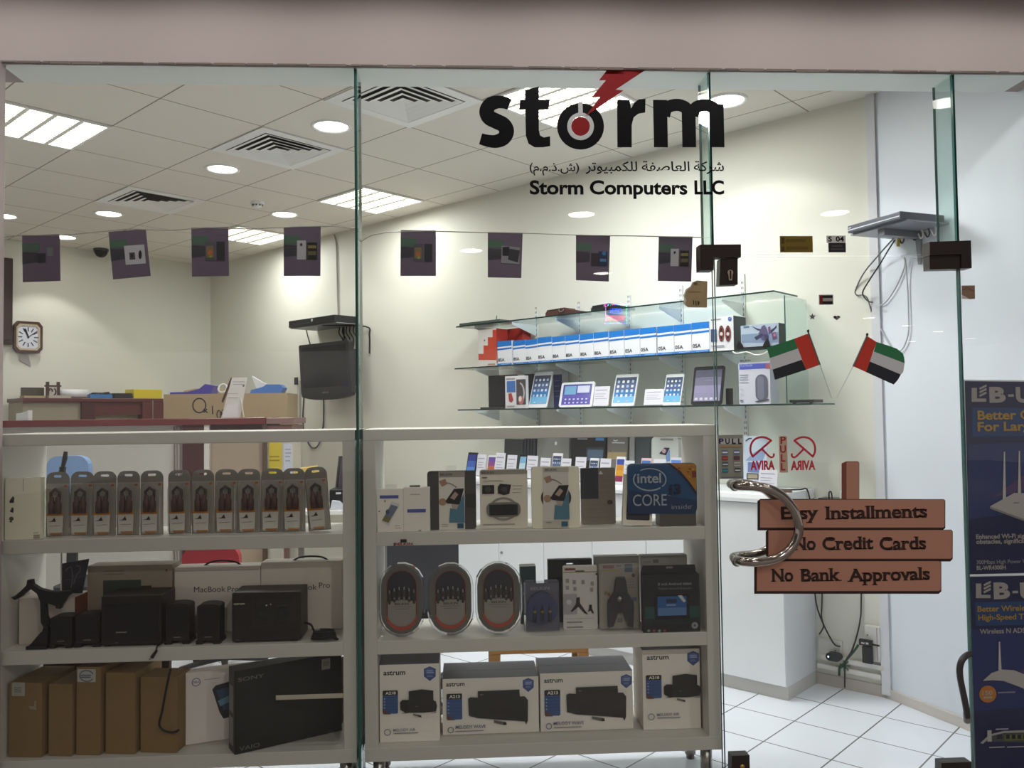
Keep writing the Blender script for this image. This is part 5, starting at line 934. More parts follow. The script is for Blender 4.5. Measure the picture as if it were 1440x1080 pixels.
I = wi('graphics_card_box', 'box with a purple robot-like picture on the middle shelf by the door', 'box', (1042, 456, 1095, 489), 1.985, Z1 + .012); W, H = I.W, I.h; m = MB(); m.box(-W, 0, 0, W, .09, H, mat('a9b7c9', .4)); m.box(W, .001, .0, W + .0008, .089, H, mat('2b2d33', .4)); m.build('carton', I.root)
I.zoom(880, 420, 5.143); I.begin(); I.p([(838, 260), (1108, 240), (1108, 318), (838, 318)], mat('7f93ad', .4)); I.t('XFA', 850, 897, 212, 22, 'e3e6ea', .01) if False else I.lines(852, 895, [205], 14, '5f6f86')
for pts, c in (([(905, 195), (950, 215), (990, 225), (1000, 240), (950, 228)], '3d4058'), ([(1040, 235), (1080, 205), (1090, 190), (1092, 208), (1050, 250)], '3d4058'), ([(985, 200), (1005, 190), (1020, 215), (1030, 250), (1020, 310), (985, 300), (960, 255)], '5a5578'), ([(930, 280), (985, 250), (1000, 265), (945, 300)], '3a3d58'), ([(1030, 205), (1045, 200), (1050, 240), (1035, 260)], '6a4f78'), ([(1055, 250), (1085, 240), (1095, 285), (1065, 300)], '6d4a70'), ([(1000, 255), (1035, 265), (1030, 300), (1005, 295)], '413f5f')): I.p(pts, mat(c, .4))
I.c(1078, 262, 9, 12, 'b06a8a', 12); I.end('print')
I = wi('box_stand', 'low black stand with feet under the robot-picture box', 'stand', (1036, 475, 1082, 492), 1.962, Z1); W, H = I.W, I.h; m = MB()
m.box(-W, .0, 0, W, .012, .011, BLACK)
for sx in (-1, 1): m.prism([(sx * W, 0), (sx * (W - .045), 0), (sx * (W - .03), .03), (sx * (W - .012), .05), (sx * W, .02)], 0, .008, BLACK)
m.box(-W, .012, 0, W, .12, .0115, BLACK); m.build('frame', I.root)
# bottom glass shelf
def tablet(px, label, frame, scr, d=2.0, z=Z2, lean=.30, kind='ipad', name='tablet', group=None, stand=True):
    I = wi(name, label, 'tablet' if name == 'tablet' else 'phone', px, d, z, group); W = I.W; H = I.h / math.cos(lean) * .97; I.root.rotation_euler = (-lean, 0, RW); I.root.location.z += .010 * math.sin(lean); r = W * .12
    m = MB(); m.prism(rrect(-W, 0, W, H, r), 0, .009, frame); m.build('body', I.root)
    bx, bz0, bz1 = (.9, .10, .90) if kind in ('ipad', 'phone') else (.86, .09, .91)
    m = MB(); y = -.0006; m.poly(rrect(-W * bx, H * bz0, W * bx, H * bz1, .001), y, mat(scr[0], .15)); n = len(scr)
    for i in range(1, n): m.poly([(-W * bx, H * bz0), (W * bx, H * bz0), (W * bx, H * (bz0 + (bz1 - bz0) * (1 - i / n))), (-W * bx, H * (bz0 + (bz1 - bz0) * (1 - i / n)))], y - .0002 * i, mat(scr[i], .15))
    y -= .0012; g = W * 2 * bx
    if kind in ('ipad', 'phone'):
        for rr_ in range(4 if kind == 'ipad' else 3):
            for cc in range(4):
                x = -W * bx + g * (.09 + .23 * cc); zz = H * (bz1 - .10 - rr_ * .145); s = g * .115; m.poly(rrect(x, zz - s, x + s, zz, s * .2, 2), y, mat('d5d9df' if (rr_ + cc) % 3 else '9db4cf', .3))
        m.poly([(-W * .5, H * .13), (-W * .3, H * .13), (-W * .3, H * .16), (-W * .5, H * .16)], y, 'b9d3ea'); m.poly([(W * .2, H * .13), (W * .4, H * .13), (W * .4, H * .16), (W * .2, H * .16)], y, 'c9a0b8')
    if kind == 'wide':
        m.poly([(-W * .75, H * .50), (-W * .05, H * .50), (-W * .05, H * .84), (-W * .75, H * .84)], y, mat('6fa4c9', .2)); m.poly([(W * .02, H * .56), (W * .74, H * .56), (W * .74, H * .84), (W * .02, H * .84)], y, mat('c9cce0', .2))
        for rr_ in range(2):
            for cc in range(6): x = -W * .68 + cc * W * .25; zz = H * (.34 - rr_ * .14); m.poly([(x, zz - H * .06), (x + W * .11, zz - H * .06), (x + W * .11, zz), (x, zz)], y, 'c5c8e6')
    if kind == 'dark':
        for cc in range(5): x = -W * .78 + cc * W * .33; m.poly([(x, H * .12), (x + W * .2, H * .12), (x + W * .2, H * .18), (x, H * .18)], y, 'c9c6d4')
        m.poly([(-W * .2, H * .62), (W * .3, H * .62), (W * .3, H * .63), (-W * .2, H * .63)], y, '8f8ca0'); m.poly([(-W * .5, H * .70), (W * .6, H * .705), (W * .6, H * .71), (-W * .5, H * .71)], y, '8f8ca0')
    m.build('screen', I.root)
    if stand:
        m = MB(); t = math.tan(lean); m.M = Matrix.Rotation(lean, 4, 'X'); hz = H * .55
        m.add([(-W * .3, .010 + hz * t * 1.0, hz * .98), (W * .3, .010 + hz * t, hz * .98), (W * .3, hz * t + .03, 0), (-W * .3, hz * t + .03, 0)], [(0, 1, 2, 3)], CLEAR2); m.box(-W * .3, -.014, 0, W * .3, hz * t + .03, .002, CLEAR2); m.build('stand', I.root)
    return I
WT, BT = mat('e2e1e3', .3), mat('1b1b1e', .25); IOS = ('47506a', '55658c', '3d76ad', '6fb0d8')
I = wi('laptop', 'open black laptop at the left end of the bottom glass shelf', 'laptop', (687, 527.5, 727, 574), 2.10, Z2); W, H = I.W, I.h; m = MB(); m.prism(rrect(-W, .012, W, H, .006), 0, .008, BT); m.build('lid', I.root); m = MB(); m.poly(rrect(-W + .012, .028, W - .012, H - .012, .002), -.0006, mat('222127', .12)); m.build('screen', I.root)
m = MB(); m.box(-W, -.09, 0, W, .0, .012, mat('2d2d31', .35), .002); m.build('keyboard_base', I.root)
I = wi('headphone_box', 'white box showing red headphones and a blue panel', 'box', (710.5, 528.5, 736.5, 574), 1.955, Z2); carton(I, P('d5d2d2'), .05); I.zoom(640, 420, 5.538); I.begin(); I.t('astrum', 400, 465, 632, 14, '4d4d52', .03); I.r(403, 642, 470, 730, mat('3f70b0', .4)); I.p([(415, 740), (440, 735), (455, 790), (440, 810), (420, 800)], 'a33a3c'); I.r(478, 628, 552, 825, mat('4a4448', .4)); I.ring(500, 735, 44, 85, 12, 'b9b2b3', -70, 80); I.c(515, 790, 20, 34, 'b06a68'); I.c(508, 780, 12, 22, 'd9c9c6'); I.lines(405, 480, [838], 9, '9a9a9f'); I.end('print')
I = wi('dark_box', 'tall dark box between the headphone box and the white tablet', 'box', (738, 526, 748, 573), 2.075, Z2); carton(I, mat('26242a', .4), .05)
I = wi('tall_box', 'tall white and violet box behind the first white tablet', 'box', (752, 520, 790.5, 573), 2.165, Z2); carton(I, P('c5c3c6'), .07); I.zoom(640, 420, 5.538); I.begin(); I.r(768, 590, 834, 850, mat('3a3f78', .4)); I.r(735, 585, 768, 620, 'a8434a'); I.lines(775, 825, [640, 680, 720, 760], 6, '7076a8'); I.end('print')
tablet((742.5, 521.5, 768, 573), 'white tablet leaning in front of the tall white and violet box', WT, IOS)
I = tablet((785, 536.5, 832, 572.5), 'wide white tablet lying lengthways with a violet screen', WT, ('4a4796', '5c55a8'), kind='wide', lean=.25)
tablet((859, 525, 891, 571.5), 'larger white tablet in the middle of the bottom glass shelf', WT, IOS)
tablet((930.5, 525, 956, 570.5), 'white tablet beside the second price card', WT, IOS)
tablet((971, 513.5, 1014, 569.5), 'black framed tablet on the bottom glass shelf', BT, ('5f5d70', '77748a', '8f8aa8', '8a86a2'), kind='dark', lean=.22)
def price(px, label, d=2.0, z=Z2, lean=.2, group='small white price cards'):
    I = wi('price_card', label, 'price card', px, d, z, group); W, H = I.W, I.h; I.root.rotation_euler = (-lean, 0, RW); I.root.location.z += .006; m = MB(); m.prism([(-W, 0), (W, 0), (W, H), (-W, H)], 0, .0012, mat('dcdbe4', .5)); m.build('card', I.root)
    m = MB(); y = -.0005
    for k, (f, hh) in enumerate(((.78, .05), (.6, .03), (.48, .03), (.36, .03))): m.poly([(-W * .8, H * f), (W * (.7 - .2 * (k % 3)), H * f), (W * (.7 - .2 * (k % 3)), H * (f + hh)), (-W * .8, H * (f + hh))], y, 'a5a4b4')
    m.build('print', I.root); m = MB(); m.box(-W, -.003, -.0005, W, .002 + H * math.sin(lean), .0012, CLEAR2); m.build('holder', I.root)
price((833.5, 544, 855, 570), 'price card between the wide tablet and the larger white tablet'); price((905, 548, 932, 570), 'price card left of the white tablet in front of an upright')
I = wi('router_box', 'tall router box with a blue edge and a grey router picture', 'box', (1039, 509, 1083, 569), 1.98, Z2); W, H = I.W, I.h; m = MB(); m.box(-W, 0, 0, W, .11, H, P('c9cad6')); m.box(-W - .0008, .001, 0, -W, .109, H, mat('4352b5', .4)); m.build('carton', I.root)
I.zoom(880, 420, 5.143); I.begin(); I.r(822, 470, 1044, 508, mat('4f5cb8', .4)); I.t('PLATINUM', 830, 915, 494, 16, '9aa4dd', .02); I.r(1012, 470, 1044, 506, 'b0606c'); I.t('BELKIN', 828, 902, 456, 12, '4c4c58', .03); I.lines(825, 895, [552, 568, 585, 605], 6, 'a3a6b8'); I.rr(942, 545, 1026, 742, 42, mat('5f6070', .35)); I.rr(955, 560, 1000, 730, 22, mat('767789', .35)); I.p([(935, 742), (1035, 725), (1040, 735), (945, 750)], '44454f'); I.lines(828, 850, [655, 690], 5, 'b0b2c0'); I.lines(828, 858, [738], 10, '6d6e78'); I.end('print')
I = wi('charger', 'small dark charger left of the router box', 'charger', (1021.5, 546, 1026.5, 569), 2.05, Z2); m = MB(); m.box(-I.W - .005, 0, 0, I.W, .04, I.h, BLACK, .003); m.build('body', I.root)
I = wi('media_player', 'flat black box at the door end of the bottom glass shelf', 'player', (1110, 564, 1144, 567.5), 2.0, Z2); m = MB(); m.box(-I.W, 0, .003, I.W, .13, .02, BT, .003); m.build('case', I.root); m = MB()
for sx in (-1, 1): m.box(sx * (I.W - .02) - .006, .01, 0, sx * (I.W - .02) + .006, .03, .0035, BLACK)
m.build('feet', I.root)
m = MB(); q = [on(x, y, WN, d) for x, y, d in ((1030, 494, 1.944), (1036, 497, 1.942), (1050, 495, 1.942), (1062, 499, 1.942), (1072, 498, 1.942), (1080, 494, 1.942), (1086, 492, 1.944))]; m.tube(smooth_path(q), .003, WHITE, 6); tag(m.build('white_cable'), 'thin white cable drooping from the middle shelf below the robot-picture box', 'cable')

# counter top: phones, price cards and packs leaning on the wall
CZ = CT + .0005; PG = 'phones on the counter'
def phone(px, label, frame, scr, kind='plain', d=1.93, lean=.22): return tablet(px, label, frame, scr, d, CZ, lean, kind, 'phone', PG, False)
phone((654, 636, 667, 668), 'dark blue phone at the left end of the counter', BT, ('2f3f86', '3f62b0', '5a86c9'), d=1.90)
phone((683, 640, 694, 669), 'phone with a purple and orange screen on the counter', WT, ('6a4f9a', '8a4a8a', 'b5684a', '4a6a8a'), d=1.90)
phone((727, 639, 737, 670), 'phone with a pale blue screen among the price cards', BT, ('7fb0d0', 'b5d0dd', 'c9dde2'), d=1.91)
phone((773, 637, 786, 673), 'white phone with rows of icons behind the pale strap pack', WT, IOS, 'phone', d=1.90)
phone((826, 644, 838, 676), 'white phone with rows of icons behind the case pack', WT, IOS, 'phone', d=1.90)
phone((863, 642, 875, 675), 'white phone with a yellow flower screen beside the processor sign', WT, ('3a4fa0', 'c98a3a', 'd9a03c', '8a3a5a'), d=1.895)
phone((898, 644, 912, 679), 'phone with a pink top edge over the processor sign', mat('e0b9bd', .3), ('4a7ab5', '5f8ac0'), d=1.90)
phone((939, 643, 955, 682), 'phone with a bright blue screen over the right part of the processor sign', mat('c9ccd6', .3), ('5f84d8', '4a66c0', '3a4aa8'), d=1.90)
for i, (px, lab) in enumerate((((669, 640, 681, 669), 'price card right of the dark blue phone'), ((695, 638, 708, 670), 'price card right of the purple phone'), ((711, 641, 724.5, 671), 'price card left of the pale blue phone'), ((739, 642, 754, 672), 'price card right of the pale blue phone'), ((758, 645, 772, 673), 'price card left of the first icon phone'),
    ((788, 646, 801, 674), 'price card right of the first icon phone'), ((807, 644, 822, 675), 'price card left of the second icon phone'), ((842, 646, 857, 676), 'price card right of the second icon phone'), ((876, 649, 890, 677), 'price card right of the flower phone'), ((917, 647, 934, 680), 'price card over the middle of the processor sign'))): price(px, lab, 1.905, CZ, .15, 'small white price cards')
def cbox(name, label, cat, px, c, dep=.05, d=2.15, lean=.06, shape=0.01):
    I = wi(name, label, cat, px, d, CZ); W, H = I.W, I.h; I.root.rotation_euler = (-lean, 0, RW); I.root.location.z += dep * math.sin(lean) + .0006; m = MB(); m.prism(rrect(-W, 0, W, H, shape), 0, dep, c); m.build('carton', I.root); return I
I = cbox('dark_case', 'dark grey flat case behind the price cards', 'case', (708, 618, 734, 666), mat('3d4140', .4))
for k in range(4): cbox('folio', 'thin dark folio, %s of four standing beside the dark grey case' % ORD[k], 'folio', (735.5 + k * 4.2, 617, 738.6 + k * 4.2, 667), mat(('2d3640', '33383d', '2a3038', '3a4046')[k], .35), .08, shape=.002).root['group'] = 'thin dark folios on the counter'
I = cbox('grey_bag', 'silvery grey bag pack behind the first icon phone', 'pack', (754, 614, 799, 671), mat('8f8e8a', .35, .3)); I.zoom(640, 610, 6); I.begin(); I.c(840, 85, 10, 16, 'd9d9d6', 10); I.end('sticker')
I = cbox('black_box', 'black box with a phone picture behind the second icon phone', 'box', (802, 613, 850, 674), mat('1f1e22', .35)); I.zoom(640, 610, 6); I.begin(); I.r(1020, 42, 1105, 54, '8d8f96'); I.r(1175, 40, 1245, 62, mat('4a8ac9', .3)); I.p([(1100, 120), (1248, 118), (1242, 230), (1095, 232)], mat('3b3d44', .3)); I.p([(1112, 138), (1245, 140), (1238, 232), (1108, 230)], mat('5a6f86', .25)); I.end('print')
I = cbox('champagne_box', 'grey and gold phone box behind the flower phone', 'box', (853, 612, 881, 675), mat('77736c', .3)); I.zoom(850, 600, 9); I.begin(); I.p([(30, 330), (270, 330), (250, 420), (22, 420)], mat('a8946c', .35)); I.c(65, 318, 11, 11, '6d5f52'); I.ring(125, 165, 32, 26, 10, 'e8e8e8', 200, 340); I.lines(80, 250, [210], 16, 'c5c6c6'); I.end('print')
cbox('glass_case', 'shiny dark green-grey pack between the gold box and the white pack', 'pack', (893, 614, 912, 677), mat('3f4a4c', .12)); cbox('silver_edge_box', 'slim silver edged box right of the gold phone box', 'box', (884, 615, 891, 676), mat('a3a5a6', .25, .4), shape=.002)
I = cbox('white_pack', 'white pack with a tablet picture behind the processor sign', 'pack', (915, 616, 953, 680), mat('c9cac6', .35), d=2.12, shape=.02); I.zoom(850, 600, 9); I.begin(); I.r(690, 158, 855, 182, '8d8f88'); I.p([(680, 350), (745, 272), (815, 275), (770, 372)], '35283c'); I.c(742, 315, 26, 28, 'c0a0a8'); I.p([(770, 380), (815, 290), (822, 440), (765, 450)], '6f93c9'); I.end('print')
I = wi('leaflet_stand', 'pale blue leaflet stand at the door end of the counter behind the PULL sticker', 'leaflet stand', (1044, 613, 1077, 686), 2.08, CZ); W, H = I.W, I.h; I.root.rotation_euler = (-.08, 0, RW); m = MB(); m.prism([(-W, 0), (W, 0), (W, H), (-W, H)], 0, .004, mat('c9d3e2', .35)); m.build('sheet', I.root); I.zoom(1000, 600, 9); I.begin(); I.p([(520, 330), (640, 260), (680, 320), (640, 430), (420, 430)], mat('8fa6c9', .35)); I.r(455, 450, 600, 580, mat('6f84b5', .35)); I.r(445, 590, 595, 668, '3a3733'); I.r(458, 602, 585, 655, 'a39a84'); I.l([(420, 180), (455, 150), (490, 148)], 14, '44505f'); I.end('print')
price((1066, 662, 1092, 692), 'price card at the door end of the counter behind the red umbrella sticker', 1.93, CZ, .15)
I = wi('paper_stack', 'loose white papers at the back corner of the counter', 'paper', (1096, 672, 1116, 682), 2.08, CZ); m = MB(); m.box(-I.W, .02, 0, I.W, .12, .004, WHITE_M); m.build('sheets', I.root)
m = MB(); p = on(1100, 683, WN, 1.98); m.M = Matrix.Translation((p.x, p.y, CZ + .005)) @ Matrix.Rotation(RW + .4, 4, 'Z'); m.prismz(rrect(-.05, -.012, .05, .012, .01), -.005, .005, mat('6d4a40', .5)); tag(m.build('brown_pen_case'), 'small reddish brown stick lying on the counter corner', 'pen case')
def wcable(pts, r, mt, name, label, cat='cable'):
    m = MB(); m.tube(smooth_path([on(x, y, WN, b) for x, y, b in pts]), r, mt, 6); return tag(m.build(name), label, cat)
CBK = mat('2b2a2c', .5)
p = lambda a, b, z: ab(a, b, z)
m = MB(); m.tube(smooth_path([p(-.20, 2.02, CZ + .006), p(-.33, 2.03, CZ + .006), p(-.42, 2.05, CZ + .008), p(-.462, 2.10, CZ + .008), p(-.480, 2.16, CZ - .01), p(-.49, 2.19, .85), p(-.485, 2.2, .60), p(-.49, 2.22, .42), p(-.56, 2.24, .25), p(-.60, 2.245, .23)]), .0045, CBK, 6)
tag(m.build('black_cable'), 'black cable running over the counter end down to the oval adapter', 'cable')
wcable([(1157, 700, 2.262), (1156, 840, 2.262), (1155, 865, 2.262), (1158, 880, 2.262), (1156, 886, 2.262), (1152, 892, 2.262)], .0035, CBK, 'black_cable', 'black cable hanging behind the wooden sign beside the counter end')
wcable([(1212, 704, 2.26), (1211, 845, 2.26), (1210, 868, 2.255), (1206, 890, 2.25), (1198, 915, 2.235), (1189, 930, 2.23), (1188, 950, 2.235), (1188, 967, 2.235)], .004, CBK, 'black_cable', 'black cable dropping to the green-tied bundle by the sockets')
m = MB(); m.tube(smooth_path([on(x, y, WN, 2.232) for x, y in ((1207, 907), (1200, 917), (1192, 926), (1186, 934), (1181, 938), (1180, 950))]), .006, mat('2c4a3a', .6), 6); q = on(1187, 936, WN, 2.235)
for k in range(7): a = k * .9; m.tube([q, q + V((.03 * math.cos(a), -.01, .03 * math.sin(a)))], .003, mat('2f6a4c', .5), 5)
tag(m.build('cable_bundle'), 'tangle of cables tied in green above the skirting', 'cable')
I = wi('cable_adapter', 'black oval adapter plugged in low beside the counter', 'adapter', (1161, 919, 1181, 930), 2.205, None); W, H = I.W, I.h; m = MB(); m.prism(rrect(-W, 0, W, H, H / 2), 0, .042, BT); m.build('case', I.root); m = MB(); m.lathe([(0, .002), (.005, 0)], mat('d9efff', .3, emit=1.5), 8, 'y', (-W * .6, -.0008, H * .5)); m.build('indicator', I.root)
def plate(px, label, name='wall_socket', d=2.255, th=.015): 
    I = wi(name, label, 'socket' if name == 'wall_socket' else 'adapter', px, d, None); m = MB(); m.box(-I.W, 0, 0, I.W, th, I.h, mat('d6d4ce', .4), .003); m.build('plate', I.root); return I
I = plate((1151, 899, 1184, 923), 'cream twin wall socket behind the oval adapter'); I.begin(); I.r(1172, 911, 1181, 918, 'bdbbb4'); I.c(1175, 915, 1, 1.2, '3a3838', 8); I.end('switch')
I = plate((1216, 881, 1237, 930), 'cream switch box at the corner with a black plug', d=2.235, th=.035); I.begin(); I.r(1233, 883, 1234, 929, '8d8b86'); I.c(1220, 893, 1, 1, '3a3838', 8); I.r(1227, 906, 1237, 908.5, '2a2829'); I.end('marks')
I = wi('plug_adapter', 'black plug adapter hanging from the corner switch box', 'adapter', (1208, 900, 1226, 933), 2.203, None); W, H = I.W, I.h; m = MB(); m.box(-W, 0, H * .74, W, .024, H, BT, .003); m.box(-W * .55, .0, 0, W, .024, H * .72, BT, .004); m.build('case', I.root); m = MB(); m.box(-W * .6, -.0008, H * .82, -W * .1, 0, H * .88, P('c9c9c6')); m.box(W * .1, -.0008, H * .82, W * .5, 0, H * .9, P('c9c9c6')); m.build('print', I.root)
for k, (a, z) in enumerate(((0, .155), (0, .105))):
    m = MB(); c = ab(-.66 + .02 * k, WB - .016, z); m.box(-.17, -.012, -.012, .17, .015, .012, WHITE_M); tag(m.build('floor_trunking', None, c, RW), ('upper' if k == 0 else 'lower') + ' white cable trunking low on the wall beside the counter', 'trunking')
m = MB(); m.box(.46, -.012, .0, .836, -.001, .06, mat('bdb5ad', .6)); struct(m.build('baseboard_wall', None, ab(0, WB), RW), 'worn skirting under the sockets', 'baseboard')
I = wi('black_router', 'black router with a small aerial on a ledge behind the top wooden board', 'router', (1150, 698, 1181, 707), 2.17, None); W, H = I.W, I.h; m = MB(); m.box(-W, 0, 0, W, .10, .022, BT, .003); m.build('case', I.root); m = MB(); m.tube(smooth_path([(-W * .3, .05, .02), (-W * .28, .05, .05), (-W * .1, .05, .055), (0, .05, .02)]), .004, CBK, 6); m.tube(smooth_path([(W * .75, .05, .02), (W * .8, .05, .06), (W * .95, .05, .04), (W * .97, .05, -.03)]), .004, WHITE, 6); m.build('leads', I.root)
# shelf box on the angled wall with its cables
T = thing('wall_recorder', 'grey video recorder on a wall bracket above the flags, with loose cables under it', 'recorder', PW0 + V((0, 0, 0)), 0)
def pw(s, o, z): return V((0, 0, z)) + PWD * s - PWN * o     # along the angled wall, out from it
m = MB(); RG = mat('5a5d66', .35, .3)
c = [pw(.14, .34, 2.42), pw(.56, .34, 2.42), pw(.56, .012, 2.42), pw(.14, .012, 2.42)]
COL.objects.unlink(T); bpy.data.objects.remove(T)
FP = math.atan2(PWN.y, PWN.x) - PI / 2             # local x runs along the angled wall towards the glass, local y into the wall
pA = onZ(1205, 327, 2.42); pB = onZ(1288, 300, 2.42)
sa = (onZ(1330, 318, 2.42) - PW0).dot(PWD)
T = thing('wall_recorder', 'grey video recorder on a wall bracket above the hinge, with loose cables under it', 'recorder', PW0 + PWD * .29 + V((0, 0, 2.40)), FP)
m = MB(); m.box(-.17, -.30, .012, .17, -.02, .05, RG, .004); m.build('case', T)
m = MB(); m.box(-.165, -.302, .024, .165, -.299, .029, mat('d9dbe2', .2)); m.box(-.160, -.302, .034, -.145, -.2995, .040, P('c9ccd6')); m.build('front_strip', T)
m = MB(); m.box(-.18, -.27, .004, .18, -.004, .0115, mat('8f929b', .3)); m.box(-.02, -.25, -.03, .02, -.002, .004, mat('77797f', .4)); m.prism([(-.02, .0), (.02, .0), (.012, -.16), (-.004, -.16)], -.012, -.002, mat('8d9096', .4)); m.build('bracket', T)
m = MB()
for k in range(6): x = -.08 + k * .04; m.tube(smooth_path([(x, -.03, .01), (x, -.02, -.02), (x - .015, -.02, -.035), (x - .02, -.03, -.01)]), .004, WHITE if k % 2 else mat('55565a', .5), 6)
m.tube([(-.10, -.03, -.005), (-.11, -.03, -.05)], .008, mat('c9b83a', .4), 8); m.build('plugs', T)
def pcable(pts, r, mt, lab):
    m = MB(); m.tube(smooth_path([on(x, y, PWN, PWd - o) for x, y, o in pts]), r, mt, 6); return tag(m.build('loose_cable'), lab, 'cable', 'cables under the wall recorder')
pcable([(1256, 336, .1), (1245, 348, .08), (1230, 365, .06), (1214, 385, .05), (1203, 408, .05), (1205, 415, .05), (1213, 415, .05), (1220, 420, .05), (1226, 440, .03)], .004, mat('6d6e73', .5), 'grey cable looping left from the wall recorder')
pcable([(1258, 338, .13), (1249, 352, .11), (1237, 372, .10), (1222, 395, .09), (1213, 412, .08), (1220, 423, .07), (1227, 425, .065)], .004, CBK, 'black cable looping left from the wall recorder')
pcable([(1272, 362, .03), (1272, 375, .012), (1262, 400, .012), (1248, 422, .012), (1238, 430, .012)], .0035, mat('b5b7bc', .5), 'pale cable running from the bracket to the trunking')
pcable([(1273, 364, .03), (1276, 400, .012), (1277.5, 440, .012), (1277, 470, .012), (1268, 492, .012), (1255, 490, .012), (1238, 462, .012)], .0035, mat('b5b7bc', .5), 'pale cable looping low behind the right flag')

# ------------------------------------------------------------------ far end of the shop: television, reception desk and clutter
I = wi('television', 'black wall television tilted down near the far corner', 'television', (424, 482, 494, 560), 2.02, None); W, H = I.W, I.h; I.root.rotation_euler = (.06, 0, RW)
m = MB(); m.prism(rrect(-W, .03, W, H, .02), -.0, .05, mat('2a2a2c', .4)); m.prism(arc(0, .03, W, 180, 360, 14, .045), 0, .045, mat('262628', .4)); m.build('bezel', I.root); m = MB(); m.poly(rrect(-W * .9, .1, W * .9, H * .94, .006), -.0006, mat('1d1e22', .15)); m.glyphs(raw_text('SAMSUNG', .02), -.05, .05, .045, .014, -.0008, mat('77777a', .4)); m.build('screen', I.root)
m = MB(); m.box(-W * .7, .05, .1, W * .8, .17, H * .85, mat('232325', .5), .02); m.build('rear_housing', I.root); m = MB(); m.box(-.06, .16, H * .4, .06, .24, H * .62, DARK); m.build('wall_bracket', I.root)
I = wi('set_top_shelf', 'dark receiver box on a wire shelf above the television', 'receiver', (406, 447, 470, 458), 1.96, None); W, H = I.W, I.h; m = MB(); m.box(-W, 0, .008, W, .24, .07, mat('26272a', .35), .003); m.build('case', I.root); m = MB(); m.lathe([(0, .003), (.014, .002), (.014, 0)], mat('a3a6a8', .3), 12, 'y', (.02, -.001, .045)); m.box(-W * .6, -.001, .03, -.02, 0, .034, P('55575c')); m.build('controls', I.root)
m = MB(); m.box(-W, .02, 0, W, .31, .007, mat('8a8b8d', .4))
m.tube(smooth_path([(W * .3, .28, 0), (W * .3, .29, -.2), (W * .4, .3, -.26)]), .008, DARK, 6); m.tube(smooth_path([(W * .3, .05, .0), (W * 1.2, .28, -.02), (W * 1.28, .3, -.10), (W * 1.28, .3, -.26)]), .007, DARK, 6); m.build('wire_bracket', I.root)
m = MB()
for k in range(6): x = W * (.2 + .15 * k); m.tube(smooth_path([(x, .26, -.005), (x + .02, .24, -.06), (x + .06, .25, -.12), (x + .03, .27, -.2)]), .006, CBK, 5)
m.build('leads', I.root)
def wc(pts, r, mt, lab): return wcable([(x, y, 2.262) for x, y in pts], r, mt, 'wall_cable', lab)
wc([(470, 330), (473, 345), (474, 380), (475, 420), (476, 446)], .007, mat('9a9a94', .5), 'grey cable dropping from the ceiling to the receiver shelf')
wc([(427, 540), (427, 560), (426, 580), (426, 596), (427, 610)], .006, CBK, 'black cable hanging at the left edge of the television')
wc([(455, 562), (455, 580), (454, 602), (448, 625), (440, 630), (433, 622), (429, 608)], .006, CBK, 'black cable hanging from the middle of the television')
wc([(429, 455), (432, 470), (436, 484)], .005, CBK, 'short black cable between the receiver and the television')
I = wi('wall_conduit', 'thin pale conduit on the wall left of the television', 'conduit', (418, 535, 421, 665), 2.25, None); m = MB(); m.box(-I.W, 0, 0, I.W, .02, I.h, mat('c5c5bc', .5)); m.box(-.05, -.012, I.h - .04, .0, .0, I.h + .03, DARK); m.build('cover', I.root)
# clock, frame and grey quad on the far wall
I = Item('wall_clock', 'octagonal brown framed wall clock beside the dark panel', 'clock', 'l', (20, 452, 60, 496), 6.28, None)
W, H = I.W, I.h; oct_ = lambda s, k=.26: [(-W * s, -H / 2 * s + H / 2 + H * k * s / 2), (-W * s + W * k * s, H / 2 - H / 2 * s), (W * s - W * k * s, H / 2 - H / 2 * s), (W * s, H / 2 - H / 2 * s + H * k * s / 2), (W * s, H / 2 + H / 2 * s - H * k * s / 2), (W * s - W * k * s, H / 2 + H / 2 * s), (-W * s + W * k * s, H / 2 + H / 2 * s), (-W * s, H / 2 + H / 2 * s - H * k * s / 2)]
m = MB(); m.prism(oct_(1), 0, .045, mat('4a2f28', .4), [oct_(.84)[::-1]]); m.build('frame', I.root); m = MB(); m.prism(oct_(.85), .004, .04, mat('b9a98f', .3, .4), [oct_(.72)[::-1]]); m.build('gilt_rim', I.root)
m = MB(); m.prism(oct_(.73), .012, .03, mat('d3d5e0', .4)); R_ = W * .58
for k in range(12): a = k * PI / 6; x, z = R_ * math.sin(a), H / 2 + R_ * 1.05 * math.cos(a); m.M = Matrix.Translation((x, .0115, z)) @ Matrix.Rotation(a, 4, 'Y'); m.box(-.005, -.0004, -.02, .005, .0, .02, P('4a4a52'))
m.M = Matrix(); m.build('dial', I.root)
m = MB()
for a, L, w_ in ((-.35, .085, .007), (.9, .10, .003), (-.3, .07, .005)): m.M = Matrix.Translation((0, .009, H / 2)) @ Matrix.Rotation(a, 4, 'Y'); m.box(-w_, -.001, -.01, w_, .0, L, P('22222a'))
m.M = Matrix(); m.build('hands', I.root)
I = Item('grey_quad', 'small grey paper hanging below the clock', 'paper', 'l', (27, 497, 44, 515), 6.32, None); I.zoom(0, 320, 4.5); m = I.begin(); m.prism([I.q(*p) for p in ((128, 795), (176, 795), (198, 878), (122, 842))], 0, .003, mat('a9a6a4', .6)); I.solo('grey_quad', 'small grey paper hanging below the clock', 'paper'); bpy.data.objects.remove(I.root)  # flat grey four-sided shape under the clock
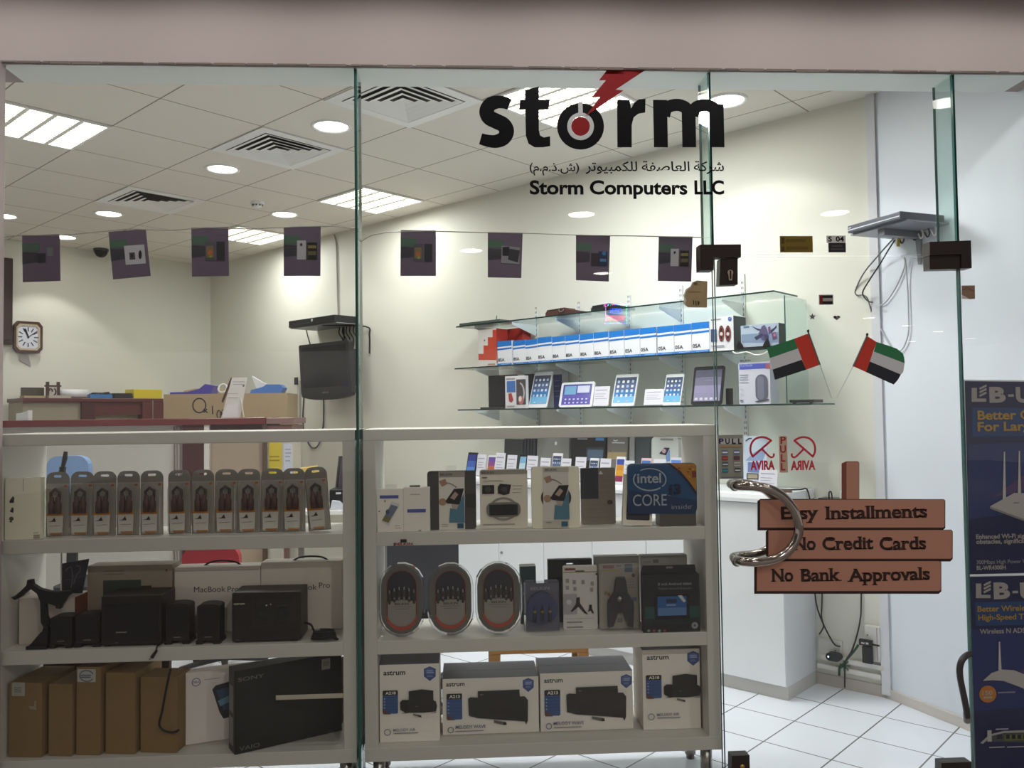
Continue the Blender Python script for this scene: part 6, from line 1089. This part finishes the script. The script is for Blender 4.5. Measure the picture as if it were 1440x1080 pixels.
I = Item('wooden_plaque', 'dark brown wooden plaque on the far wall at the left column', 'plaque', 'l', (-6, 362, 18, 484), 6.26, None); m = MB(); m.box(-I.W - .12, 0, 0, I.W, .068, I.h, mat('33221f', .45, noise=.1, scale=10), .004); m.build('board', I.root); m = MB(); m.box(-I.W, -.006, .04, I.W - .02, 0, I.h - .04, mat('3a2723', .45, noise=.1, scale=10), .003); m.build('raised_field', I.root)
# credenza behind the desk
MAR = mat('5c2d2b', .35, noise=.12, scale=6); MAR2 = mat('482322', .35, noise=.1, scale=6); BEI = mat('b5a48c', .5); BEI2 = mat('9a8f7c', .5)
def li(name, label, cat, box, d, z=None, group=None): return Item(name, label, cat, 'l', box, d, z, None, group)
I = li('credenza', 'maroon and beige credenza behind the reception desk', 'credenza', (31, 560, 229, 800), 5.85, .0); W = I.W; zt = on(120, 560, WD, 5.85).z; xq = lambda X: I.q(X, 560)[0]
m = MB(); m.box(-W, -.01, zt - .035, W, .42, zt, MAR, .004); m.build('top_board', I.root)
m = MB(); m.box(-W + .01, .03, .05, xq(115), .40, zt - .035, BEI2); m.build('side_cabinet', I.root)
m = MB(); m.box(xq(115), .0, 0, xq(134), .40, zt - .035, MAR2); m.build('maroon_post', I.root); m = MB(); m.box(xq(134), .02, zt - .16, xq(200), .40, zt - .035, MAR); m.build('apron', I.root)
m = MB(); m.box(xq(134), .10, 0, xq(200), .40, zt - .16, BEI); m.build('back_panel', I.root); m = MB(); m.box(xq(200), -.01, 0, W, .40, zt - .035, MAR); m.build('end_panel', I.root); m = MB(); m.box(xq(213), -.016, zt - .20, xq(213) + .012, -.01, zt - .02, STEEL); m.build('edge_strip', I.root)
m = MB(); m.box(-W + .01, .03, 0, xq(115), .40, .05, MAR2); m.build('plinth', I.root)
CRZ = zt + .0005
def lbox(name, label, cat, px, d, c, dep, z=CRZ, bev=0): 
    I = li(name, label, cat, px, d, z); m = MB(); m.box(-I.W, 0, 0, I.W, dep, I.h, c, bev); m.build('body', I.root); return I
I = lbox('dark_tile', 'dark patterned tile leaning at the left end of the credenza', 'tile', (30, 545, 62, 560), 6.05, mat('4a4636', .5, noise=.3, scale=30), .02)
I = li('photo_frame', 'small wooden frame with a calligraphy picture on the credenza', 'frame', (64, 538, 85, 560), 6.0, CRZ); W, H = I.W, I.h; DW = mat('4a2f28', .5); m = MB()
for x in (-W * .72, W * .72): m.box(x - .012, -.006, 0, x + .012, .014, H * 1.05, DW)
m.box(-W * 1.1, -.004, H * .74, W * 1.1, .012, H * .84, DW); m.box(-W, -.004, H * .02, W, .012, H * .1, DW); m.build('frame', I.root)
m = MB(); m.box(-W * .7, .0, H * .1, W * .7, .006, H * .74, mat('c9c0b5', .5)); m.build('picture', I.root); m = MB(); r0 = H * .2; m.tube(arc3 := [(-W * .3 + r0 * .5 * math.cos(a), -.001, H * .42 + r0 * math.sin(a)) for a in [k * .5 for k in range(7)]], .006, DARK, 5); m.tube([(W * .1 + r0 * .6 * math.cos(a), -.001, H * .42 + r0 * math.sin(a)) for a in [-1.5 + k * .5 for k in range(7)]], .006, DARK, 5); m.build('calligraphy', I.root)
lbox('paper_stack', 'tan papers under the dark tile', 'paper', (34, 556.5, 64, 560), 5.87, mat('b5a07f', .6), .12); lbox('paper_stack', 'pale papers in front of the small wooden frame', 'paper', (69, 556, 100, 560), 5.86, mat('b9b2a5', .6), .06)
p = on(104, 550, WD, 6.06); m = MB(); m.M = Matrix.Translation((p.x, p.y, CRZ + .045)) @ Matrix.Rotation(WA, 4, 'Z'); m.lathe([(0, -.12), (.044, -.12), (.045, .12), (0, .12)], mat('e0e0e2', .5), 14, 'x'); tag(m.build('paper_roll'), 'white paper roll lying on the credenza', 'paper roll')
p = on(140, 552, WD, 6.06); m = MB(); random.seed(3)
for k in range(9): m.tube(smooth_path([(p.x + random.uniform(-.10, .09), p.y + random.uniform(-.06, .06), CRZ + .008 + random.uniform(0, .05)) for _ in range(6)]), .008, CBK, 5)
tag(m.build('cable_heap'), 'heap of black cables on the credenza', 'cable')
lbox('blue_folder', 'blue folder lying in front of the cable heap', 'folder', (127, 554.5, 158, 558.5), 5.855, mat('3a78b5', .4), .07); lbox('black_folder', 'black folder on the credenza right of the cable heap', 'folder', (161, 553, 186, 558), 5.95, mat('232327', .4), .2)
lbox('yellow_tray', 'yellow tray with papers at the right end of the credenza', 'tray', (188, 547.5, 228, 554), 5.95, mat('d6c22c', .4), .2, CRZ, .003)
# carton with writing and the bags on it
I = Item('big_carton', 'large brown carton marked in pen behind the reception desk', 'carton', 'g', (230, 553.5, 404, 800), 3.75, .0); W, H = I.W, I.h; KR = mat('b59f7e', .7, noise=.04, scale=8); m = MB(); m.box(-W, 0, 0, W, .45, H, KR); m.build('carton', I.root)
m = MB(); a, b = I.q(234, 553)[0], I.q(297, 553)[0]; m.prism([(a, H), (b, H), (b, H + .05), (a + .1, H + .06), (a, H + .04)], .43, .436, KR); m.build('open_flap', I.root)
I.zoom(230, 530, 7.2); I.begin(); I.y = -.001; MK = mat('2c211b', .6); I.ring(362, 290, 72, 78, 13, MK); I.l([(405, 330), (445, 362)], 11, MK); I.l([(408, 360), (440, 325)], 11, MK); I.l([(495, 295), (498, 375)], 11, MK); I.ring(560, 380, 24, 45, 10, MK); I.l([(590, 340), (610, 330)], 9, MK); I.l([(588, 350), (592, 395)], 9, MK); I.end('pen_marks')
BZ = I.loc.z + H + .0015
p = onY(284, 549, 3.95); m = MB(); m.M = Matrix.Translation((p.x, p.y, BZ))
m.prism([(-.24, 0), (.10, 0), (.12, .07), (.05, .085), (.0, .045), (-.1, .02), (-.24, .018)], -.08, .1, mat('4a42a0', .45)); tag(m.build('violet_bag'), 'violet plastic bag lying on the big brown carton', 'bag')
p = onY(313, 547, 3.85); m = MB(); m.M = Matrix.Translation((p.x, p.y, BZ + .045)); m.tube([(.035 * math.cos(a), .02 * math.sin(a), .035 * math.sin(a)) for a in [k * PI / 9 for k in range(19)]], .009, mat('c9c9c6', .5), 6); tag(m.build('tape_ring'), 'pale tape ring on the big brown carton', 'tape')
p = onY(378, 550, 3.95); m = MB(); m.M = Matrix.Translation((p.x, p.y, BZ)); m.prism([(-.14, 0), (.12, 0), (.14, .045), (.11, .075), (.02, .075), (-.05, .05), (-.13, .03)], -.08, .08, mat('4a78c0', .4)); b = m.build('blue_bag'); tag(b, 'blue and white plastic bag at the right end of the big brown carton', 'bag')
m = MB(); m.M = Matrix.Translation((p.x, p.y, BZ)); m.prism([(-.13, .15), (-.04, .095), (.0, .08), (-.06, .04), (-.09, .04)], -.06, .0, mat('d9dce0', .45)); m.build('white_corner', b)
# reception desk
DY = 3.0
I = Item('reception_desk', 'tall reception desk with a maroon top and grey draped panel', 'desk', 'g', (-30, 585, 411, 900), DY, .0); W, H = I.W, I.h; H = 1.512; xq = lambda X, y=600: I.q(X, y)[0]
m = MB(); m.box(-W, -.05, H - .05, xq(375), .45, H, mat('6d2f30', .25, noise=.1, scale=5), .006); m.build('top_board', I.root); m = MB(); m.box(xq(375), -.03, H - .05, xq(414), .45, H - .005, mat('8a6a66', .3), .004); m.build('end_board', I.root)
m = MB(); m.box(-W, .02, .0, xq(255), .42, H - .05, mat('c5c0b8', .5)); m.build('front_panel', I.root)
m = MB(); xs = [xq(244) + k * (xq(259) - xq(244)) / 12 for k in range(13)]; pts = [(x, .0 + .014 * math.sin(k * 1.7)) for k, x in enumerate(xs)]; m.prismz(pts + [(xs[-1], .02), (xs[0], .02)], .02, H - .06, mat('b5b0a8', .55)); m.build('drape', I.root)
m = MB(); m.box(xq(259), -.03, 0, xq(289), .42, H - .05, MAR2); m.build('maroon_post', I.root); m = MB(); m.box(xq(289), -.035, 0, xq(296), .42, H - .05, mat('d9d4cc', .4)); m.build('white_edge', I.root)
m = MB(); m.box(xq(296), -.0, H - .14, xq(370), .42, H - .05, MAR2); m.build('apron', I.root); m = MB(); m.box(xq(296), .0, 0, xq(370), .42, H - .14, mat('a8957f', .5)); m.build('beige_panel', I.root)
m = MB(); m.box(xq(370), -.03, 0, xq(376), .42, H - .05, mat('5f4a3c', .45)); m.build('corner_post', I.root); m = MB(); m.box(xq(376), .0, 0, xq(408), .42, H - .12, mat('cdc7b8', .5)); m.box(xq(376), -.01, H - .12, xq(411), .42, H - .06, mat('7a5552', .35)); m.build('end_panel', I.root)
DT = H + .0005
def di(name, label, cat, px, d, z=None): return Item(name, label, cat, 'g', px, d, z)
I = di('yellow_notice', 'yellow notice on the end panel of the reception desk', 'notice', (378, 622, 396, 666), DY - .004); m = MB(); m.box(-I.W, 0, 0, I.W, .003, I.h, mat('d3bd3c', .5)); m.build('sheet', I.root); I.zoom(240, 520, 5.143); I.begin(); I.lines(715, 790, [628, 655], 10, '9a8a2c'); I.end('print')
I = di('white_notice', 'white notice beside the yellow notice on the desk end', 'notice', (399, 624, 411.5, 666), DY - .004); m = MB(); m.box(-I.W, 0, 0, I.W, .003, I.h, mat('cfd2e0', .5)); m.build('sheet', I.root); I.begin(); I.lines(401, 410, [632, 637, 642, 648], 1.4, '9a9cb0'); I.end('print')
I = di('desk_calendar', 'white tilted desk calendar on the reception desk', 'calendar', (311, 531, 345, 584), DY + .1, DT); W, H = I.W, I.h; m = MB(); m.prism([(-W, 0), (W * .55, 0), (W * 1.15, H), (-W * .1, H)], 0, .006, mat('d6d2cc', .5)); m.build('sheet', I.root)
m = MB(); m.prism([(-W * 1.0, H * .42), (-W * .92, H * .38), (-W * .05, H), (-W * .22, H)], .006, .03, mat('4a2f2c', .5)); m.build('wooden_back', I.root); m = MB(); m.prism([(-W * .95, 0), (W * .45, 0), (W * .45, H * .33), (-W * .5, H * .33)], -.004, -.0005, mat('e3e1e2', .5)); m.tube([(W * .6, .0, H * .5), (W * .9, -.01, .003)], .005, mat('d9d4c4', .5), 6); m.build('support', I.root)
I.zoom(230, 530, 7.2); I.begin(-.0005); I.c(810, 90, 10, 10, '5f5c5c', 10); I.lines(700, 830, [50, 75], 6, 'aaa6a2'); I.lines(650, 780, [170, 210], 6, 'b5b1ad'); I.c(683, 372, 12, 9, '8a8887', 10); I.end('print')
I = di('white_cup', 'small translucent white box on the desk near the left column', 'box', (22.5, 577, 39.5, 594), DY - .03, DT); m = MB(); m.prism([(-I.W, 0), (I.W, 0), (I.W, I.h), (I.W * .7, I.h * .9), (-I.W * .2, I.h * .75), (-I.W, I.h * .7)], 0, .06, mat('c9c9c7', .4)); m.build('body', I.root)
# chairs, monitor, stool in front of the desk
def seatchair(name, label, px, d, col, seat_z, low=None):
    I = di(name, label, 'chair', px, d, None); z0 = I.loc.z; W, H = I.W, I.h; T = I.root; T.location.z = 0; bm = mat(col, .55, noise=.08, scale=14); fr = mat('2a2a2c', .4)
    top = z0 + H; m = MB(); n = 8
    prof = rrect(-W, low or seat_z + .10, W, top, .07, 6); m.prism(prof, -.03, .03, bm, smooth=False); m.build('backrest', T)
    m = MB(); m.M = Matrix.Translation((0, .24, 0)); m.prismz(rrect(-W * .98, -.23, W * .98, .23, .07), seat_z - .04, seat_z + .04, fr if low else bm); m.build('seat', T)
    m = MB(); m.box(-.03, .03, seat_z - .06, .03, .06, (low or seat_z) + .12, fr); m.build('back_stem', T)
    m = MB(); m.lathe([(.028, seat_z - .04), (.028, .1), (.04, .08), (.04, .06), (0, .06)], fr, 12, 'z', (0, .24, 0)); m.build('pedestal', T)
    for k in range(5): a = k * 2 * PI / 5; m = MB(); m.tube([(0, .24, .08), (.26 * math.cos(a), .24 + .26 * math.sin(a), .055)], [.022, .014], fr, 8); m.lathe([(0, .0), (.02, .003), (.024, .024), (.02, .045), (0, .05)], fr, 10, 'z', (.26 * math.cos(a), .24 + .26 * math.sin(a), 0)); m.build('leg', T)
    return T
seatchair('office_chair', 'dark grey office chair behind the oval tool cases', (545, 745, 645, 830), .95, '4a4c55', .44)
seatchair('red_chair', 'red rounded chair glimpsed behind the laptop cartons', (258, 768, 338, 840), 1.6, 'a03038', .42)
seatchair('blue_chair', 'pale blue rounded chair back in front of the reception desk', (68, 641, 127, 740), 2.2, '7d9ac4', .40, 1.04)
I = di('black_stick', 'slim black stick with a thick grip rising behind the blister packs', 'stick', (83, 635, 94, 668), .45, None); m = MB(); W, H = I.W, I.h; T = I.root
T.location.z = 0; z0 = I.loc.z; m.lathe([(.004, .0), (.004, z0)], STEEL, 8, 'z', (-.004, 0, 0)); m.build('rod', T); m = MB(); m.tube([(-.004, 0, z0), (.0, 0, z0 + H * .35)], .014, BLACK, 10); m.tube([(0, 0, z0 + H * .35), (.008, 0, z0 + H * .7), (.012, 0, z0 + H)], [.008, .011, .008], BLACK, 10); m.build('grip', T); m = MB(); m.lathe([(0, 0), (.09, 0), (.09, .012), (.02, .02), (0, .02)], BLACK, 16); m.build('base', T)
TZ = .86
I = di('side_table', 'white table holding the monitor and papers beside the shelf wall', 'table', (425, 700, 512, 1000), 2.6, .0); W = I.W + .15; T = I.root; m = MB(); m.box(-W, -.05, TZ - .03, W, .55, TZ, WHITE_M, .004); m.build('tabletop', T)
for sx in (-1, 1):
    for y in (0, .5): m = MB(); m.box(sx * (W - .05) - .02, y - .02, 0, sx * (W - .05) + .02, y + .02, TZ - .03, STEEL); m.build('leg', T)
TY = 2.62
I = di('monitor', 'black monitor seen at an angle behind the last blister pack', 'monitor', (471, 641, 512, 690), TY + .36, None); z0 = I.loc.z; T = I.root; T.location.z = TZ + .0005; W, H = I.W, I.h; o = z0 - TZ; T.rotation_euler = (0, 0, .5)
m = MB(); m.prism([(-W, o), (W * 1.1, o), (W * 1.1, o + H), (-W * .72, o + H)], -.012, .02, mat('1f1e20', .3)); m.build('case', T); m = MB(); m.prism([(-W * .9, o + .02), (W * 1.0, o + .02), (W * 1.0, o + H - .02), (-W * .66, o + H - .02)], -.014, -.012, mat('4a434a', .2)); m.build('screen', T); m = MB(); m.box(-.03, .02, .0, .03, .05, o + H * .5, BLACK); m.box(-.10, -.06, 0, .10, .10, .012, BLACK); m.build('stand', T)
I = di('printer', 'black printer in front of the angled monitor', 'printer', (463, 688, 500, 708), TY + .02, TZ + .0005); m = MB(); m.box(-I.W, 0, 0, I.W + .04, .16, I.h, mat('1c1c1f', .35), .01); m.build('case', I.root); m = MB(); m.box(-I.W * .5, -.001, I.h * .75, -I.W * .1, .0, I.h * .85, P('c9cbd0')); m.lathe([(0, .002), (.006, 0)], mat('ff7a5a', .4, emit=1.2), 8, 'y', (I.W * .8, -.0005, I.h * .25)); m.build('panel', I.root)
I = di('white_papers', 'crumpled white papers under the printer at the right of the blister packs', 'paper', (464, 704, 482, 722), TY - .04, TZ + .0005); m = MB(); W = I.W; m.prism([(-W, 0), (W * 1.2, 0), (W * 1.3, .02), (W * .4, I.h * .9), (-W * .7, I.h)], 0, .05, mat('d0d4de', .5)); m.build('sheets', I.root)
I = di('yellow_folder', 'yellow file lying beyond the blister packs near the conduit', 'folder', (413, 657, 443, 667), 2.75, None); T = I.root; z0 = I.loc.z; T.location.z = TZ + .0005; o = z0 - TZ; m = MB(); m.box(-I.W, 0, 0, I.W, .25, o, mat('5f5f5c', .4)); m.build('file_stack', T); m = MB(); m.prism([(-I.W, o), (I.W, o), (I.W * .8, o + I.h), (-I.W * .9, o + I.h * .7)], 0, .2, mat('d9b968', .5)); m.build('cover', T)
# little wooden stool seen through the lower row
Ys = 1.15; zt = onY(755, 914, Ys).z; x0, x1 = onY(689, 930, Ys).x, onY(828, 930, Ys).x; T = thing('wooden_stool', 'low golden brown wooden stool seen between the speaker cartons', 'stool', ((x0 + x1) / 2, Ys, 0)); W = (x1 - x0) / 2; WD_ = mat('9a6a2f', .4, noise=.15, scale=12); r = .028
m = MB(); m.box(-W, -.0, zt - .02, W, .30, zt + .02, WD_, .004); m.build('seat', T)
for sx in (-1, 1):
    for y in (.0, .26): m = MB(); m.box(sx * W - (2 * r if sx > 0 else 0), y, 0, sx * W + (0 if sx > 0 else 2 * r), y + .035, zt - .02, WD_); m.build('leg', T)
    m = MB(); m.box(sx * W - (.045 if sx > 0 else -.015), .035, zt * .45, sx * W - (.015 if sx > 0 else -.045), .26, zt * .45 + .03, WD_); m.build('rail', T)
# neon sign across the mall walkway, seen mirrored in the glass
NZ = [onY(x, y, 7.0) for x, y in ((851, 427), (882, 456))]; xa, xb = NZ[0].x, NZ[1].x; zt, zb = NZ[0].z, NZ[1].z
T = thing('neon_sign', 'lit OPEN WELCOME board across the walkway, mirrored above the toner boxes', 'sign', ((xa + xb) / 2, -7.0, (zt + zb) / 2), PI); w, h = (xb - xa) / 2, (zt - zb) / 2
m = MB(); m.box(-w * 1.05, 0, -h * 1.05, w * 1.05, .04, h * 1.05, mat('0c0c10', .5)); m.build('board', T)
NB, NR, NG, NP = mat('3050ff', .5, emit=34), mat('ff2a3a', .5, emit=28), mat('20e0a0', .5, emit=22), mat('ff40d0', .5, emit=22)
m = MB(); m.glyphs(raw_text('OPEN', .0), -w * .55, w * .55, h * .05, h * .5, -.002, NB); m.build('blue_word', T); m = MB(); m.glyphs(raw_text('WELCOME', .01), -w * .8, w * .8, -h * .62, h * .48, -.002, NR); m.build('red_word', T)
m = MB()
for k in range(9): x = -w + k * w / 4; c = (NG, NB, NP)[k % 3]; m.box(x - .012, -.002, h * .85, x + .012, 0, h * .93, c); m.box(x - .012, -.002, -h * .93, x + .012, 0, -h * .85, c)
for k in range(4): z = -h * .7 + k * h * .45; m.box(-w * .98, -.002, z, -w * .93, 0, z + .05, NG); m.box(w * .93, -.002, z, w * .98, 0, z + .05, NP)
m.build('light_border', T)
m = MB(); m.tube([(-w * .6, .02, h), (-w * .6, .02, MZ - (zt + zb) / 2)], .006, STEEL, 6); m.tube([(w * .6, .02, h), (w * .6, .02, MZ - (zt + zb) / 2)], .006, STEEL, 6); m.build('hanging_rods', T)
